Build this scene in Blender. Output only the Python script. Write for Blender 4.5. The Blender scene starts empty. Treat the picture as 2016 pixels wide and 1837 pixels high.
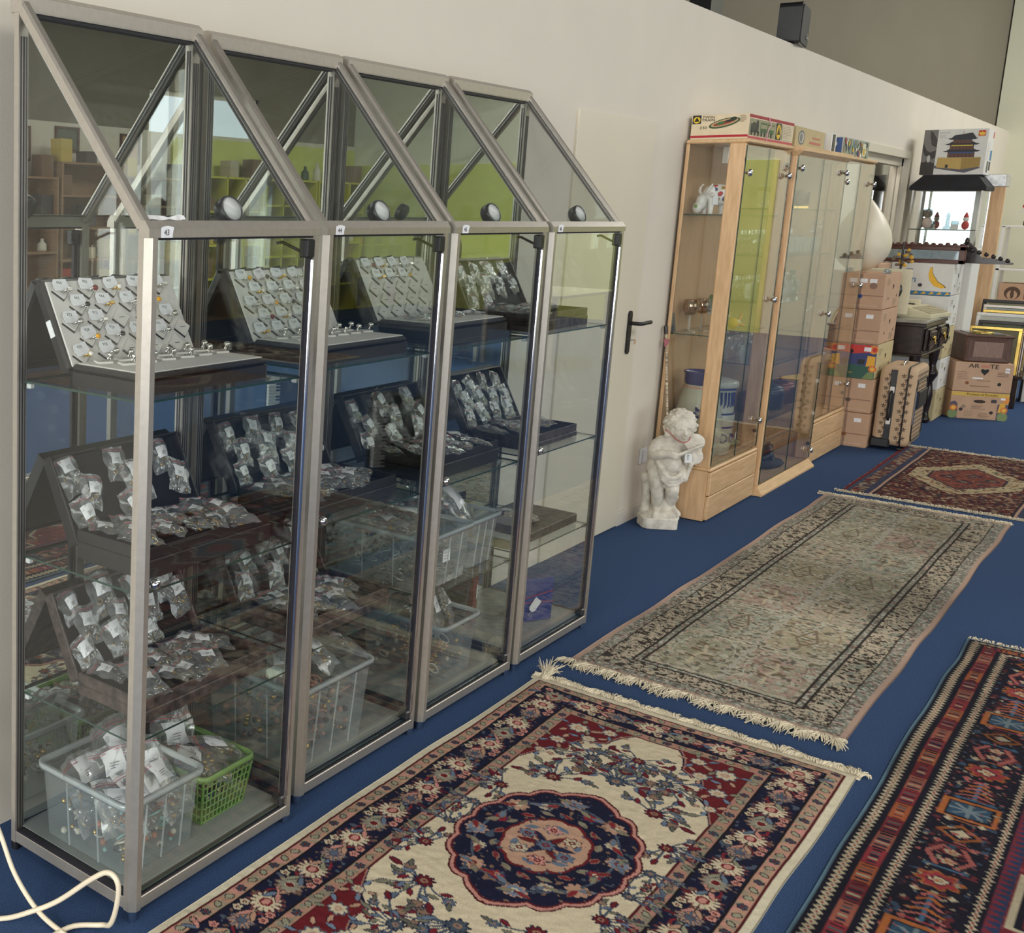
import bpy, math, random
import numpy as np
from mathutils import Vector, Matrix

SC = bpy.context.scene
COL = SC.collection
PI = math.pi
random.seed(7)

# ------------------------------------------------------------------ camera
YAW, PITCH, ROLL = 0.788921, -0.173766, 0.016862
FPX, CX, CY = 2190.04, 189.12, 786.77
EYE = 1.57
_f = Vector((math.cos(PITCH)*math.cos(YAW), math.cos(PITCH)*math.sin(YAW), math.sin(PITCH)))
_r = _f.cross(Vector((0, 0, 1))).normalized()
_u = _r.cross(_f)
_r2 = _r*math.cos(ROLL) + _u*math.sin(ROLL)
_u2 = -_r*math.sin(ROLL) + _u*math.cos(ROLL)
cd = bpy.data.cameras.new('camera')
cam = bpy.data.objects.new('camera', cd)
COL.objects.link(cam)
m3 = Matrix((_r2, _u2, -_f)).transposed()
cam.matrix_world = Matrix.Translation((0, 0, EYE)) @ m3.to_4x4()
cd.sensor_fit = 'HORIZONTAL'
cd.sensor_width = 36
cd.lens = FPX*36/2016
cd.shift_x = (1008-CX)/2016
cd.shift_y = (CY-918.5)/2016
cd.clip_start = 0.05
cd.clip_end = 200
SC.camera = cam

# ------------------------------------------------------------------ light
SC.view_settings.view_transform = 'Standard'
SC.view_settings.look = 'None'
SC.view_settings.gamma = 1
SC.view_settings.use_curve_mapping = False
SC.view_settings.exposure = -0.62
cy = SC.cycles
cy.use_denoising = True
cy.max_bounces = 7
cy.diffuse_bounces = 3
cy.glossy_bounces = 5
cy.transmission_bounces = 4
cy.transparent_max_bounces = 40
cy.use_adaptive_sampling = True
cy.adaptive_threshold = 0.03
cy.caustics_reflective = False
cy.caustics_refractive = False
cy.sample_clamp_indirect = 6

W = bpy.data.worlds.new('daylight_sky')
SC.world = W
W.use_nodes = True
_bg = W.node_tree.nodes['Background']
_bg.inputs[0].default_value = (0.86, 0.92, 1.0, 1)
_bg.inputs[1].default_value = 1.8


def area(name, loc, direction, sx, sy, power, col=(1, 1, 1)):
    d = bpy.data.lights.new(name, 'AREA')
    d.shape = 'RECTANGLE'
    d.size, d.size_y = sx, sy
    d.energy = power
    d.color = col
    o = bpy.data.objects.new(name, d)
    COL.objects.link(o)
    o.location = loc
    o.rotation_euler = Vector(direction).to_track_quat('-Z', 'Y').to_euler()
    o['kind'] = 'helper'
    return o


# daylight at the shop windows: the near wall (x = -4.6) and the street front (y = -7)
area('near_window_daylight', (-4.72, 0.25, 1.9), (1, 0, -0.04), 3.1, 3.2, 820, (1.0, 0.985, 0.955))
area('side_window_daylight', (-4.72, -4.65, 1.7), (1, 0.1, -0.04), 1.5, 2.7, 420, (1.0, 0.985, 0.96))
area('street_window_daylight', (2.8, -7.15, 1.9), (0, 1, -0.08), 11.2, 2.6, 200, (1.0, 0.985, 0.95))
area('far_overhead_fill_light', (14.4, -1.6, 5.08), (0, 0.1, -1), 4.0, 2.6, 330, (1.0, 0.99, 0.94))  # added fill under the closed ceiling, brightens the far end
area('back_office_fill_light', (10.9, 2.36, 2.40), (0, 0.05, -1), 1.2, 0.2, 16, (1.0, 0.96, 0.9))  # added fill that brightens the blind and board behind the inner window
area('overhead_fill_light', (7.5, -2.4, 5.08), (0, 0.22, -1), 14.0, 2.6, 580, (1.0, 0.975, 0.92))  # added overhead fill for floor and walls; the ceiling has no opening


# ------------------------------------------------------------------ materials
def lin(c):
    c = c/255.0
    return c/12.92 if c <= 0.04045 else ((c+0.055)/1.055)**2.4


def S(r, g, b):
    return (lin(r), lin(g), lin(b), 1)


MATS = {}


def _new(name):
    m = bpy.data.materials.new(name)
    m.use_nodes = True
    nt = m.node_tree
    nt.nodes.clear()
    out = nt.nodes.new('ShaderNodeOutputMaterial')
    MATS[name] = m
    return m, nt, out


def _noise(nt, scale, stretch=None, detail=3.0):
    tc = nt.nodes.new('ShaderNodeTexCoord')
    n = nt.nodes.new('ShaderNodeTexNoise')
    n.inputs['Scale'].default_value = scale
    n.inputs['Detail'].default_value = detail
    if stretch:
        mp = nt.nodes.new('ShaderNodeMapping')
        mp.inputs['Scale'].default_value = stretch
        nt.links.new(tc.outputs['Object'], mp.inputs[0])
        nt.links.new(mp.outputs[0], n.inputs['Vector'])
    else:
        nt.links.new(tc.outputs['Object'], n.inputs['Vector'])
    return n


def PM(name, col, rough=0.5, metal=0.0, var=0.08, scale=25, bump=0.0, bscale=300, stretch=None, spec=0.5, sheen=0.0, emit=None, alt=None):
    m, nt, out = _new(name)
    p = nt.nodes.new('ShaderNodeBsdfPrincipled')
    p.inputs['Roughness'].default_value = rough
    p.inputs['Metallic'].default_value = metal
    p.inputs['Specular IOR Level'].default_value = spec
    if sheen:
        p.inputs['Sheen Weight'].default_value = sheen
    n = _noise(nt, scale, stretch)
    rmp = nt.nodes.new('ShaderNodeValToRGB')
    rmp.color_ramp.elements[0].position = 0.3
    rmp.color_ramp.elements[1].position = 0.7
    a = [max(0, c*(1-var)) for c in col[:3]]
    b = [min(1, c*(1+var)) for c in (alt or col)[:3]]
    rmp.color_ramp.elements[0].color = (*a, 1)
    rmp.color_ramp.elements[1].color = (*b, 1)
    nt.links.new(n.outputs['Fac'], rmp.inputs[0])
    nt.links.new(rmp.outputs[0], p.inputs['Base Color'])
    if bump:
        n2 = _noise(nt, bscale, stretch)
        bm = nt.nodes.new('ShaderNodeBump')
        bm.inputs['Strength'].default_value = bump
        bm.inputs['Distance'].default_value = 0.002
        nt.links.new(n2.outputs['Fac'], bm.inputs['Height'])
        nt.links.new(bm.outputs[0], p.inputs['Normal'])
    if emit:
        p.inputs['Emission Color'].default_value = emit[0]
        p.inputs['Emission Strength'].default_value = emit[1]
    nt.links.new(p.outputs[0], out.inputs[0])
    return m


def THIN(name, tint=(0.93, 0.97, 0.955), r0=0.045, rough=0.0, haze=0.0, hazecol=(0.8, 0.85, 0.85), hazevar=0.0, hscale=20, gcol=(1, 1, 1)):
    """clear sheet: Fresnel mix of transparent and glossy, with an optional milky share"""
    m, nt, out = _new(name)
    g = nt.nodes.new('ShaderNodeNewGeometry')
    dt = nt.nodes.new('ShaderNodeVectorMath')
    dt.operation = 'DOT_PRODUCT'
    nt.links.new(g.outputs['Normal'], dt.inputs[0])
    nt.links.new(g.outputs['Incoming'], dt.inputs[1])

    def mth(op, a, b=None):
        x = nt.nodes.new('ShaderNodeMath')
        x.operation = op
        for i, v in enumerate((a, b)):
            if v is None:
                continue
            if isinstance(v, (int, float)):
                x.inputs[i].default_value = v
            else:
                nt.links.new(v, x.inputs[i])
        return x.outputs[0]
    c = mth('ABSOLUTE', dt.outputs['Value'])
    fr = mth('ADD', mth('MULTIPLY', mth('POWER', mth('SUBTRACT', 1.0, c), 5.0), 0.9), r0)
    fr = mth('MINIMUM', fr, 1.0)
    tr = nt.nodes.new('ShaderNodeBsdfTransparent')
    tr.inputs[0].default_value = (*tint, 1)
    base = tr.outputs[0]
    if haze:
        df = nt.nodes.new('ShaderNodeBsdfDiffuse')
        df.inputs[0].default_value = (*hazecol, 1)
        tl = nt.nodes.new('ShaderNodeBsdfTranslucent')
        tl.inputs[0].default_value = (*hazecol, 1)
        ad = nt.nodes.new('ShaderNodeMixShader')
        ad.inputs[0].default_value = 0.45
        nt.links.new(df.outputs[0], ad.inputs[1])
        nt.links.new(tl.outputs[0], ad.inputs[2])
        mx = nt.nodes.new('ShaderNodeMixShader')
        if hazevar:
            n = _noise(nt, hscale)
            h = mth('ADD', mth('MULTIPLY', mth('SUBTRACT', n.outputs['Fac'], 0.5), hazevar), haze)
            h = mth('MAXIMUM', h, 0.0)
            nt.links.new(h, mx.inputs[0])
        else:
            mx.inputs[0].default_value = haze
        nt.links.new(base, mx.inputs[1])
        nt.links.new(ad.outputs[0], mx.inputs[2])
        base = mx.outputs[0]
    gl = nt.nodes.new('ShaderNodeBsdfGlossy')
    gl.inputs['Roughness'].default_value = rough
    gl.inputs[0].default_value = (*gcol, 1)
    mx = nt.nodes.new('ShaderNodeMixShader')
    nt.links.new(fr, mx.inputs[0])
    nt.links.new(base, mx.inputs[1])
    nt.links.new(gl.outputs[0], mx.inputs[2])
    nt.links.new(mx.outputs[0], out.inputs[0])
    return m


def MIRROR(name, col=(0.80, 0.83, 0.80)):
    m, nt, out = _new(name)
    gl = nt.nodes.new('ShaderNodeBsdfGlossy')
    gl.inputs['Roughness'].default_value = 0.0
    gl.inputs[0].default_value = (*col, 1)
    nt.links.new(gl.outputs[0], out.inputs[0])
    return m


def VCOL(name, rough=0.95, grain=0.25, gscale=420, bump=0.4):
    """woven pile: colours come from the weave attribute, grain and relief from noise"""
    m, nt, out = _new(name)
    p = nt.nodes.new('ShaderNodeBsdfPrincipled')
    p.inputs['Roughness'].default_value = rough
    p.inputs['Specular IOR Level'].default_value = 0.15
    at = nt.nodes.new('ShaderNodeAttribute')
    at.attribute_name = 'weave'
    n = _noise(nt, gscale)
    mr = nt.nodes.new('ShaderNodeMapRange')
    mr.inputs['From Min'].default_value = 0.3
    mr.inputs['From Max'].default_value = 0.7
    mr.inputs['To Min'].default_value = 1-grain
    mr.inputs['To Max'].default_value = 1+grain
    nt.links.new(n.outputs['Fac'], mr.inputs[0])
    mx = nt.nodes.new('ShaderNodeVectorMath')
    mx.operation = 'SCALE'
    nt.links.new(at.outputs['Color'], mx.inputs[0])
    nt.links.new(mr.outputs[0], mx.inputs['Scale'])
    nt.links.new(mx.outputs[0], p.inputs['Base Color'])
    bm = nt.nodes.new('ShaderNodeBump')
    bm.inputs['Strength'].default_value = bump
    bm.inputs['Distance'].default_value = 0.003
    nt.links.new(n.outputs['Fac'], bm.inputs['Height'])
    nt.links.new(bm.outputs[0], p.inputs['Normal'])
    nt.links.new(p.outputs[0], out.inputs[0])
    return m


M = {}
M['wall'] = PM('white_wall_paint', S(224, 216, 202), 0.9, var=0.02, scale=3, bump=0.15, bscale=260)
M['wall_end'] = PM('cream_wall_paint', S(222, 220, 196), 0.9, var=0.02, scale=3, bump=0.1)
M['grey_wall'] = PM('grey_upper_wall_paint', S(134, 127, 112), 0.9, var=0.03, scale=2, bump=0.15)
M['ceil'] = PM('grey_ceiling_paint', S(140, 138, 132), 0.9, var=0.03, scale=2)
M['lime'] = PM('lime_green_paint', S(214, 218, 112), 0.7, var=0.05, scale=3)
M['carpet'] = PM('blue_carpet', S(60, 82, 119), 0.95, var=0.42, scale=330, bump=0.9, bscale=500, spec=0.1)
M['door'] = PM('door_enamel', S(224, 216, 196), 0.45, var=0.015, scale=3)
M['base'] = PM('baseboard_enamel', S(222, 215, 204), 0.5, var=0.02)
M['alu'] = PM('brushed_aluminium', S(188, 181, 171), 0.34, 0.70, 0.05, 60, bump=0.08, bscale=500)
M['alu_groove'] = PM('dark_profile_groove', S(80, 78, 80), 0.45, 0.6, 0.05)
M['chrome'] = PM('chrome', S(225, 226, 230), 0.12, 1.0, 0.02)
M['blackpl'] = PM('black_plastic', S(24, 24, 27), 0.4, var=0.1)
M['seal'] = PM('black_rubber_seal', S(28, 26, 36), 0.6, var=0.1)
M['glass'] = THIN('clear_glass', (0.975, 0.988, 0.982), 0.04)
M['glass_edge'] = PM('green_glass_edge', S(40, 66, 58), 0.2, var=0.12, scale=40)
M['mirror'] = MIRROR('mirror_silver')
M['panel'] = PM('grey_base_panel', S(150, 154, 150), 0.4, var=0.05)
M['lens'] = PM('frosted_lamp_lens', S(205, 208, 206), 0.5, var=0.03)
M['lampb'] = PM('gunmetal_lamp_body', S(74, 74, 76), 0.35, 0.6, 0.05)
M['paper'] = PM('white_paper', S(236, 236, 238), 0.8, var=0.02)
M['ink'] = PM('black_ink', S(30, 28, 30), 0.8, var=0.05)
M['inkfaint'] = PM('grey_print', S(120, 118, 118), 0.8, var=0.05)
M['redink'] = PM('red_print', S(196, 40, 48), 0.7, var=0.05)
M['redzip'] = PM('red_zip_line', S(196, 92, 96), 0.5, var=0.05)
M['caseblk'] = PM('black_leatherette', S(34, 31, 31), 0.42, var=0.25, scale=60, bump=0.3, bscale=250)
M['casebrn'] = PM('marbled_brown_paper', S(48, 38, 36), 0.45, var=0.45, scale=45, alt=S(78, 66, 62))
M['velvet'] = PM('ivory_velvet_pad', S(214, 210, 204), 0.9, var=0.03, scale=50)
M['velvetblk'] = PM('black_velvet', S(30, 30, 34), 0.95, var=0.2)
M['silver'] = PM('silver', S(214, 212, 206), 0.2, 1.0, 0.06)
M['gold'] = PM('gold', S(214, 174, 92), 0.22, 1.0, 0.06)
M['bag'] = THIN('clear_zip_bag_film', (0.965, 0.97, 0.975), 0.09, 0.12, haze=0.17, hazecol=(0.9, 0.92, 0.94), hazevar=0.42, hscale=80)
M['bin'] = THIN('milky_bin_plastic', (0.93, 0.955, 0.96), 0.05, 0.15, haze=0.22, hazecol=(0.84, 0.90, 0.92))
M['binrim'] = THIN('milky_bin_rim', (0.88, 0.92, 0.93), 0.05, 0.15, haze=0.62, hazecol=(0.84, 0.89, 0.9))
M['green'] = THIN('lime_basket_plastic', (0.55, 0.8, 0.35), 0.05, 0.2, haze=0.8, hazecol=(0.42, 0.66, 0.22))
M['beech'] = PM('beech_veneer', S(216, 175, 130), 0.42, var=0.09, scale=9, stretch=(6, 6, 0.7), alt=S(224, 186, 144))
M['beechx'] = PM('beech_veneer_lengthwise', S(214, 176, 130), 0.42, var=0.08, scale=9, stretch=(0.7, 6, 6), alt=S(222, 185, 142))
M['line'] = PM('dark_joint', S(70, 50, 32), 0.8, var=0.05)
M['beechshade'] = PM('beech_back_shaded', S(186, 150, 112), 0.6, var=0.06, scale=9, stretch=(6, 6, 0.7))  # darker beech: shade inside the cabinets is put into the colour
M['stone'] = PM('weathered_cast_stone', S(208, 200, 186), 0.95, var=0.13, scale=22, bump=0.7, bscale=160, alt=S(228, 222, 210))
M['egg'] = PM('ivory_fibreglass', S(222, 214, 192), 0.35, var=0.04, scale=8)
M['kraft'] = PM('kraft_cardboard', S(196, 160, 132), 0.85, var=0.05, scale=12)
M['kraft2'] = PM('yellowish_cardboard', S(196, 180, 138), 0.85, var=0.06, scale=12)
M['hole'] = PM('dark_hand_hole', S(26, 22, 20), 0.9, var=0.1)
M['tape'] = PM('brown_carton_seam', S(120, 96, 80), 0.7, var=0.1)


# ------------------------------------------------------------------ mesh tools
class MB:
    def __init__(s):
        s.v, s.f, s.m, s.s = [], [], [], []

    def add(s, vs, fs, mi=0, sm=False, T=None):
        b = len(s.v)
        if T is not None:
            vs = [T @ Vector(v) for v in vs]
        s.v.extend(tuple(v) for v in vs)
        for f in fs:
            s.f.append([i+b for i in f])
            s.m.append(mi)
            s.s.append(sm)
        return s

    def box(s, x0, x1, y0, y1, z0, z1, mi=0, T=None):
        vs = [(x, y, z) for z in (z0, z1) for y in (y0, y1) for x in (x0, x1)]
        return s.add(vs, [(0, 2, 3, 1), (4, 5, 7, 6), (0, 1, 5, 4), (1, 3, 7, 5), (3, 2, 6, 7), (2, 0, 4, 6)], mi, False, T)

    def slab(s, x0, x1, y0, y1, z0, z1, mi=0, ei=1, T=None):
        """box whose thin edges take another material; thin axis is the shortest side"""
        b = len(s.f)
        s.box(x0, x1, y0, y1, z0, z1, mi, T)
        d = (x1-x0, y1-y0, z1-z0)
        k = d.index(min(d))
        ax = [2, 2, 1, 0, 1, 0]
        for i in range(6):
            if ax[i] != k:
                s.m[b+i] = ei
        return s

    def prism(s, poly, z0, z1, mi=0, T=None, sm=False, cap=None):
        n = len(poly)
        vs = [(p[0], p[1], z0) for p in poly]+[(p[0], p[1], z1) for p in poly]
        s.add(vs, [(i, (i+1) % n, n+(i+1) % n, n+i) for i in range(n)], mi, sm, T)
        s.add(vs, [tuple(range(n-1, -1, -1)), tuple(range(n, 2*n))], mi if cap is None else cap, False, T)
        return s

    def rbox(s, x0, x1, y0, y1, z0, z1, r=0.01, mi=0, T=None, k=3):
        """box with rounded vertical edges"""
        p = []
        for cx_, cy_, a in ((x1-r, y1-r, 0), (x0+r, y1-r, 90), (x0+r, y0+r, 180), (x1-r, y0+r, 270)):
            for i in range(k+1):
                t = math.radians(a+90*i/k)
                p.append((cx_+r*math.cos(t), cy_+r*math.sin(t)))
        return s.prism(p, z0, z1, mi, T)

    def cbox(s, x0, x1, y0, y1, z0, z1, c=0.004, mi=0, T=None):
        """box with all edges chamfered"""
        vs, ix = [], {}
        X, Y, Z = (x0, x1), (y0, y1), (z0, z1)
        for i in (0, 1):
            for j in (0, 1):
                for k in (0, 1):
                    sx, sy, sz = (1, -1)[i], (1, -1)[j], (1, -1)[k]
                    for a in range(3):
                        ix[(i, j, k, a)] = len(vs)
                        vs.append((X[i]+(0 if a == 0 else c*sx), Y[j]+(0 if a == 1 else c*sy), Z[k]+(0 if a == 2 else c*sz)))
        fs = []
        for a in range(3):
            b, c2 = (a+1) % 3, (a+2) % 3
            for e in (0, 1):
                q = []
                for (p, r_) in ((0, 0), (1, 0), (1, 1), (0, 1)):
                    t = [0, 0, 0]
                    t[a], t[b], t[c2] = e, p, r_
                    q.append(ix[(*t, a)])
                fs.append(q if e else q[::-1])
            for p in (0, 1):
                for r_ in (0, 1):
                    t0, t1 = [0]*3, [0]*3
                    t0[a], t1[a] = 0, 1
                    t0[b] = t1[b] = p
                    t0[c2] = t1[c2] = r_
                    fs.append([ix[(*t0, b)], ix[(*t1, b)], ix[(*t1, c2)], ix[(*t0, c2)]])
        for i in (0, 1):
            for j in (0, 1):
                for k in (0, 1):
                    fs.append([ix[(i, j, k, a)] for a in range(3)])
        return s.add(vs, fs, mi, False, T)

    def cyl(s, p0, p1, r0, r1=None, n=12, mi=0, sm=True, caps=True, T=None):
        r1 = r0 if r1 is None else r1
        p0, p1 = Vector(p0), Vector(p1)
        d = (p1-p0).normalized()
        a = d.orthogonal().normalized()
        b = d.cross(a)
        vs = []
        for p, r in ((p0, r0), (p1, r1)):
            for i in range(n):
                t = 2*PI*i/n
                vs.append(p+a*(r*math.cos(t))+b*(r*math.sin(t)))
        s.add(vs, [(i, (i+1) % n, n+(i+1) % n, n+i) for i in range(n)], mi, sm, T)
        if caps:
            s.add(vs, [tuple(range(n-1, -1, -1)), tuple(range(n, 2*n))], mi, False, T)
        return s

    def lathe(s, prof, n=16, mi=0, T=None, sm=True, closed=False):
        vs, fs = [], []
        for r, z in prof:
            for i in range(n):
                t = 2*PI*i/n
                vs.append((r*math.cos(t), r*math.sin(t), z))
        m = len(prof)
        for j in range(m-1):
            for i in range(n):
                a = j*n+i
                b = j*n+(i+1) % n
                fs.append((a, b, b+n, a+n))
        s.add(vs, fs, mi, sm, T)
        return s

    def tube(s, pts, r, n=8, mi=0, T=None, caps=True):
        pts = [Vector(p) for p in pts]
        m = len(pts)
        rr = r if isinstance(r, (list, tuple)) else [r]*m
        vs = []
        a = None
        for i, p in enumerate(pts):
            d = (pts[min(i+1, m-1)]-pts[max(i-1, 0)])
            if d.length < 1e-9:
                d = Vector((0, 0, 1))
            d.normalize()
            a = d.orthogonal() if a is None else a-d*a.dot(d)
            a = a.normalized() if a.length > 1e-6 else d.orthogonal().normalized()
            b = d.cross(a)
            for k in range(n):
                t = 2*PI*k/n
                vs.append(p+(a*math.cos(t)+b*math.sin(t))*rr[i])
        fs = [(i*n+k, i*n+(k+1) % n, (i+1)*n+(k+1) % n, (i+1)*n+k) for i in range(m-1) for k in range(n)]
        s.add(vs, fs, mi, True, T)
        if caps:
            s.add(vs, [tuple(range(n-1, -1, -1)), tuple(range((m-1)*n, m*n))], mi, False, T)
        return s

    def ell(s, c, r, nu=12, nv=8, mi=0, T=None, fn=None):
        vs, fs = [], []
        c = Vector(c)
        if isinstance(r, (int, float)):
            r = (r, r, r)
        vs.append((0, 0, -1))
        for j in range(1, nv):
            ph = -PI/2+PI*j/nv
            for i in range(nu):
                th = 2*PI*i/nu
                vs.append((math.cos(ph)*math.cos(th), math.cos(ph)*math.sin(th), math.sin(ph)))
        vs.append((0, 0, 1))
        if fn:
            vs = [fn(v) for v in vs]
        vs = [c+Vector((v[0]*r[0], v[1]*r[1], v[2]*r[2])) for v in vs]
        for i in range(nu):
            fs.append((0, 1+(i+1) % nu, 1+i))
            fs.append((len(vs)-1, 1+(nv-2)*nu+i, 1+(nv-2)*nu+(i+1) % nu))
        for j in range(nv-2):
            for i in range(nu):
                a, b = 1+j*nu+i, 1+j*nu+(i+1) % nu
                fs.append((a, b, b+nu, a+nu))
        return s.add(vs, fs, mi, True, T)

    def torus(s, R, r, n=16, k=6, mi=0, T=None):
        vs = [((R+r*math.cos(2*PI*b/k))*math.cos(2*PI*a/n), (R+r*math.cos(2*PI*b/k))*math.sin(2*PI*a/n), r*math.sin(2*PI*b/k)) for a in range(n) for b in range(k)]
        fs = [(a*k+b, ((a+1) % n)*k+b, ((a+1) % n)*k+(b+1) % k, a*k+(b+1) % k) for a in range(n) for b in range(k)]
        return s.add(vs, fs, mi, True, T)

    def sheet(s, P, nu, nv, mi=0, T=None, sm=True):
        """grid sheet from a function P(u, v)"""
        vs = [P(i/(nu-1), j/(nv-1)) for j in range(nv) for i in range(nu)]
        fs = [(j*nu+i, j*nu+i+1, (j+1)*nu+i+1, (j+1)*nu+i) for j in range(nv-1) for i in range(nu-1)]
        return s.add(vs, fs, mi, sm, T)

    def mesh(s, name, mats):
        me = bpy.data.meshes.new(name)
        me.from_pydata(s.v, [], s.f)
        for m in mats:
            me.materials.append(m)
        me.polygons.foreach_set('material_index', s.m)
        me.polygons.foreach_set('use_smooth', s.s)
        me.update()
        return me

    def build(s, name, mats, parent=None, loc=None, rot=None):
        if not isinstance(mats, (list, tuple)):
            mats = [mats]
        mats = [M[m] if isinstance(m, str) else m for m in mats]
        return obj(name, s.mesh(name, mats), parent, loc, rot)


def obj(name, me, parent=None, loc=None, rot=None):
    o = bpy.data.objects.new(name, me)
    COL.objects.link(o)
    if parent is not None:
        o.parent = parent
    if loc is not None:
        o.location = loc
    if rot is not None:
        o.rotation_euler = rot
    return o


def tag(o, label, cat, group=None):
    o['label'] = label
    o['category'] = cat
    if group:
        o['group'] = group
    return o


def thing(name, label, cat, loc=(0, 0, 0), rot=(0, 0, 0), group=None):
    o = bpy.data.objects.new(name, None)
    o.empty_display_size = 0.05
    COL.objects.link(o)
    o.location = loc
    o.rotation_euler = rot
    return tag(o, label, cat, group)


def struct(name, mb, mats, parent=None, **k):
    o = mb.build(name, mats, parent, **k)
    if parent is None:
        o['kind'] = 'structure'
    return o


def copy_tree(o, parent=None):
    c = o.copy()
    COL.objects.link(c)
    c.parent = parent
    for ch in o.children:
        copy_tree(ch, c)
    return c


def txt(s, size, mat, align='LEFT'):
    """lettering as a flat mesh in the XY plane"""
    cu = bpy.data.curves.new('lettering', 'FONT')
    cu.body = s
    cu.size = size
    cu.resolution_u = 2
    cu.align_x = align
    o = bpy.data.objects.new('lettering_curve', cu)
    COL.objects.link(o)
    me = bpy.data.meshes.new_from_object(o.evaluated_get(bpy.context.evaluated_depsgraph_get()))
    bpy.data.objects.remove(o)
    bpy.data.curves.remove(cu)
    me.materials.clear()
    me.materials.append(M[mat] if isinstance(mat, str) else mat)
    return me


def RZ(a):
    return Matrix.Rotation(a, 4, 'Z')


def RX(a):
    return Matrix.Rotation(a, 4, 'X')


def RY(a):
    return Matrix.Rotation(a, 4, 'Y')


def TR(x, y, z):
    return Matrix.Translation((x, y, z))


# faces of an upright box as drawing planes: local x to the right, local y up, z out of the face
FACE_NX = RZ(-PI/2) @ RX(PI/2)      # face looking to -x: right is -y
FACE_NY = RX(PI/2)                  # face looking to -y: right is +x


def face_nx(x, y, z):
    return TR(x, y, z) @ FACE_NX


def face_ny(x, y, z):
    return TR(x, y, z) @ FACE_NY


def put(o, T):
    o.matrix_local = T
    return o

# ------------------------------------------------------------------ the room
X0, X1, Y0, YW, CEIL = -4.6, 17.0, -7.0, 2.02, 5.2


def holed(a0, a1, z0, z1, holes, emit):
    """cut rectangle a x z into pieces around holes and emit(a0, a1, z0, z1)"""
    As = sorted({a0, a1, *[h[0] for h in holes], *[h[1] for h in holes]})
    for i in range(len(As)-1):
        p, q = As[i], As[i+1]
        zs = [z0]
        for h in sorted([h for h in holes if h[0] <= p and h[1] >= q], key=lambda h: h[2]):
            emit(p, q, zs[-1], h[2])
            zs.append(h[3])
        emit(p, q, zs[-1], z1)


fl = MB()
fl.box(X0-0.3, X1+0.3, Y0-0.3, 6.1, -0.1, 0)
struct('floor', fl, 'carpet')

WIN1 = (10.0, 11.62, 0.95, 2.06)
w = MB()
holed(X0, X1+0.1, 0, 2.59, [WIN1], lambda a, b, c, d: w.box(a, b, YW, YW+0.12, c, d) if d > c else None)
struct('wall_left', w, 'wall')
w = MB()
w.prism([(X0, YW+0.12), (X1+0.1, YW+0.12), (X0, 5.9)], 2.45, 2.55)
struct('trim_1', w, 'grey_wall')
w = MB()
w.prism([(X0-0.1, 5.8), (X1+0.12, YW+0.121), (X1+0.3, YW+0.125), (X0-0.1, 6.05)], 0, CEIL)
struct('wall_back', w, 'grey_wall')
w = MB()
w.box(X1, X1+0.15, Y0, YW+0.125, 0, CEIL)
struct('wall_far', w, 'wall_end')
w = MB()
w.box(X1-0.03, X1-0.001, Y0+0.001, -0.9, 0.001, 2.3)
w.box(12.6, X1-0.03, Y0+0.001, Y0+0.04, 0.001, 2.55)
struct('wall_lime_cladding', w, 'lime')
c = MB()
c.box(X0-0.3, X1+0.4, Y0-0.2, 6.1, CEIL, CEIL+0.1)
struct('ceiling', c, 'ceil')
# street side with its windows
RWIN = [(-3.0, 8.6, 0.55, 3.3), (12.1, 14.3, 2.55, 3.2)]
w = MB()
holed(X0-0.2, X1+0.2, 0, 2.62, [(p, q, r, min(t, 2.62)) for p, q, r, t in RWIN if r < 2.62], lambda a, b, c, d: w.box(a, b, Y0-0.2, Y0, c, d) if d > c else None)
struct('wall_right', w, 'wall')
w = MB()
holed(X0-0.2, X1+0.2, 2.62, CEIL, [(p, q, max(r, 2.62), t) for p, q, r, t in RWIN], lambda a, b, c, d: w.box(a, b, Y0-0.2, Y0, c, d) if d > c else None)
struct('wall_right_upper', w, 'grey_wall')
NWIN = [(-1.3, 1.8, 0.3, 3.5), (-5.4, -3.9, 0.35, 3.05)]
w = MB()
holed(Y0, 6.1, 0, CEIL, NWIN, lambda a, b, c, d: w.box(X0-0.2, X0, a, b, c, d) if d > c else None)
struct('wall_near', w, 'wall')
for i, (a, b, c0, d0) in enumerate(RWIN):
    o = MB()
    n = max(2, int(round((b-a)/1.4)))
    for k in range(n+1):
        x = a+(b-a)*k/n
        o.box(x-0.035, x+0.035, Y0-0.13, Y0-0.05, c0, d0)
    o.box(a, b, Y0-0.13, Y0-0.05, c0, c0+0.06)
    o.box(a, b, Y0-0.13, Y0-0.05, d0-0.06, d0)
    fr = struct('window_%d' % (i+2), o, 'door')
    MB().slab(a, b, Y0-0.1, Y0-0.094, c0, d0).build('pane', ['glass', 'glass_edge'], fr)
for i, (a, b, c0, d0) in enumerate(NWIN):
    o = MB()
    for k in range(5):
        y = a+(b-a)*k/4
        o.box(X0-0.13, X0-0.05, y-0.04, y+0.04, c0, d0)
    o.box(X0-0.13, X0-0.05, a, b, c0, c0+0.07)
    o.box(X0-0.13, X0-0.05, a, b, d0-0.07, d0)
    fr = struct('window_%d' % (4+i), o, 'door')
    MB().slab(X0-0.1, X0-0.094, a, b, c0, d0).build('pane', ['glass', 'glass_edge'], fr)

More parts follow.
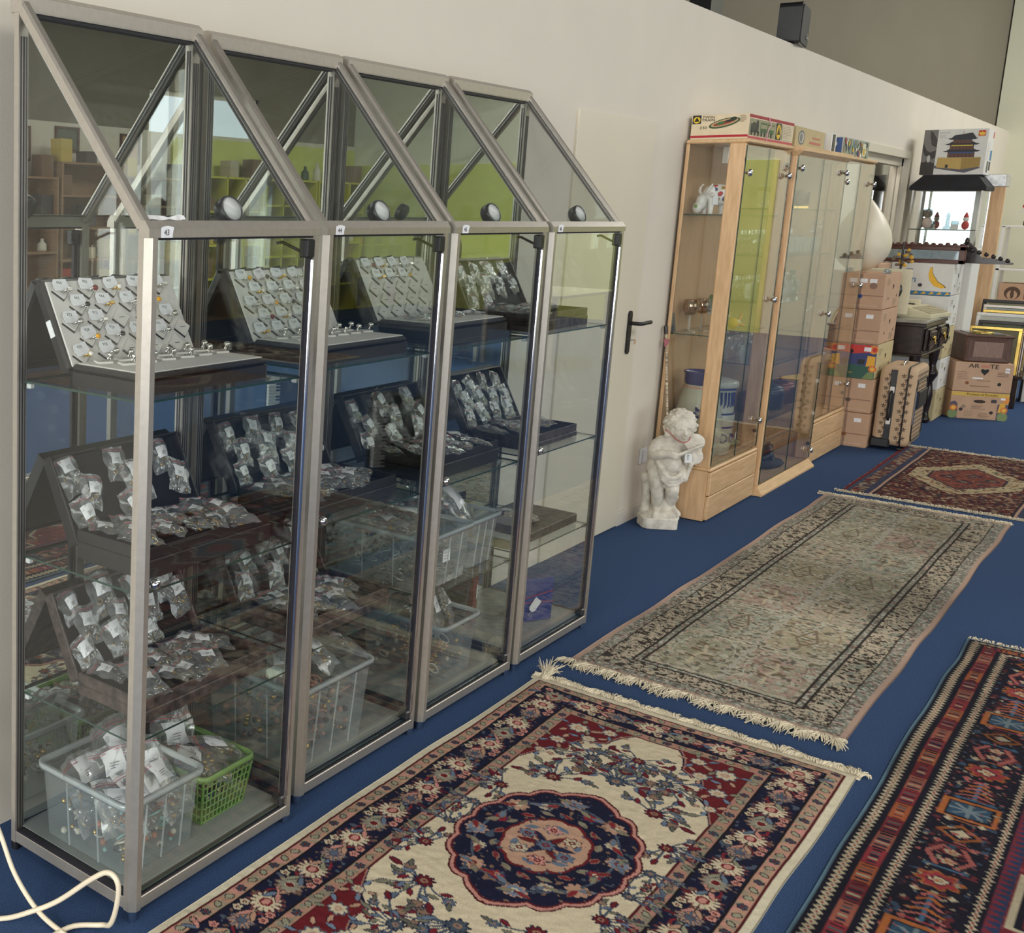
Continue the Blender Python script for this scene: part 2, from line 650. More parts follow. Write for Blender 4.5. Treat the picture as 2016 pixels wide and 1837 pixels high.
# inner window in the white wall, with what stands behind it
a, b, c0, d0 = WIN1
o = MB()
for (p, q, r, s_) in ((a-0.06, b+0.07, d0, d0+0.06), (a-0.06, b+0.07, c0-0.05, c0), (a-0.06, a, c0, d0), (b, b+0.07, c0, d0)):
    o.box(p, q, YW-0.018, YW+0.0, r, s_)
for (p, q, r, s_) in ((a, b, d0-0.06, d0), (a, b, c0, c0+0.06), (a, a+0.06, c0, d0), (b-0.06, b, c0, d0)):
    o.box(p, q, YW+0.03, YW+0.09, r, s_)
win = struct('window_1', o, 'door')
MB().slab(a+0.06, b-0.06, YW+0.055, YW+0.061, c0+0.06, d0-0.06).build('pane', ['glass', 'glass_edge'], win)
M['blind'] = PM('brown_woven_blind', S(150, 112, 78), 0.8, var=0.2, scale=30, stretch=(1, 1, 8))
o = MB()
for k in range(9):
    o.box(9.8, 12.0, 2.5, 2.512, 1.74+k*0.06, 1.79+k*0.06)
o.box(9.8, 12.0, 2.512, 2.518, 1.72, 2.449)
tag(o.build('roller_blind', 'blind'), 'brown slatted blind behind the inner window above the egg chair', 'blind')
o = MB()
o.cbox(9.6, 12.2, 2.7, 2.76, 0.0005, 1.72, 0.004)
tag(o.build('white_board', 'paper'), 'white board behind the inner window, under the brown blind', 'board')

# door leaf, handle and key
d = MB()
d.cbox(4.84, 5.735, YW-0.012, YW+0.002, 0.004, 2.0, 0.003)
door = struct('door_1', d, 'door')
h = MB()
p = [(0.021*math.cos(t), 0.021*math.sin(t)+(0.085 if math.sin(t) >= 0 else -0.085)) for t in [2*PI*i/20 for i in range(20)]]
h.prism(p, 0, 0.008, 0, face_ny(5.63, YW-0.012, 1.0))
h.build('handle_plate', 'blackpl', door)
h = MB()
h.tube([(5.63, YW-0.015, 1.045), (5.63, YW-0.055, 1.045), (5.635, YW-0.066, 1.045), (5.66, YW-0.07, 1.045), (5.755, YW-0.07, 1.047)], 0.0095, 10)
h.build('door_handle', 'blackpl', door)
h = MB()
h.cyl((5.63, YW-0.02, 0.965), (5.63, YW-0.045, 0.965), 0.004, n=8)
h.cyl((5.63, YW-0.045, 0.957), (5.63, YW-0.049, 0.957), 0.014, n=12)
h.build('key', 'chrome', door)
b_ = MB()
b_.box(5.735, 17.0, YW-0.012, YW, 0, 0.062)
b_.box(5.735, 17.0, YW-0.007, YW, 0.062, 0.07)
struct('baseboard_left', b_, 'base')
s_ = thing('wall_socket', 'flat white wall socket plate beside the stone cherub statue', 'socket', (6.03, YW, 0.325))
MB().cbox(-0.042, 0.042, -0.012, 0, -0.042, 0.042, 0.004).build('cover_plate', 'paper', s_)
MB().cbox(-0.03, 0.03, -0.018, -0.011, -0.034, 0.034, 0.004).build('rocker', 'paper', s_)

# loft above the partition: loudspeaker and dark post
s_ = thing('loudspeaker', 'black rounded loudspeaker on top of the white partition wall', 'speaker', (8.02, 2.07, 2.59), (0, 0, 0.12))
p = []
for cx_, cz_, a_ in ((0.145, 0.215, 0), (-0.145, 0.215, 90), (-0.145, 0.03, 180), (0.145, 0.03, 270)):
    for i in range(5):
        t = math.radians(a_+22.5*i)
        p.append((cx_+0.03*math.cos(t), cz_+0.03*math.sin(t)))
q = MB()
q.prism(p, 0, 0.12, 0, face_ny(0, 0.06, 0))
q.build('housing', 'blackpl', s_)
MB().prism([(x*0.9, 0.12+(z-0.12)*0.9) for x, z in p], 0, 0.006, 0, face_ny(0, -0.06, 0)).build('grille', 'seal', s_)
q = MB()
for t in (0, 1):
    q.tube([(0.05, -0.066, 0.06+t*0.02), (0.07, -0.075, 0.05), (0.09, -0.066, 0.06+t*0.02)], 0.004, 6)
q.build('bracket_knob', 'chrome', s_)
MB().box(8.55, 8.80, 2.72, 2.86, 2.5505, CEIL).build('steel_post', 'blackpl')
tag(bpy.data.objects['steel_post'], 'dark steel post rising behind the partition wall', 'post')

# ------------------------------------------------------------------ aluminium glass cabinets
CW, CD, EAVE, RIDGE = 0.61, 0.42, 1.54, 2.02
SHELVES = (0.415, 0.755, 1.17)
PR = 0.028
SLOPE = math.atan2(RIDGE-EAVE, CD)


def chamfer_post(h0, h1, sx, sy, p=PR, c=0.013):
    """square post with one chamfered outer corner towards (sx, sy)"""
    q = [(0, c), (c, 0), (p, 0), (p, p), (0, p)]
    q = [((x if sx < 0 else p-x), (y if sy < 0 else p-y)) for x, y in q]
    if sx*sy < 0:
        q = q[::-1]
    return q


def make_cabinet():
    t = thing('glass_cabinet', 'x', 'display cabinet')
    for sx in (-1, 1):
        for sy in (-1, 1):
            x0 = 0 if sx < 0 else CW-PR
            y0 = 0 if sy < 0 else CD-PR
            m = MB()
            top = EAVE-0.0344 if sy < 0 else RIDGE-0.0445
            m.prism(chamfer_post(0, 0, sx, sy), 0.025, top, 0, TR(x0, y0, 0))
            # grooves on the inner faces
            gx = x0+(PR if sx < 0 else -0.0015)
            for k in (0.006, 0.015):
                m.box(gx, gx+0.0015, y0+k, y0+k+0.004, 0.06, top-0.02, 1)
            if sy > 0:
                for k in (0.005, 0.013, 0.021):
                    m.box(x0+k, x0+k+0.0035, y0-0.0015, y0, 0.06, top-0.05, 1)
            m.build('post', ['alu', 'alu_groove'], t)
            f = MB()
            f.cyl((x0+PR/2, y0+PR/2, 0), (x0+PR/2, y0+PR/2, 0.025), 0.011, n=12)
            f.build('foot', 'chrome' if sy < 0 else 'blackpl', t)
    # bottom rails
    for (a, b, c, d) in ((PR, CW-PR, 0, PR), (PR, CW-PR, CD-PR, CD), (0, PR, PR, CD-PR), (CW-PR, CW, PR, CD-PR)):
        m = MB()
        m.cbox(a, b, c, d, 0.027, 0.056, 0.0015)
        m.box(a+0.001, b-0.001, c+0.004, d-0.004, 0.056, 0.0605, 1)
        m.build('bottom_rail', ['alu', 'seal'], t)
    # eave rail: upright face below, sloped face above
    m = MB()
    m.prism([(0, 0), (0, 0.017), (0.012, 0.034), (PR, 0.034), (PR, 0)][::-1], 0.0004, CW-0.0004, 0, TR(0, -0.0003, EAVE-0.034) @ Matrix(((0, 0, 1, 0), (1, 0, 0, 0), (0, 1, 0, 0), (0, 0, 0, 1))))
    m.box(PR, CW-PR, 0.006, PR-0.004, EAVE-0.039, EAVE-0.034, 1)
    m.build('eave_rail', ['alu', 'seal'], t)
    m = MB()
    m.prism([(CD-0.036, RIDGE-0.044), (CD-0.036, RIDGE-0.012), (CD-0.022, RIDGE), (CD-0.004, RIDGE), (CD, RIDGE-0.01), (CD, RIDGE-0.044)][::-1], 0.0004, CW-0.0004, 0, Matrix(((0, 0, 1, 0), (1, 0, 0, 0), (0, 1, 0, 0), (0, 0, 0, 1))))
    m.box(PR, CW-PR, CD-0.032, CD-0.008, RIDGE-0.05, RIDGE-0.044, 1)
    m.build('ridge_rail', ['alu', 'seal'], t)
    # sloping bars
    ys, zs = 0.010, EAVE-0.012
    ye, ze = CD-0.022, RIDGE-0.008
    L = math.hypot(ye-ys, ze-zs)
    A = math.atan2(ze-zs, ye-ys)
    for x0 in (0, CW-PR):
        B = TR(x0, ys, zs) @ RX(A)
        m = MB()
        m.cbox(0.0008, PR-0.0008, 0.004, L, -0.026, 0.0016, 0.005, 0, B)
        ix = PR if x0 == 0 else -0.0015
        for k in (-0.021, -0.012):
            m.box(ix, ix+0.0015, 0.02, L-0.03, k, k+0.004, 1, B)
        m.build('slope_bar', ['alu', 'alu_groove'], t)
    # glass: slope, sides, door
    B = TR(0, ys, zs) @ RX(A)
    MB().slab(PR, CW-PR, 0.02, L-0.012, -0.014, -0.009, 0, 1, B).build('roof_pane', ['glass', 'glass_edge'], t)
    YZ = Matrix(((0, 0, 1, 0), (1, 0, 0, 0), (0, 1, 0, 0), (0, 0, 0, 1)))
    for x0 in (0.012, CW-0.016):
        m = MB()
        m.prism([(0.024, 0.058), (CD-0.024, 0.058), (CD-0.024, RIDGE-0.06), (0.03, EAVE-0.02), (0.024, EAVE-0.03)], x0, x0+0.004, 1, YZ, cap=0)
        m.build('side_pane', ['glass', 'glass_edge'], t)
    m = MB()
    m.box(0.02, CW-0.02, CD-0.016, CD-0.012, 0.05, RIDGE-0.04)
    m.build('mirror_back', 'mirror', t)
    m = MB()
    m.box(0.02, CW-0.02, CD-0.0119, CD-0.006, 0.05, RIDGE-0.04)
    m.build('back_board', 'alu_groove', t)
    MB().box(0.024, CW-0.024, 0.024, CD-0.018, 0.048, 0.062).build('base_panel', 'panel', t)
    dr = MB()
    dr.slab(PR+0.002, CW-PR-0.004, 0.006, 0.011, 0.063, EAVE-0.042)
    dr = dr.build('door', ['glass', 'glass_edge'], t)
    m = MB()
    m.cyl((CW-PR-0.004, 0.004, 0.085), (CW-PR-0.004, 0.004, EAVE-0.09), 0.0055, n=10)
    m.build('edge_bar', 'chrome', dr)
    MB().box(CW-PR-0.017, CW-PR-0.008, 0.0035, 0.014, 0.07, EAVE-0.045).build('seal_strip', 'seal', dr)
    m = MB()
    m.cbox(CW-PR-0.032, CW-PR-0.004, -0.002, 0.022, EAVE-0.085, EAVE-0.042, 0.003)
    m.tube([(CW-PR-0.03, 0.02, EAVE-0.07), (CW-PR-0.06, 0.05, EAVE-0.05), (CW-PR-0.07, 0.06, EAVE-0.052)], 0.004, 6)
    m.build('top_hinge', 'blackpl', dr)
    m = MB()
    m.cbox(CW-PR-0.03, CW-PR-0.008, 0.0, 0.03, 0.062, 0.088, 0.004, 0)
    m.cyl((CW-PR-0.005, 0.006, 0.062), (CW-PR-0.005, 0.006, 0.086), 0.005, n=8, mi=1)
    m.build('bottom_hinge', ['lampb', 'chrome'], dr)
    m = MB()
    m.lathe([(0, 0), (0.012, 0), (0.013, 0.004), (0.010, 0.012), (0.004, 0.0135), (0, 0.0135)], 16, 0, face_ny(PR+0.022, 0.006, SHELVES[1]+0.022))
    m.box(-0.001, 0.001, -0.004, 0.004, 0.0134, 0.0142, 1, face_ny(PR+0.022, 0.006, SHELVES[1]+0.022))
    m.build('lock_knob', ['chrome', 'blackpl'], dr)
    for z in SHELVES:
        MB().slab(0.022, CW-0.022, 0.024, CD-0.02, z-0.005, z).build('shelf', ['glass', 'glass_edge'], t)
        for x in (0.02, CW-0.036):
            for y in (0.03, CD-0.05):
                MB().cbox(x, x+0.014, y, y+0.014, z-0.017, z-0.0055, 0.002).build('shelf_clip', 'lens', t)
    # puck lamp on the eave rail
    nrm = Vector((-0.12, -0.80, 0.36)).normalized()
    T = TR(0.33, 0.052, EAVE+0.026) @ nrm.to_track_quat('Z', 'Y').to_matrix().to_4x4()
    lp = MB().lathe([(0, -0.03), (0.028, -0.03), (0.032, -0.024), (0.033, -0.004), (0.031, 0), (0.0275, 0.001), (0.0275, -0.002)], 24, 0, T).build('lamp_body', 'lampb', t)
    MB().lathe([(0, -0.001), (0.0275, -0.001), (0.0275, -0.0025)], 24, 0, T).build('lamp_lens', 'lens', lp)
    MB().cyl((0.33, 0.05, EAVE-0.01), (0.33, 0.06, EAVE+0.01), 0.006, n=8).build('lamp_stem', 'blackpl', lp)
    return t


CABS = []
proto = make_cabinet()
CAB_POS = [(1.637, 1.508, 0.010), (2.316, 1.546, 0), (2.954, 1.544, 0), (3.598, 1.544, 0)]
CAB_LAB = ['aluminium glass cabinet marked 43, first of the row, with the white cable at its foot',
           'aluminium glass cabinet marked 44, second from the near end of the row',
           'aluminium glass cabinet marked 45, third in the row, with large milky bins',
           'aluminium glass cabinet marked 46, last in the row, beside the white door']
for i, (x, y, a) in enumerate(CAB_POS):
    c = proto if i == 0 else copy_tree(proto)
    c.location = (x, y, 0)
    c.rotation_euler = (0, 0, a)
    tag(c, CAB_LAB[i], 'display cabinet', 'row of aluminium glass cabinets')
    CABS.append(c)
for i, c in enumerate(CABS):
    st = MB()
    st.sheet(lambda u, v: (0.035+u*0.036, -0.0008-0.003*(u**4)*(v**2), EAVE-0.034+v*(0.02+0.004*math.sin(u*3))), 6, 4)
    st = st.build('number_sticker', 'paper', c)
    put(obj('handwritten_number', txt(str(43+i), 0.017, 'ink'), st), face_ny(0.044, -0.0016, EAVE-0.029))
    if i != 1:
        MB().lathe([(0, 0.0004), (0.0022, 0.0004)], 10, 0, TR(0.0045, 0.0045, EAVE-0.026) @ RZ(-PI/4) @ RX(PI/2)).build('red_dot', 'redink', c)
# torn paper strip lying on the eave rail of the first cabinet
tp = MB()
tp.sheet(lambda u, v: (0.03+u*0.115, 0.03+0.006*v+0.002*math.sin(u*23), EAVE+0.0012+(0.008+0.002*math.sin(u*9))*v+0.001*math.sin(u*14+v*2)), 22, 3)
tape = tp.build('paper_strip', 'paper')
tape.location, tape.rotation_euler = CABS[0].location, CABS[0].rotation_euler
tag(tape, 'torn white paper strip stuck above the number 43', 'paper strip')

# ------------------------------------------------------------------ jewellery cases, rings and zip bags
CAB_M = [TR(x, y, 0) @ RZ(a) for x, y, a in CAB_POS]
LEAN = math.radians(27)
LID_T = TR(0, 0, 0.032) @ RX(-LEAN)
GLY = {ch: txt(ch, 1.0, 'ink') for ch in '0123456789'}


def number_mesh(s, size, mat='ink'):
    m = MB()
    for k, ch in enumerate(s):
        g = GLY[ch]
        m.add([v.co for v in g.vertices], [tuple(p.vertices) for p in g.polygons], 0, False, TR(k*size*0.56, 0, 0) @ Matrix.Diagonal((size, size, 1, 1)))
    return m.mesh('number', [M[mat]])


def on_board(T, x, z, out=0.0, rot=0.0):
    """a spot on a leaning lid board: x along, z up the board, out from its face"""
    return T @ LID_T @ face_ny(x, -out, z) @ RZ(rot)


def on_tray(T, x, y, z, rot=0.0):
    return T @ TR(x, y, z) @ RZ(rot)


_d = MB()
_d.prism([(0.028, 0), (0, 0.0235), (-0.028, 0), (0, -0.0235)], 0, 0.0045)
_d.box(-0.009, 0.009, -0.0008, 0.0008, 0.0045, 0.0048, 1)
LOZ = _d.mesh('lozenge_pad', [M['velvet'], M['alu_groove']])
_d = MB()
_d.prism([(0.0295, -0.002), (0, 0.0225), (-0.0295, -0.002), (0, -0.0268)], 0, 0.0012)
LOZB = _d.mesh('lozenge_shadow', [M['caseblk']])  # dark sheet offset under each pad, stands in for its cast shadow


def ring_meshes():
    out = []
    for k, (st, metal, sz) in enumerate(((None, 'silver', 0), ('amber', 'silver', 0.005), ('garnet', 'silver', 0.0055), ('onyx', 'silver', 0.005), ('pearl', 'gold', 0.0045), (None, 'gold', 0), ('silverball', 'silver', 0.006), ('silverball', 'silver', 0.005))):
        col = {'amber': S(222, 160, 40), 'garnet': S(110, 30, 36), 'onyx': S(22, 22, 26), 'pearl': S(228, 222, 212), 'silverball': S(214, 212, 206)}.get(st, S(214, 212, 206))
        nm = 'stone_%s' % st
        mt = MATS.get(nm) or PM(nm, col, 0.15, 1.0 if st == 'silverball' else 0, 0.05)
        m = MB()
        m.torus(0.0098, 0.0019 if k else 0.0026, 16, 6, 0, TR(0, 0, 0.008) @ RX(PI/2))
        if sz:
            m.ell((0, 0, 0.0195), (sz*1.5, sz*1.3, sz*1.05), 10, 6, 1)
            for q in range(4):
                m.ell((0.006*math.cos(q*1.57), 0.006*math.sin(q*1.57), 0.017), 0.0026, 6, 4, 0)
        else:
            m.cbox(-0.008, 0.008, -0.004, 0.004, 0.016, 0.0205, 0.001, 0)
        out.append(m.mesh('band', [M[metal], mt]))
    return out


RINGS = ring_meshes()
_t = MB()
_t.prism([(-0.023, -0.014), (-0.025, 0.006), (-0.019, 0.016), (0.02, 0.019), (0.024, -0.012)][::-1], 0, 0.0006)
_t.tube([(-0.012, 0.012, 0.001), (-0.02, 0.006, 0.006), (-0.012, -0.006, 0.006), (-0.004, -0.004, 0.003)], 0.0005, 4)
TAG = _t.mesh('price_tag', [M['paper']])


ORD = ['first', 'second', 'third', 'fourth', 'fifth', 'sixth', 'seventh', 'eighth', 'ninth', 'tenth', 'eleventh', 'twelfth']
CABN = ['first', 'second', 'third', 'fourth']
SHN = ['lowest', 'middle', 'top']
ROWN = ['top', 'second', 'third', 'fourth', 'lowest']
LOOK = ['plain silver ring', 'silver ring with amber stone', 'silver ring with dark red stone', 'silver ring with black stone', 'gold ring with pearl', 'plain gold ring', 'silver ring with large bead', 'silver ring with small bead']


def ring(T, kind, number, where, group):
    o = obj('ring', RINGS[kind])
    o.matrix_world = T @ TR(0.006, -0.008, 0.0045)
    tag(o, LOOK[kind]+where, 'ring', group)
    if number:
        p = obj('price_tag', TAG, o)
        put(p, TR(-0.006, 0.016, 0.0012) @ RX(-0.12) @ RZ(random.uniform(-0.2, 0.12)))
        put(obj('number', number_mesh(number, 0.0105), p), TR(-0.013, 0.004, 0.0009))
    return o


def ring_case(ci, dx, dz, w, label, rows, empty=(), nbase=8, where='', grp='', basebags=0):
    z = SHELVES[2]
    T = CAB_M[ci] @ TR(dx, 0.288, z+dz)
    c = thing('ring_case', label, 'ring case')
    c.matrix_world = T
    b = MB()
    b.rbox(0, w, -0.225, -0.002, 0, 0.03, 0.016)
    b.cbox(0.004, w-0.004, -0.22, -0.004, 0.03, 0.046, 0.006)
    b.build('base_tray', 'caseblk', c)
    MB().cbox(0.014, w-0.014, -0.212, -0.014, 0.046, 0.049, 0.0015).build('base_pad', 'velvet', c)
    ld = MB()
    ld.cbox(0, w, 0.0, 0.030, 0, 0.222, 0.006)
    ld = put(ld.build('lid', 'caseblk', c), LID_T)
    bd = MB()
    bd.cbox(0.012, w-0.008, -0.004, 0.001, 0.006, 0.214, 0.002)
    put(bd.build('ring_board', 'velvet', c), LID_T)
    if ci == 0:
        for xx in (-0.001,):
            q = MB()
            q.box(xx-0.0006, xx, 0.006, 0.022, 0.085, 0.125)
            put(q.build('side_sticker', 'paper', c), LID_T)
    step = 0.0805*w/0.44
    for r in range(5):
        zc = 0.191-r*0.0395
        off = 0.05 if r % 2 == 0 else 0.09
        for k in range(5 if r % 2 == 0 else 4+(r == 3)):
            x = off+k*step
            if x > w-0.03:
                continue
            T2 = LID_T @ face_ny(x, -0.004, zc)
            put(obj('lozenge_shadow', LOZB, c), T2 @ TR(-0.0015, -0.0015, 0.0003))
            put(obj('lozenge_pad', LOZ, c), T2 @ TR(0, 0, 0.001))
            num = rows[r][k] if r < len(rows) and k < len(rows[r]) else ''
            if num:
                ring(T @ T2 @ TR(0, 0, 0.001), (r*3+k*2+ci) % len(RINGS), num, ', %s in the %s row, ring board of %s cabinet' % (ORD[k], ROWN[r], CABN[ci]), grp)
    for k in range(nbase):
        x = 0.06+(k % 6)*(w-0.12)/5+(0.025 if k > 5 else 0)
        y = -0.05 if k < 6 else -0.10
        T2 = TR(x, y, 0.0495) @ RZ(0.4)
        put(obj('lozenge_pad', LOZ, c), T2)
        ring(T @ T2 @ TR(0, 0, 0.001) @ RX(0.35), 6 if k % 3 else 0, '', ', %s on the flat pad of the ring case, %s cabinet' % (ORD[k], CABN[ci]), grp+', flat row')
    return T


# zip bags ------------------------------------------------------------
def bag_meshes():
    out = []
    for k in range(6):
        rnd = random.Random(40+k)
        ph = [rnd.uniform(0, 6) for _ in range(6)]
        w, h = (0.062, 0.078) if k % 2 == 0 else (0.055, 0.07)
        th = 0.007+0.004*rnd.random()

        def P(u, v, s):
            e = (math.sin(PI*u)**0.6)*(math.sin(PI*min(1, v*1.12))**0.6 if v < 0.893 else 0)
            z = s*th*e+0.0022*math.sin(u*9+ph[0]+v*5)*math.sin(v*8+ph[1])+0.0016*math.sin(u*17+ph[2]-v*13)
            return ((u-0.5)*w*(1+0.03*math.sin(v*7+ph[3])), (v-0.5)*h+0.002*math.sin(u*6+ph[4]), z+0.008)
        m = MB()
        m.sheet(lambda u, v: P(u, v, 1), 9, 10)
        m.sheet(lambda u, v: P(1-u, v, -1), 9, 10)
        film = m.mesh('film', [M['bag']])
        m = MB()
        for vz in (0.885, 0.925):
            pts = [P(i/8, vz, 1) for i in range(9)]
            m.tube([(a, b, c+0.0004) for a, b, c in pts], 0.00042 if vz < 0.9 else 0.0003, 4)
        zipm = m.mesh('zip_line', [M['redzip']])
        m = MB()
        u0, v0 = 0.2+0.25*rnd.random(), 0.42+0.2*rnd.random()
        m.sheet(lambda a, b: tuple(np.array(P(u0+a*0.52, v0+b*0.34, 1))+np.array((0, 0, 0.0008))), 4, 3)
        c0 = P(u0+0.2, v0+0.12, 1)
        for q in range(3):
            m.box(c0[0]-0.004, c0[0]+0.004+0.002*q, c0[1]-0.003+q*0.0026, c0[1]-0.0023+q*0.0026, c0[2]+0.0012, c0[2]+0.0016, 1)
        stk = m.mesh('sticker', [M['paper'], M['inkfaint']])
        m = MB()
        for q in range(9):
            x, y = rnd.uniform(-0.35, 0.35)*w, rnd.uniform(-0.42, 0.05)*h
            T = TR(x, y, 0.007+rnd.uniform(-0.002, 0.003)) @ RZ(rnd.uniform(0, 3)) @ RX(rnd.uniform(-1, 1))
            if q % 2:
                m.torus(rnd.uniform(0.004, 0.008), 0.0011, 9, 4, q % 4 == 3, T)
            else:
                m.ell((0, 0, 0), (0.004, 0.0025, 0.002), 6, 4, q % 4 == 0 and k % 2, T)
        cont = m.mesh('trinkets', [M['silver'], M['gold']])
        out.append((film, zipm, stk, cont))
    return out


BAGS = bag_meshes()


def zip_bag(T, label, group, k=None, s=1.0, sticker=True, contents=True):
    k = random.randrange(6) if k is None else k
    o = obj('zip_bag', BAGS[k][0])
    o.matrix_world = T @ Matrix.Diagonal((s, s, s, 1))
    tag(o, label, 'bag', group)
    obj('zip_line', BAGS[k][1], o)
    if sticker:
        obj('sticker', BAGS[k][2], o)
    if contents:
        obj('trinkets', BAGS[k][3], o)
    return o


def zip_case(ci, si, dx, w, label, nl, nb, where, depth=0.215, dark='caseblk', dz=0.0, lean=True, lid=True, hz=0.055):
    """open jewellery case: walled tray in front, walled lid leaning back behind it"""
    z = SHELVES[si]
    T = CAB_M[ci] @ TR(dx, 0.288, z+dz)
    c = thing('jewellery_case', label, 'jewellery case')
    c.matrix_world = T
    b = MB()
    b.cbox(0, w, -depth-0.004, 0.0, 0, hz-0.026, 0.003)
    for (p, q, r, s_) in ((0, w, -depth, -depth+0.005), (0, w, -0.005, 0), (0, 0.005, -depth, 0), (w-0.005, w, -depth, 0)):
        b.cbox(p, q, r, s_, hz-0.026, hz, 0.001)
    b.build('tray', dark, c)
    MB().box(0.005, w-0.005, -depth+0.005, -0.005, hz-0.026, hz-0.022).build('tray_lining', 'velvetblk', c)
    LW = 0.218
    if lid:
        m = MB()
        m.box(0, w, 0.020, 0.026, 0, LW)
        for (p, q, r, s_) in ((0, 0.006, 0, LW), (w-0.006, w, 0, LW), (0, w, 0, 0.006), (0, w, LW-0.006, LW)):
            m.cbox(p, q, -0.004, 0.022, r, s_, 0.001)
        put(m.build('lid', dark, c), LID_T)
        put(MB().box(0.006, w-0.006, 0.016, 0.020, 0.006, LW-0.006).build('lid_lining', 'velvetblk', c), LID_T)
    rnd = random.Random(ci*10+si)
    spot = '%s shelf, %s cabinet' % (SHN[si], CABN[ci])
    grp = 'bags in the case on the '+spot
    cols = max(1, math.ceil(nl/3))
    for k in range(nl):
        r, q = divmod(k, cols)
        x = 0.05+(q+0.5*(r % 2)*0.6)*(w-0.09)/max(1, cols-0.7)
        zz = 0.168-r*0.058
        T2 = T @ LID_T @ face_ny(min(x, w-0.045), 0.014-0.004*r, zz+rnd.uniform(-0.008, 0.008)) @ RZ(rnd.uniform(-0.35, 0.35))
        zip_bag(T2, 'zip bag %s in the %s row of the case lid, %s' % (ORD[q], ROWN[r] if r < 2 else 'lowest', spot), grp, rnd.randrange(6), rnd.uniform(1.05, 1.3)*(1.12 if ci == 0 else 1))
    cols = max(1, math.ceil(nb/3))
    for k in range(nb):
        r, q = divmod(k, cols)
        x = 0.045+(q+0.25+0.4*(r % 2)+rnd.uniform(-0.2, 0.2))*(w-0.09)/cols
        y = -depth+0.045+(2-r)*(depth-0.09)/2+rnd.uniform(-0.012, 0.012)
        T2 = T @ TR(x, y, hz-0.016+0.005*r+rnd.uniform(0, 0.009)) @ RZ(rnd.uniform(-1.1, 1.1)) @ RX(rnd.uniform(0.0, 0.25)) @ RY(rnd.uniform(-0.1, 0.1))
        zip_bag(T2, 'zip bag %s in the %s row of the case tray, %s' % (ORD[q], ('back', 'middle', 'front')[r], spot), grp, rnd.randrange(6), rnd.uniform(1.1, 1.4))
    return T


ring_case(0, 0.062, 0.0, 0.45, 'black ring case with ivory board of tagged rings, top shelf of the first cabinet',
          [['404', '405', '407', '408', '440'], ['443', '444', '461', '468'], ['472', '473', '', '475', '927'], ['928', '929', '930', '931'], ['970', '978', '', '', '']],
          where='on the leaning board, top shelf of the first cabinet', grp='rings of first cabinet', nbase=12)
ring_case(1, 0.095, 0.0, 0.44, 'black ring case with ivory board of tagged rings, top shelf of second cabinet',
          [['1139', '1141', '1146', '1151', '1152'], ['1161', '1163', '1164', '1166'], ['1167', '1170', '1171', '1173', '1174'], ['1181', '1186', '1187', '1191'], ['1195', '1197', '1198', '', '']],
          where='on the leaning board, top shelf of second cabinet', grp='rings of second cabinet', nbase=12)
T45 = ring_case(2, 0.085, 0.018, 0.43, 'half empty ring case with ivory board, top shelf of third cabinet',
                [['2221', '2222', '2223', '2224', ''], ['2225', '2226', '2227', ''], [], [], []],
                where='on the leaning board, top shelf of third cabinet', grp='rings of third cabinet', nbase=0)
lb = MB()
lb.cbox(0.085, 0.525, 0.062, 0.288, SHELVES[2], SHELVES[2]+0.0175, 0.003)
lo = lb.build('flat_case', 'caseblk')
lo.matrix_world = CAB_M[2]
tag(lo, 'flat black case under the half empty ring case in third cabinet', 'jewellery case')
for k in range(7):
    zip_bag(T45 @ TR(0.06+k*0.055, -0.11+0.04*(k % 2), 0.046) @ RZ(k*1.3), 'zip bag %s along the flat part of the half empty ring case' % ORD[k], 'bags on the ring case of third cabinet')

zip_case(0, 1, 0.095, 0.46, 'black jewellery case open on the middle shelf of first cabinet', 8, 15, 'the middle shelf of first cabinet', hz=0.07)
zip_case(0, 0, 0.105, 0.46, 'marbled black jewellery case open on the lowest shelf of first cabinet', 11, 14, 'the lowest shelf of first cabinet', dark='casebrn')
zip_case(1, 1, 0.06, 0.47, 'black jewellery case open on the middle shelf of second cabinet', 11, 17, 'the middle shelf of second cabinet')
zip_case(1, 0, 0.09, 0.44, 'marbled black jewellery case open on the lowest shelf of second cabinet', 9, 14, 'the lowest shelf of second cabinet', dark='casebrn')
zip_case(2, 1, 0.06, 0.47, 'black jewellery case open on the middle shelf of third cabinet', 9, 12, 'the middle shelf of third cabinet', hz=0.07)
zip_case(3, 2, 0.06, 0.46, 'brown jewellery case open on the top shelf of fourth cabinet', 10, 7, 'the top shelf of fourth cabinet', dark='casebrn', hz=0.06)
zip_case(3, 1, 0.10, 0.42, 'dark jewellery case open on the middle shelf of fourth cabinet', 12, 7, 'the middle shelf of fourth cabinet', dark='casebrn', hz=0.045)

# ------------------------------------------------------------------ bins, basket and boxes inside the cabinets
def rrect(x0, x1, y0, y1, r, k=4):
    p = []
    for cx_, cy_, a in ((x1-r, y1-r, 0), (x0+r, y1-r, 90), (x0+r, y0+r, 180), (x1-r, y0+r, 270)):
        for i in range(k+1):
            t = math.radians(a+90*i/k)
            p.append((cx_+r*math.cos(t), cy_+r*math.sin(t)))
    return p


def loft(mb, rings, mi=0, sm=True, T=None):
    n = len(rings[0])
    vs = [v for r in rings for v in r]
    fs = [(j*n+i, j*n+(i+1) % n, (j+1)*n+(i+1) % n, (j+1)*n+i) for j in range(len(rings)-1) for i in range(n)]
    return mb.add(vs, fs, mi, sm, T)


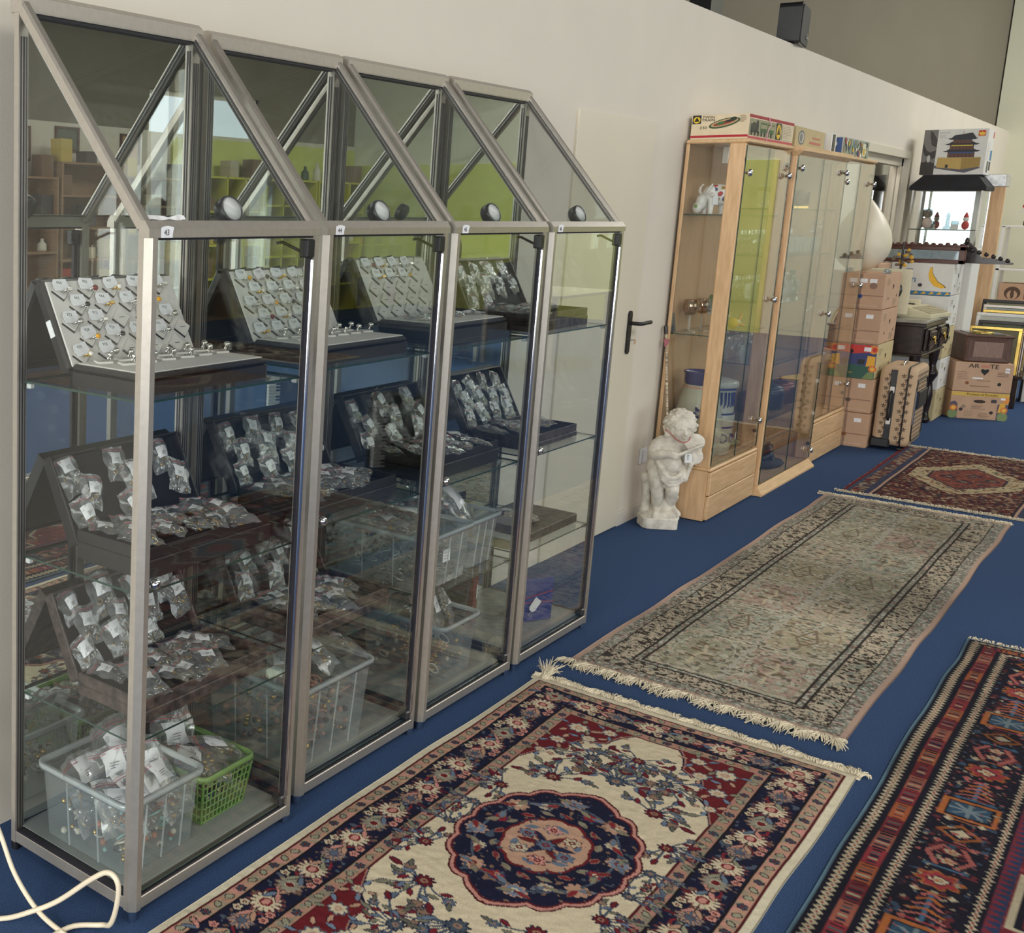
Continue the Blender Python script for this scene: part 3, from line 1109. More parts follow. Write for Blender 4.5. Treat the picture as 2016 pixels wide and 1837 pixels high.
def plastic_bin(T, lx, ly, h, label, cat='bin', taper=0.012, lid=False, group=None, ribs=True, slots=False):
    c = thing('plastic_bin', label, cat, group=group)
    c.matrix_world = T
    b = MB()
    lo, hi = rrect(taper, lx-taper, taper, ly-taper, 0.02), rrect(0, lx, 0, ly, 0.024)
    lo2, hi2 = rrect(taper+0.002, lx-taper-0.002, taper+0.002, ly-taper-0.002, 0.018), rrect(0.002, lx-0.002, 0.002, ly-0.002, 0.022)
    loft(b, [[(x, y, 0) for x, y in lo], [(x, y, h-0.01) for x, y in hi]])
    b.add([(x, y, 0.001) for x, y in lo], [tuple(range(len(lo)))])
    b.build('tub', 'bin', c)
    r = MB()
    e = 0.010
    rim = rrect(-e, lx+e, -e, ly+e, 0.03)
    loft(r, [[(x, y, h-0.012) for x, y in hi], [(x, y, h-0.014) for x, y in rim], [(x, y, h-0.001) for x, y in rim], [(x, y, h) for x, y in rrect(-e+0.002, lx+e-0.002, -e+0.002, ly+e-0.002, 0.028)], [(x, y, h) for x, y in hi2], [(x, y, h-0.012) for x, y in hi2]])
    r.build('rim', 'binrim', c)
    if ribs:
        for k in range(1, 4):
            m = MB()
            x = lx*k/4
            m.add([(x-0.002, taper-0.0005, 0), (x+0.002, taper-0.0005, 0), (x+0.002, -0.001, h-0.012), (x-0.002, -0.001, h-0.012), (x, taper-0.004, 0), (x, -0.005, h-0.012)], [(0, 4, 5, 3), (4, 1, 2, 5)])
            m.build('rib', 'binrim', c)
            if k < 3:
                m = MB()
                y = ly*k/3
                m.add([(taper-0.0005, y-0.002, 0), (taper-0.0005, y+0.002, 0), (-0.001, y+0.002, h-0.012), (-0.001, y-0.002, h-0.012), (taper-0.004, y, 0), (-0.005, y, h-0.012)], [(4, 0, 3, 5), (1, 4, 5, 2)])
                m.build('rib', 'binrim', c)
    return c


def bead_heap(T, lx, ly, h, label, mats, seed, n=150, r=0.007, kind='beads'):
    rnd = random.Random(seed)
    m = MB()
    for k in range(n):
        x, y = rnd.uniform(0.03, lx-0.03), rnd.uniform(0.03, ly-0.03)
        z = rnd.uniform(0.008, h*(0.6+0.4*math.sin(PI*x/lx)))
        if k % 5 == 4:
            m.torus(rnd.uniform(0.012, 0.022), 0.0025, 10, 4, k % len(mats), TR(x, y, z+0.01) @ RX(rnd.uniform(-1, 1)) @ RZ(rnd.uniform(0, 3)))
        else:
            q = r*rnd.uniform(0.6, 1.3)
            m.ell((x, y, z), (q, q, q), 7, 5, k % len(mats))
    o = m.build('loose_beads', mats)
    o.matrix_world = T
    tag(o, label, 'beads')
    o['kind'] = 'stuff'
    return o


M['bead_o'] = PM('amber_brown_beads', S(176, 104, 62), 0.3, var=0.25, scale=60)
M['bead_t'] = PM('turquoise_beads', S(140, 184, 176), 0.3, var=0.15, scale=60)
M['bead_b'] = PM('blue_beads', S(66, 82, 124), 0.3, var=0.2, scale=60)
M['bead_w'] = PM('pearly_beads', S(216, 206, 186), 0.25, var=0.1, scale=60)
M['bead_k'] = PM('dark_beads', S(60, 46, 40), 0.3, var=0.3, scale=60)
M['bead_p'] = PM('coral_beads', S(188, 138, 118), 0.35, var=0.15, scale=60)

PZ = 0.0635                                     # top of a cabinet's base panel
# first cabinet: milky bin and green basket
T = CAB_M[0] @ TR(0.035, 0.055, PZ)
plastic_bin(T, 0.265, 0.29, 0.185, 'milky plastic bin of jewellery bags at the bottom of the first cabinet')
bead_heap(T, 0.265, 0.15, 0.12, 'amber and turquoise beads heaped in the milky bin of the first cabinet', ['bead_o', 'bead_w', 'bead_o', 'bead_w', 'gold', 'bead_k', 'bead_t'], 3, 150)
bead_heap(T @ TR(0, 0.12, 0), 0.265, 0.16, 0.1, 'pale trinkets heaped at the back of the bin in the first cabinet', ['bead_w', 'silver', 'bead_k', 'gold'], 4, 90)
rn = random.Random(5)
for k, (x, y, a, s_, z) in enumerate(((0.06, 0.20, 0.2, 2.3, 0.10), (0.12, 0.17, -0.25, 2.2, 0.12), (0.19, 0.22, 0.1, 2.4, 0.13), (0.21, 0.14, -0.15, 2.1, 0.12), (0.13, 0.09, 0.3, 2.0, 0.10), (0.07, 0.10, -0.35, 1.9, 0.09), (0.2, 0.07, 0.2, 1.9, 0.10))):
    zip_bag(T @ TR(x, y, z+0.02) @ RZ(a) @ RX(1.15-0.05*k), 'large zip bag %s from the mirror in the milky bin of the first cabinet' % ORD[k], 'large bags in the milky bin', k % 6, s_)
# green basket
T = CAB_M[0] @ TR(0.325, 0.07, PZ)
lx, ly, h = 0.20, 0.24, 0.135
b = thing('lattice_basket', 'light green lattice basket beside the milky bin in the first cabinet', 'basket')
b.matrix_world = T
m = MB()
tp = 0.018


def bk(u, z, side):
    q = tp*(1-z/h)
    if side == 0:
        return (q+u*(lx-2*q), q, z)
    if side == 1:
        return (q+u*(lx-2*q), ly-q, z)
    if side == 2:
        return (q, q+u*(ly-2*q), z)
    return (lx-q, q+u*(ly-2*q), z)


for side in range(4):
    n = 11 if side < 2 else 13
    for k in range(n+1):
        m.tube([bk(k/n, 0, side), bk(k/n, h-0.01, side)], 0.0022 if 0 < k < n else 0.004, 4)
    for q in range(0, 7):
        z = (h-0.012)*q/6
        m.tube([bk(0, z, side), bk(1, z, side)], 0.0022, 4)
m.build('lattice', 'green', b)
r = MB()
loft(r, [[(x, y, h-0.016) for x, y in rrect(0.001, lx-0.001, 0.001, ly-0.001, 0.02)], [(x, y, h-0.016) for x, y in rrect(-0.006, lx+0.006, -0.006, ly+0.006, 0.024)], [(x, y, h) for x, y in rrect(-0.006, lx+0.006, -0.006, ly+0.006, 0.024)], [(x, y, h) for x, y in rrect(0.001, lx-0.001, 0.001, ly-0.001, 0.02)], [(x, y, h-0.016) for x, y in rrect(0.001, lx-0.001, 0.001, ly-0.001, 0.02)]])
r.build('rim', 'green', b)
MB().box(tp, lx-tp, tp, ly-tp, 0, 0.003).build('floor_plate', 'green', b)
bead_heap(T @ TR(0.005, 0.01, 0.004), 0.19, 0.21, 0.1, 'chains and blue trinkets heaped in the green lattice basket', ['bead_k', 'bead_b', 'silver', 'bead_w', 'bead_k'], 8, 110)
MB().cbox(0.02, 0.18, 0.11, 0.118, 0.02, 0.138, 0.002).build('x', 'bead_b')
o = bpy.data.objects['x']
o.name = 'blue_card'
o.matrix_world = T
tag(o, 'dark blue card standing across the green lattice basket', 'card')
for k, (x, y, a, s_) in enumerate(((0.07, 0.07, 0.7, 2.2), (0.15, 0.08, 1.1, 2.1), (0.1, 0.19, -0.2, 2.4))):
    zip_bag(T @ TR(x, y, 0.11+0.006*k) @ RZ(a) @ RX(0.3 if k < 2 else 1.1), 'large zip bag %s over the green lattice basket' % ORD[k], 'bags on the green basket', (k*2+1) % 6, s_)
# second cabinet: tall bin pair at the bottom
T = CAB_M[1] @ TR(0.04, 0.035, PZ)
plastic_bin(T, 0.36, 0.33, 0.235, 'tall ribbed milky bin at the bottom of the second cabinet', taper=0.016)
bead_heap(T, 0.36, 0.33, 0.17, 'coral and gold necklaces heaped in the tall bin of the second cabinet', ['bead_p', 'gold', 'bead_k', 'bead_k', 'bead_p'], 11, 230, 0.008)
for k in range(7):
    zip_bag(T @ TR(0.06+0.045*k, 0.10+0.05*(k % 3), 0.23+0.008*(k % 4)) @ RZ(-0.8+0.35*k) @ RX(0.55+0.1*(k % 3)), 'large zip bag %s along the top of the tall bin' % ORD[k], 'bags on the tall bin of the second cabinet', k % 6, 2.0)
# third cabinet: two bins on the lowest shelf, one bin and a dark frame at the bottom
T = CAB_M[2] @ TR(0.03, 0.04, SHELVES[0]+0.002)
plastic_bin(T, 0.30, 0.33, 0.175, 'wide milky bin with white sticker on the lowest shelf of the third cabinet')
bead_heap(T, 0.30, 0.33, 0.12, 'blue and dark necklaces heaped in the wide milky bin', ['bead_k', 'bead_b', 'bead_k', 'bead_k', 'silver'], 13, 170, 0.006)
m = MB()
m.box(0.12, 0.165, 0.0045, 0.0052, 0.075, 0.115, 0)
for q in range(3):
    m.box(0.127, 0.155-0.006*q, 0.0038, 0.0045, 0.085+q*0.009, 0.0865+q*0.009, 1)
o = m.build('sticker', ['paper', 'inkfaint'], [x for x in bpy.data.objects if x.name.startswith('plastic_bin') and x.get('label', '').startswith('wide milky')][0])
for k in range(5):
    zip_bag(T @ TR(0.05+0.05*k, 0.14+0.06*(k % 2), 0.165+0.006*k) @ RZ(0.5*k) @ RX(0.35), 'large zip bag %s along the top of the wide bin' % ORD[k], 'bags on the wide bin of the third cabinet', k % 6, 2.1)
T = CAB_M[2] @ TR(0.36, 0.06, SHELVES[0]+0.002)
plastic_bin(T, 0.20, 0.29, 0.165, 'narrow milky bin with one large bag on the lowest shelf of the third cabinet')
zip_bag(T @ TR(0.1, 0.13, 0.15) @ RZ(0.4) @ RX(0.9), 'very large clear zip bag standing in the narrow milky bin', None, 2, 3.0)
zip_bag(T @ TR(0.1, 0.2, 0.09) @ RZ(-0.4) @ RX(0.6), 'clear zip bag at the back of the narrow milky bin', None, 4, 2.2)
T = CAB_M[2] @ TR(0.20, 0.05, PZ)
plastic_bin(T, 0.24, 0.30, 0.20, 'round-cornered milky bin at the bottom of the third cabinet', ribs=False)
bead_heap(T, 0.24, 0.30, 0.14, 'gold and brown trinkets heaped in the round-cornered bin', ['bead_o', 'bead_k', 'gold', 'bead_w'], 17, 130)
for k in range(3):
    zip_bag(T @ TR(0.05+0.07*k, 0.12, 0.2) @ RZ(0.3*k) @ RX(1.2), 'large zip bag %s along the round-cornered bin' % ORD[k], 'bags in the round-cornered bin', (k+3) % 6, 2.2)
m = MB()
B = TR(0.455, 0.12, PZ) @ RY(0.16)
m.cbox(0, 0.016, 0, 0.24, 0, 0.30, 0.002)
o = m.build('black_picture', 'blackpl')
o.matrix_world = CAB_M[2] @ B
tag(o, 'black framed picture leaning beside the round-cornered bin', 'frame')
# fourth cabinet
T = CAB_M[3] @ TR(0.17, 0.06, SHELVES[0]+0.0005)
m = MB()
m.cbox(0, 0.40, 0, 0.24, 0, 0.034, 0.003)
o = m.build('flat_case', 'casebrn')
o.matrix_world = T
tag(o, 'closed marbled case on the lowest shelf of the fourth cabinet', 'jewellery case')
zip_bag(T @ TR(0.14, 0.10, 0.034) @ RZ(0.4), 'zip bag lying on the closed marbled case', None, 1, 1.7)
zip_bag(T @ TR(0.2, 0.19, 0.034) @ RZ(1.3), 'small zip bag with white sticker at the back of the closed marbled case', None, 3, 0.9)
for k, (mt, lab, hh, z) in enumerate((('kraft2', 'cream book at the bottom of the small pile in the fourth cabinet', 0.03, 0), ('paper', 'white book in the middle of the small pile in the fourth cabinet', 0.022, 0.031), ('bead_b', 'blue box on top of the small pile in the fourth cabinet', 0.03, 0.054))):
    m = MB()
    m.cbox(0.03+0.004*k, 0.15, 0.06+0.006*k, 0.20, SHELVES[0]+0.001+z, SHELVES[0]+0.001+z+hh, 0.002, 0)
    o = m.build('book' if k < 2 else 'small_box', mt)
    o.matrix_world = CAB_M[3]
    tag(o, lab, 'book' if k < 2 else 'box')
m = MB()
m.cbox(0.03, 0.11, 0.25, 0.36, SHELVES[0]+0.001, SHELVES[0]+0.125, 0.002)
o = m.build('small_carton', 'kraft2')
o.matrix_world = CAB_M[3]
tag(o, 'small tan carton behind the book pile in the fourth cabinet', 'box')
T = CAB_M[3] @ TR(0.30, 0.13, PZ) @ RZ(-0.45)
M['navybox'] = PM('navy_box_paper', S(36, 56, 128), 0.5, var=0.12, scale=40)
c = thing('gift_box', 'navy blue box with red string and white tag at the bottom of the fourth cabinet', 'box')
c.matrix_world = T
MB().cbox(0, 0.145, 0, 0.05, 0, 0.165, 0.002).build('carton', 'navybox', c)
m = MB()
for z0, z1 in ((0.09, 0.115), (0.075, 0.072)):
    m.tube([(-0.002, -0.002, z0), (0.147, -0.002, z1), (0.147, 0.052, z0), (-0.002, 0.052, z1), (-0.002, -0.002, z0)], 0.0013, 5)
m.build('string', 'redink', c)
m = MB()
m.prism([(-0.016, -0.026), (0.016, -0.026), (0.016, 0.018), (0.008, 0.028), (-0.008, 0.028), (-0.016, 0.018)], 0, 0.001, 0, face_ny(0.062, -0.003, 0.065) @ RZ(2.5))
m.tube([(0.05, -0.004, 0.045), (0.035, -0.006, 0.03), (0.045, -0.005, 0.02), (0.05, -0.004, 0.03)], 0.0006, 4)
m.build('price_tag', 'paper', c)
T = CAB_M[3] @ TR(0.10, 0.22, PZ) @ RZ(0.3)
m = MB()
m.cbox(0, 0.10, 0, 0.035, 0, 0.21, 0.002, 0)
m.box(-0.001, 0.101, -0.001, 0.036, 0.03, 0.034, 1)
m.box(-0.001, 0.101, -0.001, 0.036, 0.15, 0.154, 1)
m.box(0.055, 0.08, -0.0025, -0.0015, 0.10, 0.15, 2)
o = m.build('red_box', [PM('dark_red_box_paper', S(122, 44, 36), 0.6, var=0.15), 'redink', 'paper'])
o.matrix_world = T
tag(o, 'narrow dark red box with white tag behind the navy box', 'box')
# small closed cases beside the open ones in the fourth cabinet
for k, (x, si, w_, lab) in enumerate(((0.40, 2, 0.16, 'flat black case lying open under the brown case, top shelf of fourth cabinet'),)):
    pass

# ------------------------------------------------------------------ rugs: weave colours are worked out knot by knot
class Weave:
    def __init__(s, L, Wd, res, base):
        s.L, s.W = L, Wd
        s.nx, s.ny = int(L/res)+1, int(Wd/res)+1
        s.a = np.linspace(-L/2, L/2, s.nx)
        s.b = np.linspace(-Wd/2, Wd/2, s.ny)
        s.S, s.T = np.meshgrid(s.a, s.b, indexing='ij')
        s.img = np.empty((s.nx, s.ny, 3))
        s.img[:] = base
        s.res = res

    def win(s, c, d, r):
        i0, i1 = np.searchsorted(s.a, c-r), np.searchsorted(s.a, c+r)
        j0, j1 = np.searchsorted(s.b, d-r), np.searchsorted(s.b, d+r)
        return slice(i0, i1), slice(j0, j1)

    def mask(s, m, col):
        s.img[m] = col

    def ell(s, c, d, a, b, rot, col):
        k = s.win(c, d, max(a, b)*1.05+s.res)
        x, y = s.S[k]-c, s.T[k]-d
        u, v = x*math.cos(rot)+y*math.sin(rot), -x*math.sin(rot)+y*math.cos(rot)
        s.img[k][(u/a)**2+(v/b)**2 <= 1] = col

    def flower(s, c, d, R, n, col, ol, cc, rot=0.0, deep=0.4, p=1.0):
        for q, cl in ((1.0, ol), (0.82, col)):
            k = s.win(c, d, R*1.05+s.res)
            x, y = s.S[k]-c, s.T[k]-d
            th = np.arctan2(y, x)
            rr = R*q*((1-deep)+deep*np.abs(np.cos(n/2*(th-rot)))**p)
            s.img[k][np.hypot(x, y) <= rr] = cl
        if cc is not None:
            s.ell(c, d, R*0.34, R*0.34, 0, cc)
            s.ell(c, d, R*0.14, R*0.14, 0, col)

    def leaf(s, c, d, ang, L, w, col, ol=None):
        for q, cl in (((1.0, ol), (0.7, col)) if ol is not None else ((1.0, col),)):
            k = s.win(c, d, L*1.1+s.res)
            x, y = s.S[k]-c, s.T[k]-d
            u = (x*math.cos(ang)+y*math.sin(ang))/L
            v = -x*math.sin(ang)+y*math.cos(ang)
            m = (u > 0.02) & (u < 1) & (np.abs(v) < w*q*np.sin(PI*np.clip(u, 0, 1))**0.8)
            s.img[k][m] = cl

    def stroke(s, pts, w, col):
        for (a, b), (c, d) in zip(pts[:-1], pts[1:]):
            m0, m1 = (a+c)/2, (b+d)/2
            ln = math.hypot(c-a, d-b)
            if ln < 1e-6:
                continue
            k = s.win(m0, m1, ln/2+w*2)
            x, y = s.S[k]-a, s.T[k]-b
            t = np.clip((x*(c-a)+y*(d-b))/ln**2, 0, 1)
            s.img[k][np.hypot(x-t*(c-a), y-t*(d-b)) <= w/2+s.res*0.3] = col

    def poly(s, pts, col):
        xs, ys = [p[0] for p in pts], [p[1] for p in pts]
        k = s.win((min(xs)+max(xs))/2, (min(ys)+max(ys))/2, max(max(xs)-min(xs), max(ys)-min(ys))/2+s.res)
        X, Y = s.S[k], s.T[k]
        m = np.zeros(X.shape, bool)
        n = len(pts)
        for i in range(n):
            (x0, y0), (x1, y1) = pts[i], pts[(i+1) % n]
            if y0 == y1:
                continue
            c = ((Y < y0) != (Y < y1)) & (X < x0+(Y-y0)*(x1-x0)/(y1-y0))
            m ^= c
        s.img[k][m] = col

    def noise(s, size, seed):
        rng = np.random.default_rng(seed)
        n = rng.standard_normal((s.nx, s.ny))
        fx, fy = np.fft.fftfreq(s.nx, s.res)[:, None], np.fft.rfftfreq(s.ny, s.res)[None, :]
        g = np.exp(-(fx**2+fy**2)*(size*PI)**2/2)
        r = np.fft.irfft2(np.fft.rfft2(n)*g, s=n.shape)
        return r/r.std()

    def edge(s):
        return np.minimum(s.L/2-np.abs(s.S), s.W/2-np.abs(s.T))

    def speck(s, m, size, seed, cols, lo=-0.9):
        """scatter of small knots of several colours inside mask m"""
        for k, cl in enumerate(cols):
            n = s.noise(size, seed+k)
            s.img[m & (n > -lo)] = cl

    def to_object(s, name, cx_, cy_, z, rot, wav, seed, mat):
        rng = s.noise(0.35, seed)*wav
        nx, ny = s.nx, s.ny
        co = np.empty((nx*ny, 3), np.float32)
        co[:, 0], co[:, 1] = s.S.ravel(), s.T.ravel()
        e = np.clip(s.edge()/0.05, 0, 1)
        zz = z+np.abs(rng)*e+0.0004*s.noise(0.012, seed+1)*np.clip(s.edge()/0.01, 0, 1)
        co[:, 2] = np.maximum(zz, z*0.8).ravel()
        # outline wobble
        wob = 0.0028*s.noise(0.25, seed+2)*np.clip(1-s.edge()/0.12, 0, 1)
        co[:, 1] += wob.ravel()
        i = (np.arange(nx-1)[:, None]*ny+np.arange(ny-1)[None, :]).ravel()
        q = np.stack([i, i+ny, i+ny+1, i+1], 1)
        # skirt down to the floor
        rim = np.concatenate([np.arange(0, nx*ny, ny), (nx-1)*ny+np.arange(1, ny), np.arange((nx-1)*ny-1, ny-1, -ny), np.arange(ny-1, 0, -1)])
        low = co[rim].copy()
        low[:, 2] = 0.0005
        k = len(rim)
        a = np.arange(k)
        sk = np.stack([rim[a], nx*ny+a, nx*ny+(a+1) % k, rim[(a+1) % k]], 1)[:, ::-1]
        vs = np.concatenate([co, low])
        fs = np.concatenate([q, sk]).astype(np.int32)
        me = bpy.data.meshes.new(name)
        me.vertices.add(len(vs))
        me.vertices.foreach_set('co', vs.ravel())
        me.loops.add(fs.size)
        me.loops.foreach_set('vertex_index', fs.ravel())
        me.polygons.add(len(fs))
        me.polygons.foreach_set('loop_start', np.arange(0, fs.size, 4, dtype=np.int32))
        me.polygons.foreach_set('loop_total', np.full(len(fs), 4, np.int32))
        me.polygons.foreach_set('use_smooth', np.ones(len(fs), bool))
        me.update(calc_edges=True)
        me.validate()
        c = np.clip(s.img.reshape(-1, 3)/255.0, 0, 1)
        c = np.where(c <= 0.04045, c/12.92, ((c+0.055)/1.055)**2.4)
        c = np.concatenate([c, c[rim]])
        rgba = np.ones((len(c), 4), np.float32)
        rgba[:, :3] = c
        at = me.color_attributes.new('weave', 'FLOAT_COLOR', 'POINT')
        at.data.foreach_set('color', rgba.ravel())
        me.materials.append(mat)
        o = obj(name, me, None, (cx_, cy_, 0), (0, 0, rot))
        return o


def fringe(rug, x, y0, y1, out, length, n, seed, mat, lean=0.5, band=0.02):
    """warp ends left loose along a short side: nobody could count them"""
    rnd = random.Random(seed)
    m = MB()
    m.box(min(x, x+out*band), max(x, x+out*band), y0, y1, 0.0008, 0.006)
    ph = rnd.uniform(0, 6)
    for k in range(n):
        y = y0+(y1-y0)*(k+rnd.random())/n
        l = length*rnd.uniform(0.55, 1.15)*(0.8+0.25*math.sin(k*0.11+ph))
        a = lean*math.sin(k*0.07+ph*2)+rnd.uniform(-0.35, 0.35)
        z0 = 0.004+rnd.random()*0.007
        pts = []
        for q in range(4):
            t = q/3
            pts.append((x+out*(band*0.7+l*t*math.cos(a*t)), y+l*t*math.sin(a)+0.003*math.sin(t*6+k), max(0.0016, z0+0.008*math.sin(t*PI)-0.006*t*t)))
        m.tube(pts, [0.0021, 0.0023, 0.0020, 0.0009], 4, caps=False)
    o = m.build('fringe', mat, rug)
    o['kind'] = 'stuff'
    return o


M['pile'] = VCOL('wool_pile', 0.95, 0.16, 420, 0.35)
M['fringe_c'] = PM('cream_cotton_fringe', S(218, 206, 180), 0.9, var=0.12, scale=60)
M['fringe_g'] = PM('greyish_cotton_fringe', S(204, 194, 174), 0.9, var=0.14, scale=60)
NAVY, CREAM, SALM, RED, BLUE, SAGE, PINK, DARK = [np.array(c, float) for c in ((26, 28, 58), (226, 208, 172), (198, 150, 122), (118, 28, 36), (104, 122, 146), (140, 138, 112), (212, 142, 128), (30, 24, 34))]


# --- first rug: ivory field, navy medallion
def rug_medallion():
    w = Weave(1.985, 0.925, 0.0032, CREAM)
    e = w.edge()
    S_, T_ = w.S, w.T
    HS, HT = w.L/2, w.W/2
    n1 = w.noise(0.012, 1)
    w.mask(e < 0.062, SALM)
    w.mask((e < 0.062) & (n1 > 0.9), PINK)
    w.mask((e < 0.062) & (n1 < -0.8), np.array((168, 150, 124.)))
    w.mask((e > 0.062) & (e < 0.168), NAVY)
    w.mask((e > 0.168) & (e < 0.205), SALM*0.92)
    w.mask((e > 0.168) & (e < 0.205) & (n1 > 0.8), PINK*0.9)
    w.mask((e > 0.168) & (e < 0.205) & (n1 < -0.7), np.array((150, 140, 118.)))
    for d in (0.0235, 0.062, 0.168, 0.205):
        w.mask(np.abs(e-d) < 0.0032, RED*0.8 if d in (0.0235, 0.205) else DARK)
    w.mask(e < 0.021, np.array((228, 216, 184.)))

    def along(off, step, fn):
        """walk round the rug at distance off from the edge"""
        for sx in (-1, 1):
            n = int(round((2*(HT-off))/step))
            for k in range(n+1):
                fn(sx*(HS-off), -(HT-off)+2*(HT-off)*k/n, k, PI/2)
        for sy in (-1, 1):
            n = int(round((2*(HS-off))/step))
            for k in range(1, n):
                fn(-(HS-off)+2*(HS-off)*k/n, sy*(HT-off), k, 0)

    def guard(a, b, k, dr):
        if k % 3 == 0:
            w.flower(a, b, 0.0135, 6, BLUE*0.62, NAVY*0.8, RED, 0.3, 0.25)
        else:
            w.ell(a, b, 0.013, 0.0095, dr+0.7*(-1)**k, DARK*1.4)
            w.ell(a, b, 0.0105, 0.007, dr+0.7*(-1)**k, SAGE*1.15)
    along(0.042, 0.043, guard)
    along(0.187, 0.043, guard)
    # vines of the main border
    for sx in (-1, 1):
        pts = [(sx*(HS-0.115-0.026*math.sin(t*55)), t) for t in np.linspace(-HT+0.11, HT-0.11, 70)]
        w.stroke(pts, 0.004, RED*1.2)
        pts = [(t, sx*(HT-0.115-0.026*math.sin(t*50))) for t in np.linspace(-HS+0.11, HS-0.11, 140)]
        w.stroke(pts, 0.004, RED*1.2)

    def main(a, b, k, dr):
        q = k % 4
        s1 = 1 if k % 2 else -1
        for dl, aa in ((0.05, 0.5), (0.05, -0.5), (-0.05, 2.6), (-0.05, -2.6)):
            ca, cb = a+dl*math.cos(dr)*0.9, b+dl*math.sin(dr)*0.9
            w.leaf(ca, cb, dr+aa, 0.042, 0.0085, (BLUE, SAGE*1.1, SALM, PINK)[(k+int(aa > 0)) % 4], DARK*1.3)
        if q in (0, 2):
            w.flower(a, b, 0.046, 14, CREAM*0.97, np.array((120, 62, 60.)), RED*1.1, 0.2, 0.62, 0.6)
            w.ell(a, b, 0.012, 0.009, dr, PINK)
        elif q == 1:
            w.flower(a, b, 0.038, 9, SALM*0.92, DARK*1.6, RED, 0.1, 0.35)
            for t in range(9):
                w.stroke([(a, b), (a+0.03*math.cos(t*0.698+0.1), b+0.03*math.sin(t*0.698+0.1))], 0.0028, BLUE*0.8)
        else:
            w.flower(a, b, 0.037, 11, np.array((150, 146, 128.)), SALM*0.7, CREAM*0.9, 0.1, 0.4)
            w.ell(a, b, 0.010, 0.010, 0, RED)
        px_, py_ = -math.sin(dr), math.cos(dr)
        for q2 in (-1, 1):
            w.flower(a+0.036*px_*q2+0.033*math.cos(dr)*s1, b+0.036*py_*q2+0.033*math.sin(dr)*s1, 0.015, 5, (PINK, CREAM*0.92)[q2 > 0], DARK, RED, 0.5, 0.3)
    nb = w.noise(0.010, 6)
    bandm = (e > 0.066) & (e < 0.164)
    w.mask(bandm & (nb > 1.55), BLUE*0.75)
    w.mask(bandm & (nb < -1.65), SALM*0.62)
    along(0.115, 0.094, main)
    FS, FT = HS-0.208, HT-0.208
    # corner pieces
    P, Q = FS-np.abs(S_), FT-np.abs(T_)
    ins = (P > 0) & (Q > 0)
    d = P/0.40+Q/0.215
    ang = np.arctan2(Q/0.215, P/0.40)
    lob = 1-0.10*np.abs(np.sin(ang*5.0+0.4))-0.10*(np.abs(ang-0.78) < 0.18)
    w.mask(ins & (d < lob), NAVY)
    w.mask(ins & (d < lob-0.025), PINK*0.85)
    w.mask(ins & (d < lob-0.05), RED)
    rn = random.Random(3)
    for ms in (-1, 1):
        for mt in (-1, 1):
            def at(p, q):
                return ms*(FS-p), mt*(FT-q)
            for (p, q, R) in ((0.07, 0.05, 0.034), (0.19, 0.035, 0.026), (0.035, 0.13, 0.024), (0.12, 0.10, 0.024), (0.29, 0.025, 0.018)):
                w.flower(*at(p, q), R, 8, CREAM*0.95, BLUE*0.8, SALM, 0.3, 0.3)
                for k in range(5):
                    aa = k*1.26+p*9
                    a0, b0 = at(p+R*1.1*math.cos(aa), q+R*1.1*math.sin(aa))
                    w.leaf(a0, b0, math.atan2(-mt*math.sin(aa), -ms*math.cos(aa)), 0.03, 0.008, (BLUE*1.1, SALM, SAGE)[k % 3], DARK)

    # sprays on the ivory field
    def spray(s0, t0, ang, sc, seed):
        r = random.Random(seed)
        for ms in (-1, 1):
            for mt in (-1, 1):
                r.seed(seed)
                for k in range(9):
                    da = (k-4)*0.40+r.uniform(-0.15, 0.15)
                    ln = sc*r.uniform(0.055, 0.10)
                    a1 = ang+da
                    e0, e1 = s0+ln*math.cos(a1), t0+ln*math.sin(a1)
                    w.stroke([(ms*s0, mt*t0), (ms*(s0+e0)/2+0.006*ms, mt*(t0+e1)/2), (ms*e0, mt*e1)], 0.0036, BLUE*0.75)
                    dv = math.atan2(mt*math.sin(a1), ms*math.cos(a1))
                    if k % 2 == 0:
                        w.flower(ms*e0, mt*e1, sc*0.0165, 8, (BLUE*0.85, RED*1.05, SALM*0.75)[k % 3], NAVY*1.2, SALM*0.8, k, 0.3)
                        w.leaf(ms*e0, mt*e1, dv-0.7, 0.034*sc, 0.007*sc, (SAGE*0.75, RED*0.95)[k % 2], NAVY*1.4)
                    else:
                        w.leaf(ms*e0, mt*e1, dv, 0.045*sc, 0.010*sc, (BLUE*0.9, RED, SAGE*0.95)[k % 3], NAVY*1.3)
                    h0, h1 = s0+0.6*ln*math.cos(a1), t0+0.6*ln*math.sin(a1)
                    w.leaf(ms*h0, mt*h1, dv+0.8*mt, 0.032*sc, 0.008*sc, (RED*1.1, SAGE*0.9, BLUE)[k % 3], NAVY*1.3)
                w.flower(ms*s0, mt*t0, sc*0.026, 9, (BLUE*0.7, RED*0.95)[seed % 2], NAVY, SALM*0.8, 0.2, 0.35)
    spray(0.46, 0.0, 0.0, 1.15, 20)
    spray(0.36, 0.135, 0.55, 1.05, 21)
    spray(0.55, 0.10, 1.2, 0.9, 22)
    spray(0.21, 0.215, 1.9, 0.85, 23)
    spray(0.07, 0.225, 3.0, 0.7, 24)
    spray(0.63, 0.0, 2.4, 0.85, 25)
    # medallion
    MA, MBb = 0.335, 0.215
    th = np.arctan2(T_/MBb, S_/MA)
    rho = np.hypot(S_/MA, T_/MBb)
    edge = 0.93+0.055*np.abs(np.sin(th*8))+0.10*np.exp(-(np.sin(th)/0.12)**2)
    w.mask(rho < edge, RED*0.75)
    w.mask(rho < edge-0.02, PINK)
    w.mask(rho < edge-0.055, RED*0.9)
    w.mask(rho < edge-0.075, NAVY)
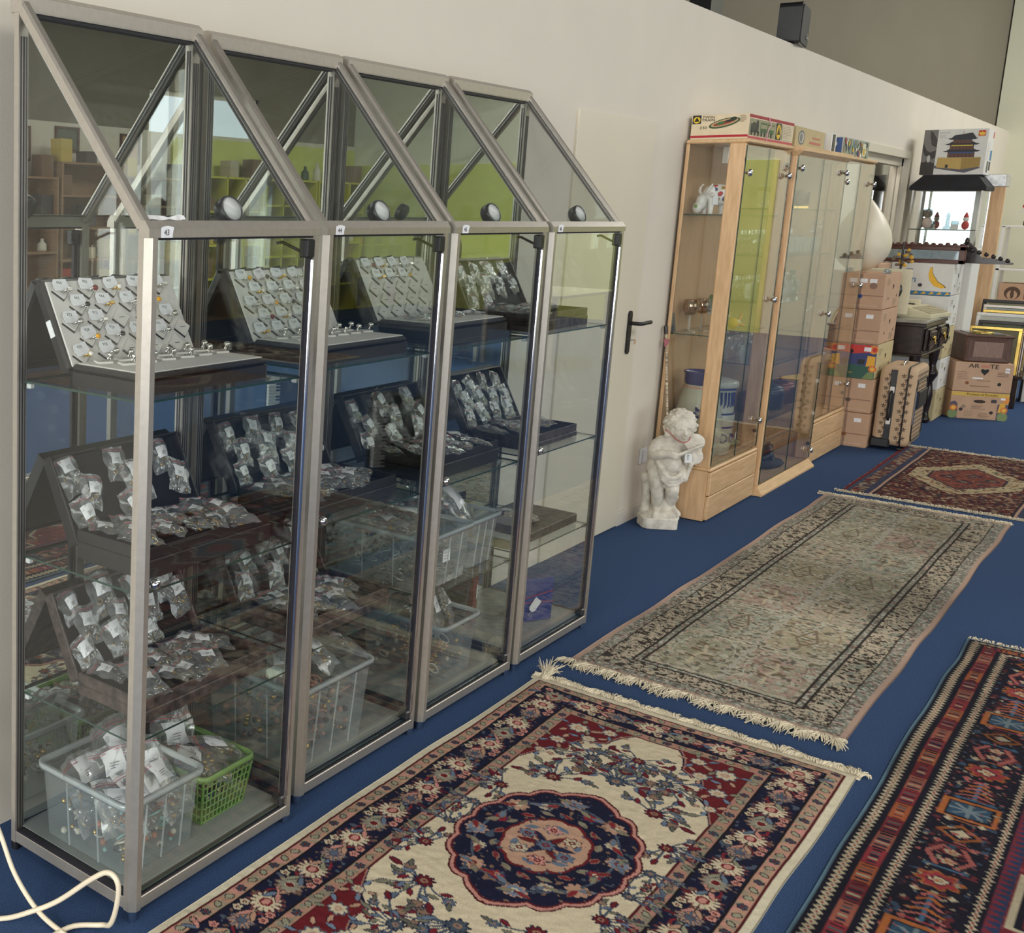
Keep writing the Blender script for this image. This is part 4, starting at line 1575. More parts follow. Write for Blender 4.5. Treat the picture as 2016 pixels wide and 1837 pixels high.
    for k in range(16):
        a1 = k*PI/8+0.2
        r1 = 0.70+0.05*(-1)**k
        w.stroke([(MA*0.72*math.cos(t), MBb*0.72*math.sin(t)) for t in np.linspace(a1, a1+PI/8, 6)], 0.0036, BLUE*0.8)
        c0, d0 = MA*r1*math.cos(a1), MBb*r1*math.sin(a1)
        w.flower(c0, d0, (0.030, 0.022)[k % 2], 8, (BLUE*1.1, CREAM*0.9, SALM, RED*1.3)[k % 4], (SALM, NAVY*1.6)[k % 2], (RED, SALM, CREAM)[k % 3], 0.3, 0.3)
        for q in (-1, 1):
            w.leaf(c0, d0, a1+q*1.2, 0.042, 0.009, (RED*1.25, SAGE, BLUE)[(k+q) % 3], SALM*0.7)
        w.leaf(MA*0.5*math.cos(a1+0.2), MBb*0.5*math.sin(a1+0.2), a1+1.5, 0.038, 0.009, (SAGE, RED*1.2)[k % 2], SALM*0.8)
    rho2 = np.hypot(S_/0.150, T_/0.102)
    e2 = 0.95+0.07*np.abs(np.sin(th*5))
    w.mask(rho2 < e2, RED)
    w.mask(rho2 < e2-0.07, np.array((206, 158, 128.)))
    for k in range(6):
        a1 = k*PI/3+0.25
        w.flower(0.085*math.cos(a1), 0.058*math.sin(a1), 0.026, 7, (PINK*1.05, BLUE, CREAM*0.92)[k % 3], (BLUE*0.8, RED)[k % 2], RED, a1, 0.4)
        w.leaf(0, 0, a1+0.5, 0.07, 0.012, (NAVY*1.3, RED)[k % 2], SALM*0.6)
        w.leaf(0.1*math.cos(a1+0.5), 0.066*math.sin(a1+0.5), a1+2, 0.04, 0.009, BLUE, None)
    w.flower(0, 0, 0.030, 8, BLUE*0.9, NAVY, RED*1.2, 0, 0.35)
    nm = w.noise(0.009, 8)
    inm = rho < edge-0.08
    w.mask(inm & (rho2 > e2) & (nm > 1.7), SALM*0.7)
    w.mask(inm & (nm < -1.8), BLUE*0.7)
    lum = w.img.mean(axis=2, keepdims=True)
    w.img = (w.img*0.84+lum*0.16)*0.95
    o = w.to_object('medallion_rug', 2.605, 1.003, 0.0085, 0.006, 0.0035, 31, M['pile'])
    tag(o, 'ivory rug with navy medallion and navy floral border, nearest the cabinets', 'rug', 'oriental rugs on the carpet')
    fringe(o, w.L/2, -w.W/2-0.01, w.W/2+0.015, 1, 0.05, 900, 2, 'fringe_c', 0.9)
    t = MB()
    rn = random.Random(9)
    for k in range(70):
        a1 = rn.uniform(-0.6, 1.1)
        l = rn.uniform(0.03, 0.075)
        t.tube([(w.L/2+0.01+rn.uniform(-0.006, 0.006), w.W/2-0.03+rn.uniform(-0.01, 0.012), 0.006), (w.L/2+0.025+l*0.4*math.cos(a1), w.W/2-0.03+l*0.5*math.sin(a1), 0.02+0.02*rn.random()), (w.L/2+0.03+l*math.cos(a1), w.W/2-0.03+l*math.sin(a1), 0.012+0.045*rn.random())], [0.002, 0.002, 0.0008], 4, caps=False)
    t = t.build('corner_tassel', 'fringe_c', o)
    t['kind'] = 'stuff'


# --- second rug: long pale garden runner
def rug_runner():
    w = Weave(3.485, 0.835, 0.0042, np.array((168, 156, 132.)))
    e = w.edge()
    S_, T_ = w.S, w.T
    fine, mid, big = w.noise(0.008, 50), w.noise(0.016, 51), w.noise(0.3, 52)
    bA, bB, bC, bK = np.array((186, 168, 140.)), np.array((140, 146, 128.)), np.array((196, 160, 140.)), np.array((58, 50, 44.))
    fld = e > 0.175
    w.mask(fld, np.array((160, 150, 124.)))
    w.speck(fld, 0.010, 60, [bB, bC*0.96, np.array((120, 106, 78.)), np.array((176, 178, 158.)), np.array((190, 178, 150.)), np.array((104, 98, 84.))], -0.95)
    # garden compartments: two columns
    FS, FT = w.L/2-0.185, w.W/2-0.185
    nrow = 7
    for i in range(nrow):
        for j in (-1, 1):
            c0 = -FS+(i+0.5)*2*FS/nrow
            d0 = j*FT/2
            hs, ht = FS/nrow*0.88, FT/2*0.86
            m = (np.abs(S_-c0) < hs) & (np.abs(T_-d0) < ht)
            tint = [np.array((176, 132, 116.)), np.array((150, 148, 112.)), np.array((168, 150, 110.)), np.array((146, 156, 138.)), np.array((182, 158, 128.))][(i*2+(j > 0)) % 5]
            sel = m & (mid > 0.0)
            w.img[sel] = w.img[sel]*0.45+tint*0.55
            rr = np.hypot((S_-c0-hs*0.15)/(hs*0.92), (T_-d0)/(ht*0.9))
            w.mask((np.abs(rr-1) < 0.022) & (fine > -0.6) & (S_ > c0-hs*0.4), np.array((184, 186, 162.)) if (i+j) % 2 else np.array((136, 112, 92.)))
            w.mask(np.abs(np.abs(S_-c0)-hs-0.012) + 9*(np.abs(T_-d0) > ht) < 0.004, np.array((192, 182, 150.)))
            if (i+j) % 2:
                w.stroke([(c0-hs*0.7, d0), (c0-hs*0.2, d0+0.012), (c0+hs*0.1, d0-0.008), (c0+hs*0.5, d0+0.01)], 0.008, np.array((190, 172, 138.)))
                for k in range(5):
                    w.leaf(c0-hs*0.3+k*hs*0.2, d0, 1.2*(-1)**k, 0.05, 0.009, np.array((118, 96, 66.)), None)
            else:
                pts = [(c0-hs*0.5, d0), (c0-hs*0.1, d0+ht*0.35), (c0+hs*0.6, d0), (c0-hs*0.1, d0-ht*0.35)]
                w.stroke(pts+[pts[0]], 0.006, np.array((128, 106, 82.)))
                for k in range(4):
                    w.stroke([(c0-hs*0.4+k*0.03, d0-0.02), (c0-hs*0.4+k*0.03, d0+0.02)], 0.004, np.array((104, 84, 52.)))
    w.mask(fld & (np.abs(T_) < 0.010) & (fine > -0.3), np.array((172, 166, 148.)))
    # borders
    m = (e > 0.066) & (e < 0.152)
    w.mask(m, bA*1.02)
    vine = w.noise(0.011, 58)
    w.mask(m & (np.abs(vine) < 0.24), bK)
    w.mask(m & (vine > 1.1), bK*1.25)
    w.mask(m & (w.noise(0.012, 55) > 1.2), bK*1.1)
    w.mask(m & (w.noise(0.014, 56) > 1.35), bB)
    for lo, hi in ((0.018, 0.060), (0.156, 0.178)):
        m = (e > lo) & (e < hi)
        w.mask(m, bB*0.98)
        w.speck(m, 0.006, 70, [bC, np.array((96, 100, 92.)), np.array((190, 186, 168.)), np.array((120, 92, 80.))], -0.8)
    for d in (0.0625, 0.154, 0.179):
        w.mask(np.abs(e-d) < 0.003, bK*0.9)
    w.mask(e < 0.018, np.array((192, 154, 132.)))
    # worn darker nap in large patches
    lum = w.img.mean(axis=2, keepdims=True)
    w.img = (w.img*0.72+lum*0.28)*0.97
    w.img *= (1+0.07*big)[:, :, None]
    worn = np.clip(w.noise(0.22, 57)-0.6, 0, 1.2)*np.clip((S_-0.9)/0.5, 0, 1)
    w.img *= (1-0.22*worn)[:, :, None]
    o = w.to_object('garden_runner', 5.588, 1.0325, 0.006, -0.003, 0.0022, 81, M['pile'])
    tag(o, 'long pale grey green runner with garden panels in the middle of the floor', 'rug', 'oriental rugs on the carpet')
    fringe(o, -w.L/2, -w.W/2-0.005, w.W/2+0.005, -1, 0.075, 1000, 5, 'fringe_c', 0.7, 0.012)
    fringe(o, w.L/2, -w.W/2, w.W/2+0.04, 1, 0.03, 450, 6, 'fringe_c', 0.9, 0.008)


# --- third rug: dark red with a cream lozenge
def rug_lozenge():
    w = Weave(1.86, 0.93, 0.0062, np.array((96, 34, 38.)))
    e = w.edge()
    S_, T_ = w.S, w.T
    nz = w.noise(0.02, 90)
    w.mask(nz > 0.5, np.array((52, 34, 50.)))
    w.speck(e > 0, 0.014, 91, [np.array((126, 44, 44.)), np.array((44, 42, 66.)), np.array((150, 104, 78.)), np.array((112, 84, 60.)), np.array((184, 150, 116.))], -1.15)
    r = np.abs(S_)/0.60+np.abs(T_)/0.40
    hexa = np.maximum(r*0.88, np.abs(T_)/0.335)
    w.mask(hexa < 0.86, RED*0.7)
    ring = hexa < 0.83
    w.mask(ring, np.array((204, 184, 138.)))
    w.speck(ring, 0.013, 97, [np.array((126, 52, 46.)), np.array((88, 96, 84.)), np.array((170, 120, 84.))], -1.1)
    inn = hexa < 0.56
    w.mask(inn, np.array((60, 50, 70.)))
    inn = hexa < 0.53
    w.mask(inn, np.array((150, 70, 58.)))
    w.speck(inn, 0.013, 103, [np.array((104, 40, 40.)), np.array((176, 112, 80.)), np.array((70, 60, 70.))], -1.1)
    for a1, b1 in ((0.0, 0.09), (0.12, -0.02), (-0.12, 0.0), (0.02, -0.12)):
        w.flower(a1, b1, 0.045, 6, np.array((50, 56, 76.)), np.array((40, 34, 50.)), np.array((180, 150, 110.)))
    b = e < 0.15
    w.mask(b & (np.abs(T_) > w.W/2-0.15), np.array((92, 66, 66.)))
    bb = (np.abs(T_) > w.W/2-0.15)
    w.speck(bb, 0.016, 111, [np.array((60, 66, 96.)), np.array((160, 108, 80.)), np.array((128, 44, 48.)), np.array((170, 156, 130.))], -0.75)
    for d, wd, cl in ((0.028, 0.012, np.array((66, 80, 112.))), (0.012, 0.012, np.array((130, 36, 46.))), (0.118, 0.014, np.array((60, 66, 98.))), (0.138, 0.006, np.array((206, 160, 132.))), (0.15, 0.006, np.array((44, 36, 56.)))):
        w.mask(np.abs(w.W/2-np.abs(T_)-d) < wd, cl)
    lum = w.img.mean(axis=2, keepdims=True)
    w.img = (w.img*0.8+lum*0.2)*0.88
    o = w.to_object('lozenge_rug', 8.44, 0.945, 0.006, 0.0, 0.003, 115, M['pile'])
    tag(o, 'dark red rug with cream lozenge medallion at the far end of the floor', 'rug', 'oriental rugs on the carpet')
    fringe(o, -w.L/2, -w.W/2, w.W/2+0.02, -1, 0.03, 200, 15, 'fringe_c', 0.9, 0.012)
    fringe(o, w.L/2, -w.W/2, w.W/2, 1, 0.03, 160, 16, 'fringe_c', 0.9, 0.012)


# --- fourth rug: red geometric
def rug_geometric():
    w = Weave(3.3, 1.06, 0.0048, np.array((134, 38, 50.)))
    e = w.edge()
    S_, T_ = w.S, w.T
    HS, HT = w.L/2, w.W/2
    cB, cO, cR, cP, cC, cN = np.array((64, 104, 140.)), np.array((206, 110, 48.)), np.array((176, 52, 60.)), np.array((206, 104, 96.)), np.array((214, 196, 160.)), np.array((30, 28, 46.))
    fld = e > 0.335
    w.speck(fld, 0.016, 120, [np.array((104, 28, 44.)), np.array((164, 60, 68.))], -1.0)
    # small stars on the field
    rn = random.Random(4)
    for k in range(260):
        a1, b1 = rn.uniform(-HS+0.35, HS-0.35), rn.uniform(-HT+0.35, HT-0.35)
        w.flower(a1, b1, rn.uniform(0.010, 0.018), 4, (cC, cO, cB, np.array((110, 92, 50.)))[k % 4], cN, None, 0.78*(k % 2), 0.5)
    # stepped medallions along the middle
    for i in range(4):
        c0 = -HS+0.55+i*0.76
        for sc, cl in ((1.0, cC), (0.93, cN), (0.86, np.array((128, 34, 48.))), (0.60, cC), (0.54, cB*0.9), (0.30, cO*0.8), (0.22, cR)):
            h, v = 0.34*sc, 0.19*sc
            p = [(c0-h, 0), (c0-h*0.72, v*0.3), (c0-h*0.72, v*0.55), (c0-h*0.45, v*0.55), (c0-h*0.45, v), (c0+h*0.45, v), (c0+h*0.45, v*0.55), (c0+h*0.72, v*0.55), (c0+h*0.72, v*0.3), (c0+h, 0)]
            w.poly(p+[(a, -b) for a, b in p[::-1][1:-1]], cl)
        for q in (-1, 1):
            for dd in (-0.2, 0.2):
                w.flower(c0+dd, q*0.12, 0.035, 4, cO*0.9, cN, cB, 0, 0.5)
    # border bands from the outside in
    w.mask(e < 0.335, cN)
    for lo, hi, cl in ((0.0, 0.008, np.array((96, 132, 152.))), (0.05, 0.1, cR*0.95), (0.305, 0.335, np.array((140, 44, 62.)))):
        w.mask((e >= lo) & (e < hi), cl)
    along_s = np.abs(S_)-(HS-HT) > np.abs(T_)
    run = np.where(along_s, T_, S_)
    for lo, hi, per in ((0.012, 0.046, 0.024), (0.106, 0.134, 0.022), (0.278, 0.300, 0.022)):
        m = (e > lo) & (e < hi)
        tri = np.abs(((run/per) % 1)-0.5)*2
        mid = (e-(lo+hi)/2)/((hi-lo)/2)
        w.mask(m & (np.abs(mid) < tri*0.95), cC)
        w.mask(m & (np.abs(mid) < 0.22) & (tri > 0.55), cR)
    blk = np.floor(run/0.105).astype(int)
    m = (e > 0.052) & (e < 0.098)
    for q, cl in ((0, cR*0.95), (1, np.array((186, 96, 76.))), (2, cR*0.8), (3, np.array((190, 92, 50.)))):
        w.mask(m & (blk % 4 == q), cl)
    m = (e > 0.059) & (e < 0.091)
    ph = (run/0.105) % 1
    for lo, hi, cl in ((0.0, 0.06, cN), (0.16, 0.24, cN*1.6), (0.34, 0.42, cC*0.85), (0.5, 0.6, cN*1.3), (0.68, 0.76, np.array((96, 96, 100.))), (0.86, 0.92, cN)):
        w.mask(m & (ph > lo) & (ph < hi) & (np.abs(e-0.075) < 0.013+0.004*np.sin(blk*2.1)), cl)
    w.mask((np.abs(e-0.0515) < 0.003) | (np.abs(e-0.0985) < 0.003), cN)
    m = (e > 0.305) & (e < 0.335)
    w.mask(m & (np.abs(((run/0.03) % 1)-0.5)*2 < (e-0.305)/0.03), np.array((44, 62, 104.)))
    # motifs of the dark main border (0.138 to 0.274 from the edge)
    mm = (e > 0.138) & (e < 0.274)
    w.speck(mm, 0.012, 130, [np.array((120, 44, 52.)), np.array((60, 84, 112.)), np.array((52, 40, 56.))], -1.45)

    def motif(a, b, k, dr):
        q = k % 5
        ca, sa = math.cos(dr), math.sin(dr)

        def P(u, v):
            return (a+u*ca-v*sa, b+u*sa+v*ca)
        if q == 0:
            for h, cl in ((0.062, cO), (0.050, cN), (0.044, cB*0.85)):
                w.poly([P(-h, -h), P(h, -h), P(h, h), P(-h, h)], cl)
            for t in range(8):
                w.stroke([P(0, 0), P(0.042*math.cos(t*PI/4), 0.042*math.sin(t*PI/4))], 0.005, np.array((130, 150, 160.)))
        elif q == 1:
            w.stroke([P(-0.07, 0), P(0.07, 0)], 0.008, cB*1.1)
            for t in range(5):
                u = -0.055+t*0.028
                w.stroke([P(u, -0.04+0.006*t), P(u+0.02, 0), P(u, 0.04-0.006*t)], 0.006, (cP, cO)[t % 2])
        elif q == 2:
            w.flower(a, b, 0.052, 8, cR, cO*0.9, cN, 0.2, 0.35)
            w.flower(a, b, 0.025, 4, cC, cN, cO, 0.2, 0.4)
        elif q == 3:
            for t in (-1, 1):
                w.stroke([P(-0.06, 0.02*t), P(0.0, 0.045*t), P(0.06, 0.02*t)], 0.009, cP*0.95)
                w.flower(*P(0.03*t, 0), 0.022, 5, cC*0.95, cR, cO, 0, 0.4)
        else:
            w.poly([P(-0.055, 0), P(0, 0.05), P(0.055, 0), P(0, -0.05)], cO*0.85)
            w.poly([P(-0.04, 0), P(0, 0.036), P(0.04, 0), P(0, -0.036)], cN)
            w.poly([P(-0.024, 0), P(0, 0.022), P(0.024, 0), P(0, -0.022)], cC)
        for t in (-1, 1):
            w.flower(*P(0.078, 0.035*t), 0.014, 4, (cC, cB, cP)[k % 3], cN*1.4, None, 0, 0.4)
            w.stroke([P(0.078, -0.03), P(0.078, 0.03)], 0.004, (cO, cB, cR)[k % 3])
    off = 0.206
    for sy in (-1, 1):
        n = int((w.L-2*off)/0.152)
        for k in range(n+1):
            motif(-HS+off+(w.L-2*off)*k/n, sy*(HT-off), k, 0)
    for sx in (-1, 1):
        n = int((w.W-2*off)/0.152)
        for k in range(1, n):
            motif(sx*(HS-off), -(HT-off)+(w.W-2*off)*k/n, k+2, PI/2)
    fn = w.noise(0.008, 139)
    w.mask(mm & (fn > 1.9), cP*0.9)
    w.mask(mm & (fn < -2.0), cC*0.8)
    lum = w.img.mean(axis=2, keepdims=True)
    w.img = (w.img*0.82+lum*0.18)*0.84
    w.img *= (1+0.05*w.noise(0.1, 140))[:, :, None]
    o = w.to_object('geometric_rug', 5.175-1.65, 0.495-0.53, 0.007, 0.004, 0.004, 141, M['pile'])
    tag(o, 'large red rug with geometric tree motifs and dark border, beside the ivory rug', 'rug', 'oriental rugs on the carpet')
    fringe(o, w.L/2, -w.W/2, w.W/2, 1, 0.012, 160, 18, 'fringe_c', 0.9, 0.008)


rug_medallion()
rug_runner()
rug_lozenge()
rug_geometric()

# white cable lying in front of the first cabinet
M['cable'] = PM('ivory_cable', S(232, 218, 192), 0.45, var=0.03)


def spline(P, k=6):
    P = [Vector(p) for p in P]
    out = []
    for i in range(len(P)-1):
        a, b, c, d = P[max(i-1, 0)], P[i], P[i+1], P[min(i+2, len(P)-1)]
        for j in range(k):
            t = j/k
            out.append(0.5*((2*b)+(c-a)*t+(2*a-5*b+4*c-d)*t*t+(3*b-a-3*c+d)*t**3))
    return out+[P[-1]]


m = MB()
m.tube(spline([(1.48, 2.015, 0.42), (1.49, 1.94, 0.35), (1.5, 1.872, 0.246), (1.5, 1.799, 0.151), (1.5, 1.745, 0.072), (1.5, 1.666, 0.02), (1.5, 1.575, 0.0075), (1.5, 1.497, 0.0075), (1.45, 1.40, 0.0075), (1.36, 1.40, 0.0075), (1.33, 1.50, 0.0075), (1.41, 1.58, 0.0075), (1.52, 1.59, 0.0085), (1.575, 1.545, 0.012), (1.56, 1.50, 0.045), (1.545, 1.468, 0.115), (1.535, 1.457, 0.172), (1.532, 1.482, 0.187), (1.53, 1.53, 0.15), (1.52, 1.62, 0.06), (1.49, 1.675, 0.02), (1.433, 1.717, 0.0075), (1.36, 1.80, 0.0075), (1.25, 1.86, 0.0075)]), 0.0058, 8)
tag(m.build('power_cable', 'cable'), 'ivory power cable looping at the foot of the first cabinet', 'cable')

# ------------------------------------------------------------------ beech glass cabinets by the wall
VY0, VY1, VH = 1.733, 2.006, 1.94


def knob(mb, x, y, z):
    mb.lathe([(0.0, 0), (0.008, 0), (0.008, 0.008), (0.017, 0.012), (0.019, 0.019), (0.014, 0.027), (0, 0.029)], 16, 0, face_ny(x, y, z))


def vitrine(label, x0, x1, y0, drawers, shelves, knobs, flare):
    c = thing('beech_vitrine', label, 'display cabinet', (x0, y0, 0), group='beech glass cabinets along the wall')
    w, d = x1-x0, VY1-y0
    zb = 0.285 if drawers else 0.055
    # posts
    for (a, b, p, q, nm) in ((0, 0.03, 0, 0.072, 'front_post'), (w-0.03, w, 0, 0.072, 'front_post'), (0, 0.018, d-0.018, d, 'back_post'), (w-0.018, w, d-0.018, d, 'back_post')):
        MB().cbox(a, b, p, q, zb, VH-0.02, 0.004).build(nm, 'beech', c)
    MB().box(0.018, w-0.018, d-0.010, d-0.002, zb, VH-0.02).build('back_panel', 'beechshade', c)
    top = MB()
    if flare:
        top.prism([(-0.005, 0), (0.022, 0.038), (0.0, 0.05)], 0, 0, 0) if False else None
        loft(top, [[(0, 0, VH-0.05), (w, 0, VH-0.05), (w, d, VH-0.05), (0, d, VH-0.05)], [(-0.016, -0.03, VH-0.022), (w+0.016, -0.03, VH-0.022), (w+0.016, d, VH-0.022), (-0.016, d, VH-0.022)], [(-0.016, -0.03, VH), (w+0.016, -0.03, VH), (w+0.016, d, VH), (-0.016, d, VH)]], sm=False)
        top.add([(-0.016, -0.03, VH), (w+0.016, -0.03, VH), (w+0.016, d, VH), (-0.016, d, VH)], [(0, 1, 2, 3)])
        top.add([(0, 0, VH-0.05), (w, 0, VH-0.05), (w, d, VH-0.05), (0, d, VH-0.05)], [(3, 2, 1, 0)])
    else:
        top.cbox(-0.004, w+0.004, -0.012, d, VH-0.02, VH, 0.006)
    top.build('top_board', 'beechx', c)
    if drawers:
        MB().cbox(0, w, 0.004, d, 0.004, zb-0.018, 0.002).build('base_box', 'beech', c)
        MB().cbox(-0.002, w+0.002, -0.012, d, zb-0.018, zb, 0.006).build('base_top', 'beechx', c)
        for z0, z1 in ((0.012, 0.136), (0.141, zb-0.022)):
            MB().cbox(0.004, w-0.002, -0.014, 0.004, z0, z1, 0.003).build('drawer', 'beechx', c)
    else:
        b = MB()
        loft(b, [[(-0.018, -0.032, 0.002), (w+0.018, -0.032, 0.002), (w+0.018, d, 0.002), (-0.018, d, 0.002)], [(-0.018, -0.032, 0.012), (w+0.018, -0.032, 0.012), (w+0.018, d, 0.012), (-0.018, d, 0.012)], [(0, 0, 0.055), (w, 0, 0.055), (w, d, 0.055), (0, d, 0.055)]], sm=False)
        b.add([(0, 0, 0.055), (w, 0, 0.055), (w, d, 0.055), (0, d, 0.055)], [(0, 1, 2, 3)])
        b.build('plinth', 'beechx', c)
    for x in (0.006, w-0.010):
        MB().slab(x, x+0.004, 0.07, d-0.018, zb, VH-0.02).build('side_pane', ['glass', 'glass_edge'], c)
    half = w/2
    for k in (0, 1):
        a, b = (0.012, half-0.001) if k == 0 else (half+0.001, w-0.012)
        dr = MB()
        dr.slab(a, b, -0.006, -0.001, zb+0.012, VH-0.03)
        dr = dr.build('glass_door', ['glass', 'glass_edge'], c)
        kk = MB()
        for z in knobs:
            knob(kk, 0.03 if k == 0 else w-0.09, -0.006, z)
        if k == 1:
            for z in knobs:
                q = MB()
                knob(q, w-0.075, -0.006, z)
                q.build('knob', 'chrome', dr)
        else:
            q = MB()
            knob(q, 0.028, -0.006, knobs[0]-0.004)
            q.build('knob', 'chrome', dr)
        h = MB()
        xx = 0.018 if k == 0 else w-0.03
        for z in (zb+0.10, VH-0.10):
            h.cyl((xx, 0.0, z), (xx, 0.012, z), 0.011, n=12)
        h.build('hinge_cup', 'lampb', dr)
    for z in shelves:
        MB().slab(0.012, w-0.012, 0.02, d-0.014, z-0.005, z).build('shelf', ['glass', 'glass_edge'], c)
        for x in (0.02, w-0.03):
            MB().cbox(x, x+0.01, 0.03, 0.042, z-0.013, z-0.0055, 0.002).build('shelf_pin', 'chrome', c)
    return c


vitrine('beech glass cabinet behind the cherub statue, with stoneware jug and drawers', 6.16, 6.955, VY0, True, (0.963, 1.572), (1.78, 1.12, 0.452), False)
vitrine('tall beech glass cabinet without drawers, middle of the three beech cabinets', 7.0, 8.09, 1.712, False, (0.42, 0.74, 1.09, 1.35, 1.61), (1.83, 0.98, 0.123), True)
vitrine('beech glass cabinet with drawers next to the stack of banana cartons', 8.125, 8.955, VY0, True, (0.85, 1.35), (1.785, 1.12, 0.452), False)

M['gware'] = THIN('crystal_glassware', (0.95, 0.965, 0.96), 0.14, 0.03, haze=0.10, hazecol=(0.8, 0.84, 0.83), hazevar=0.25, hscale=60)
M['g_amber'] = THIN('amber_lustre_glass', (0.62, 0.44, 0.3), 0.22, 0.05, haze=0.25, hazecol=(0.35, 0.2, 0.12), gcol=(1, 0.85, 0.65))
M['g_blue'] = THIN('bluish_glass', (0.7, 0.8, 0.86), 0.1, 0.05, haze=0.12, hazecol=(0.4, 0.5, 0.6))
M['g_green'] = THIN('green_glass', (0.42, 0.62, 0.45), 0.1, 0.03, haze=0.15, hazecol=(0.15, 0.35, 0.2))
M['g_red'] = THIN('ruby_glass', (0.5, 0.1, 0.1), 0.1, 0.03, haze=0.3, hazecol=(0.3, 0.03, 0.04))
M['g_yel'] = THIN('yellow_glass', (0.9, 0.75, 0.2), 0.1, 0.03, haze=0.3, hazecol=(0.7, 0.5, 0.05))
M['brass'] = PM('polished_brass', S(214, 184, 104), 0.25, 1.0, 0.08)
M['copper'] = PM('aged_copper', S(120, 76, 52), 0.35, 0.8, 0.2)
M['glaze'] = PM('grey_stoneware_glaze', S(186, 186, 168), 0.25, var=0.08, scale=10)
M['cobalt'] = PM('cobalt_blue_glaze', S(38, 44, 112), 0.22, var=0.15, scale=20)
M['pinkline'] = PM('pink_glaze_line', S(206, 140, 130), 0.4, var=0.05)
M['darkpot'] = PM('dark_enamel', S(46, 40, 38), 0.3, var=0.2)
M['porc'] = PM('white_porcelain', S(232, 230, 226), 0.2, var=0.03)
M['skin'] = PM('doll_skin', S(196, 120, 84), 0.5, var=0.1)
M['yellowcl'] = PM('mustard_cloth', S(206, 160, 60), 0.9, var=0.1)
M['darkstone'] = PM('dark_stone', S(62, 58, 56), 0.8, var=0.35, scale=30, bump=0.6, bscale=90)
M['rock'] = PM('grey_brown_rock', S(110, 98, 86), 0.8, var=0.4, scale=40, bump=0.6, bscale=80)


def T_at(x, y, z, a=0.0):
    return TR(x, y, z) @ RZ(a)


# porcelain bull with painted patches
c = thing('porcelain_bull', 'white porcelain bull with painted patches and price tag, top shelf above the goblets', 'figurine', (6.33, 1.88, 1.572), (0, 0, -0.75))
m = MB()
m.ell((0.0, 0, 0.098), (0.06, 0.048, 0.055), 18, 12)
m.ell((-0.045, 0, 0.10), (0.036, 0.038, 0.046), 14, 10)
m.ell((-0.085, 0, 0.062), (0.028, 0.028, 0.04), 12, 10)
m.ell((-0.105, 0, 0.032), (0.022, 0.026, 0.03), 12, 8)
for sx in (-0.05, 0.035):
    for sy in (-0.026, 0.026):
        m.cyl((sx, sy, 0.08), (sx*1.05, sy*1.1, 0.002), 0.017, 0.0105, 10)
m.build('body', 'porc', c)
m = MB()
m.tube(spline([(0.05, 0.0, 0.12), (0.066, 0.004, 0.13), (0.07, 0.01, 0.15), (0.055, 0.014, 0.165)]), 0.004, 6)
m.build('tail', 'porc', c)
for s_ in (-1, 1):
    m = MB()
    m.tube(spline([(-0.075, s_*0.02, 0.10), (-0.08, s_*0.036, 0.115), (-0.072, s_*0.044, 0.138), (-0.06, s_*0.04, 0.152)]), [0.0075]*8+[0.006]*5+[0.004]*5+[0.002], 7)
    m.build('horn', 'porc', c)
    m = MB()
    m.ell((-0.062, s_*0.045, 0.098), (0.008, 0.022, 0.012), 8, 6)
    m.build('ear', 'porc', c)
for k, (u, v, cl) in enumerate(((0.3, 1.9, 'cobalt'), (0.6, 0.9, 'redink'), (-0.1, 2.6, 'g_yel'), (0.5, -2.4, 'cobalt'), (0.1, -1.9, 'redink'), (-0.2, -2.7, 'green'), (0.75, 2.4, 'cobalt'), (0.7, -1.6, 'g_yel'), (-0.35, -1.5, 'cobalt'), (0.35, -1.2, 'g_yel'), (0.9, -2.6, 'redink'), (-0.4, -2.1, 'g_yel'))):
    n_ = Vector((math.cos(v)*math.cos(u), math.sin(v)*math.cos(u), math.sin(u)))
    pos = Vector((n_.x*0.0605, n_.y*0.0485, 0.098+n_.z*0.0555))
    MB().ell((0, 0, 0), (0.014, 0.011, 0.0012), 8, 4, 0, TR(*pos) @ n_.to_track_quat('Z', 'Y').to_matrix().to_4x4() @ RZ(k)).build('painted_patch', 'green' if cl == 'green' else cl, c)
MB().ell((-0.12, -0.012, 0.04), (0.008, 0.012, 0.010), 8, 6).build('painted_patch', 'green', c)
m = MB()
m.prism([(-0.014, -0.022), (0.014, -0.022), (0.014, 0.016), (0.006, 0.024), (-0.006, 0.024), (-0.014, 0.016)], 0, 0.001, 0, face_ny(-0.045, -0.052, 0.07))
m.build('price_tag', 'paper', c)


def goblet(x, y, z, s, bowl, label, group, stem='gware', n=16):
    c = thing('goblet', label, 'glass', (x, y, z), group=group)
    MB().lathe([(0.0, 0.078*s), (0.012*s, 0.080*s), (0.028*s, 0.092*s), (0.0335*s, 0.112*s), (0.031*s, 0.132*s), (0.0265*s, 0.147*s)], n).build('bowl', bowl, c)
    m = MB()
    m.lathe([(0.030*s, 0.0005), (0.029*s, 0.003), (0.006*s, 0.006), (0.0045*s, 0.012)], n)
    for k in range(7):
        m.ell((0, 0, (0.016+k*0.0095)*s), (0.0058*s, 0.0058*s, 0.0055*s), 8, 5)
    m.build('twisted_stem', stem, c)
    return c


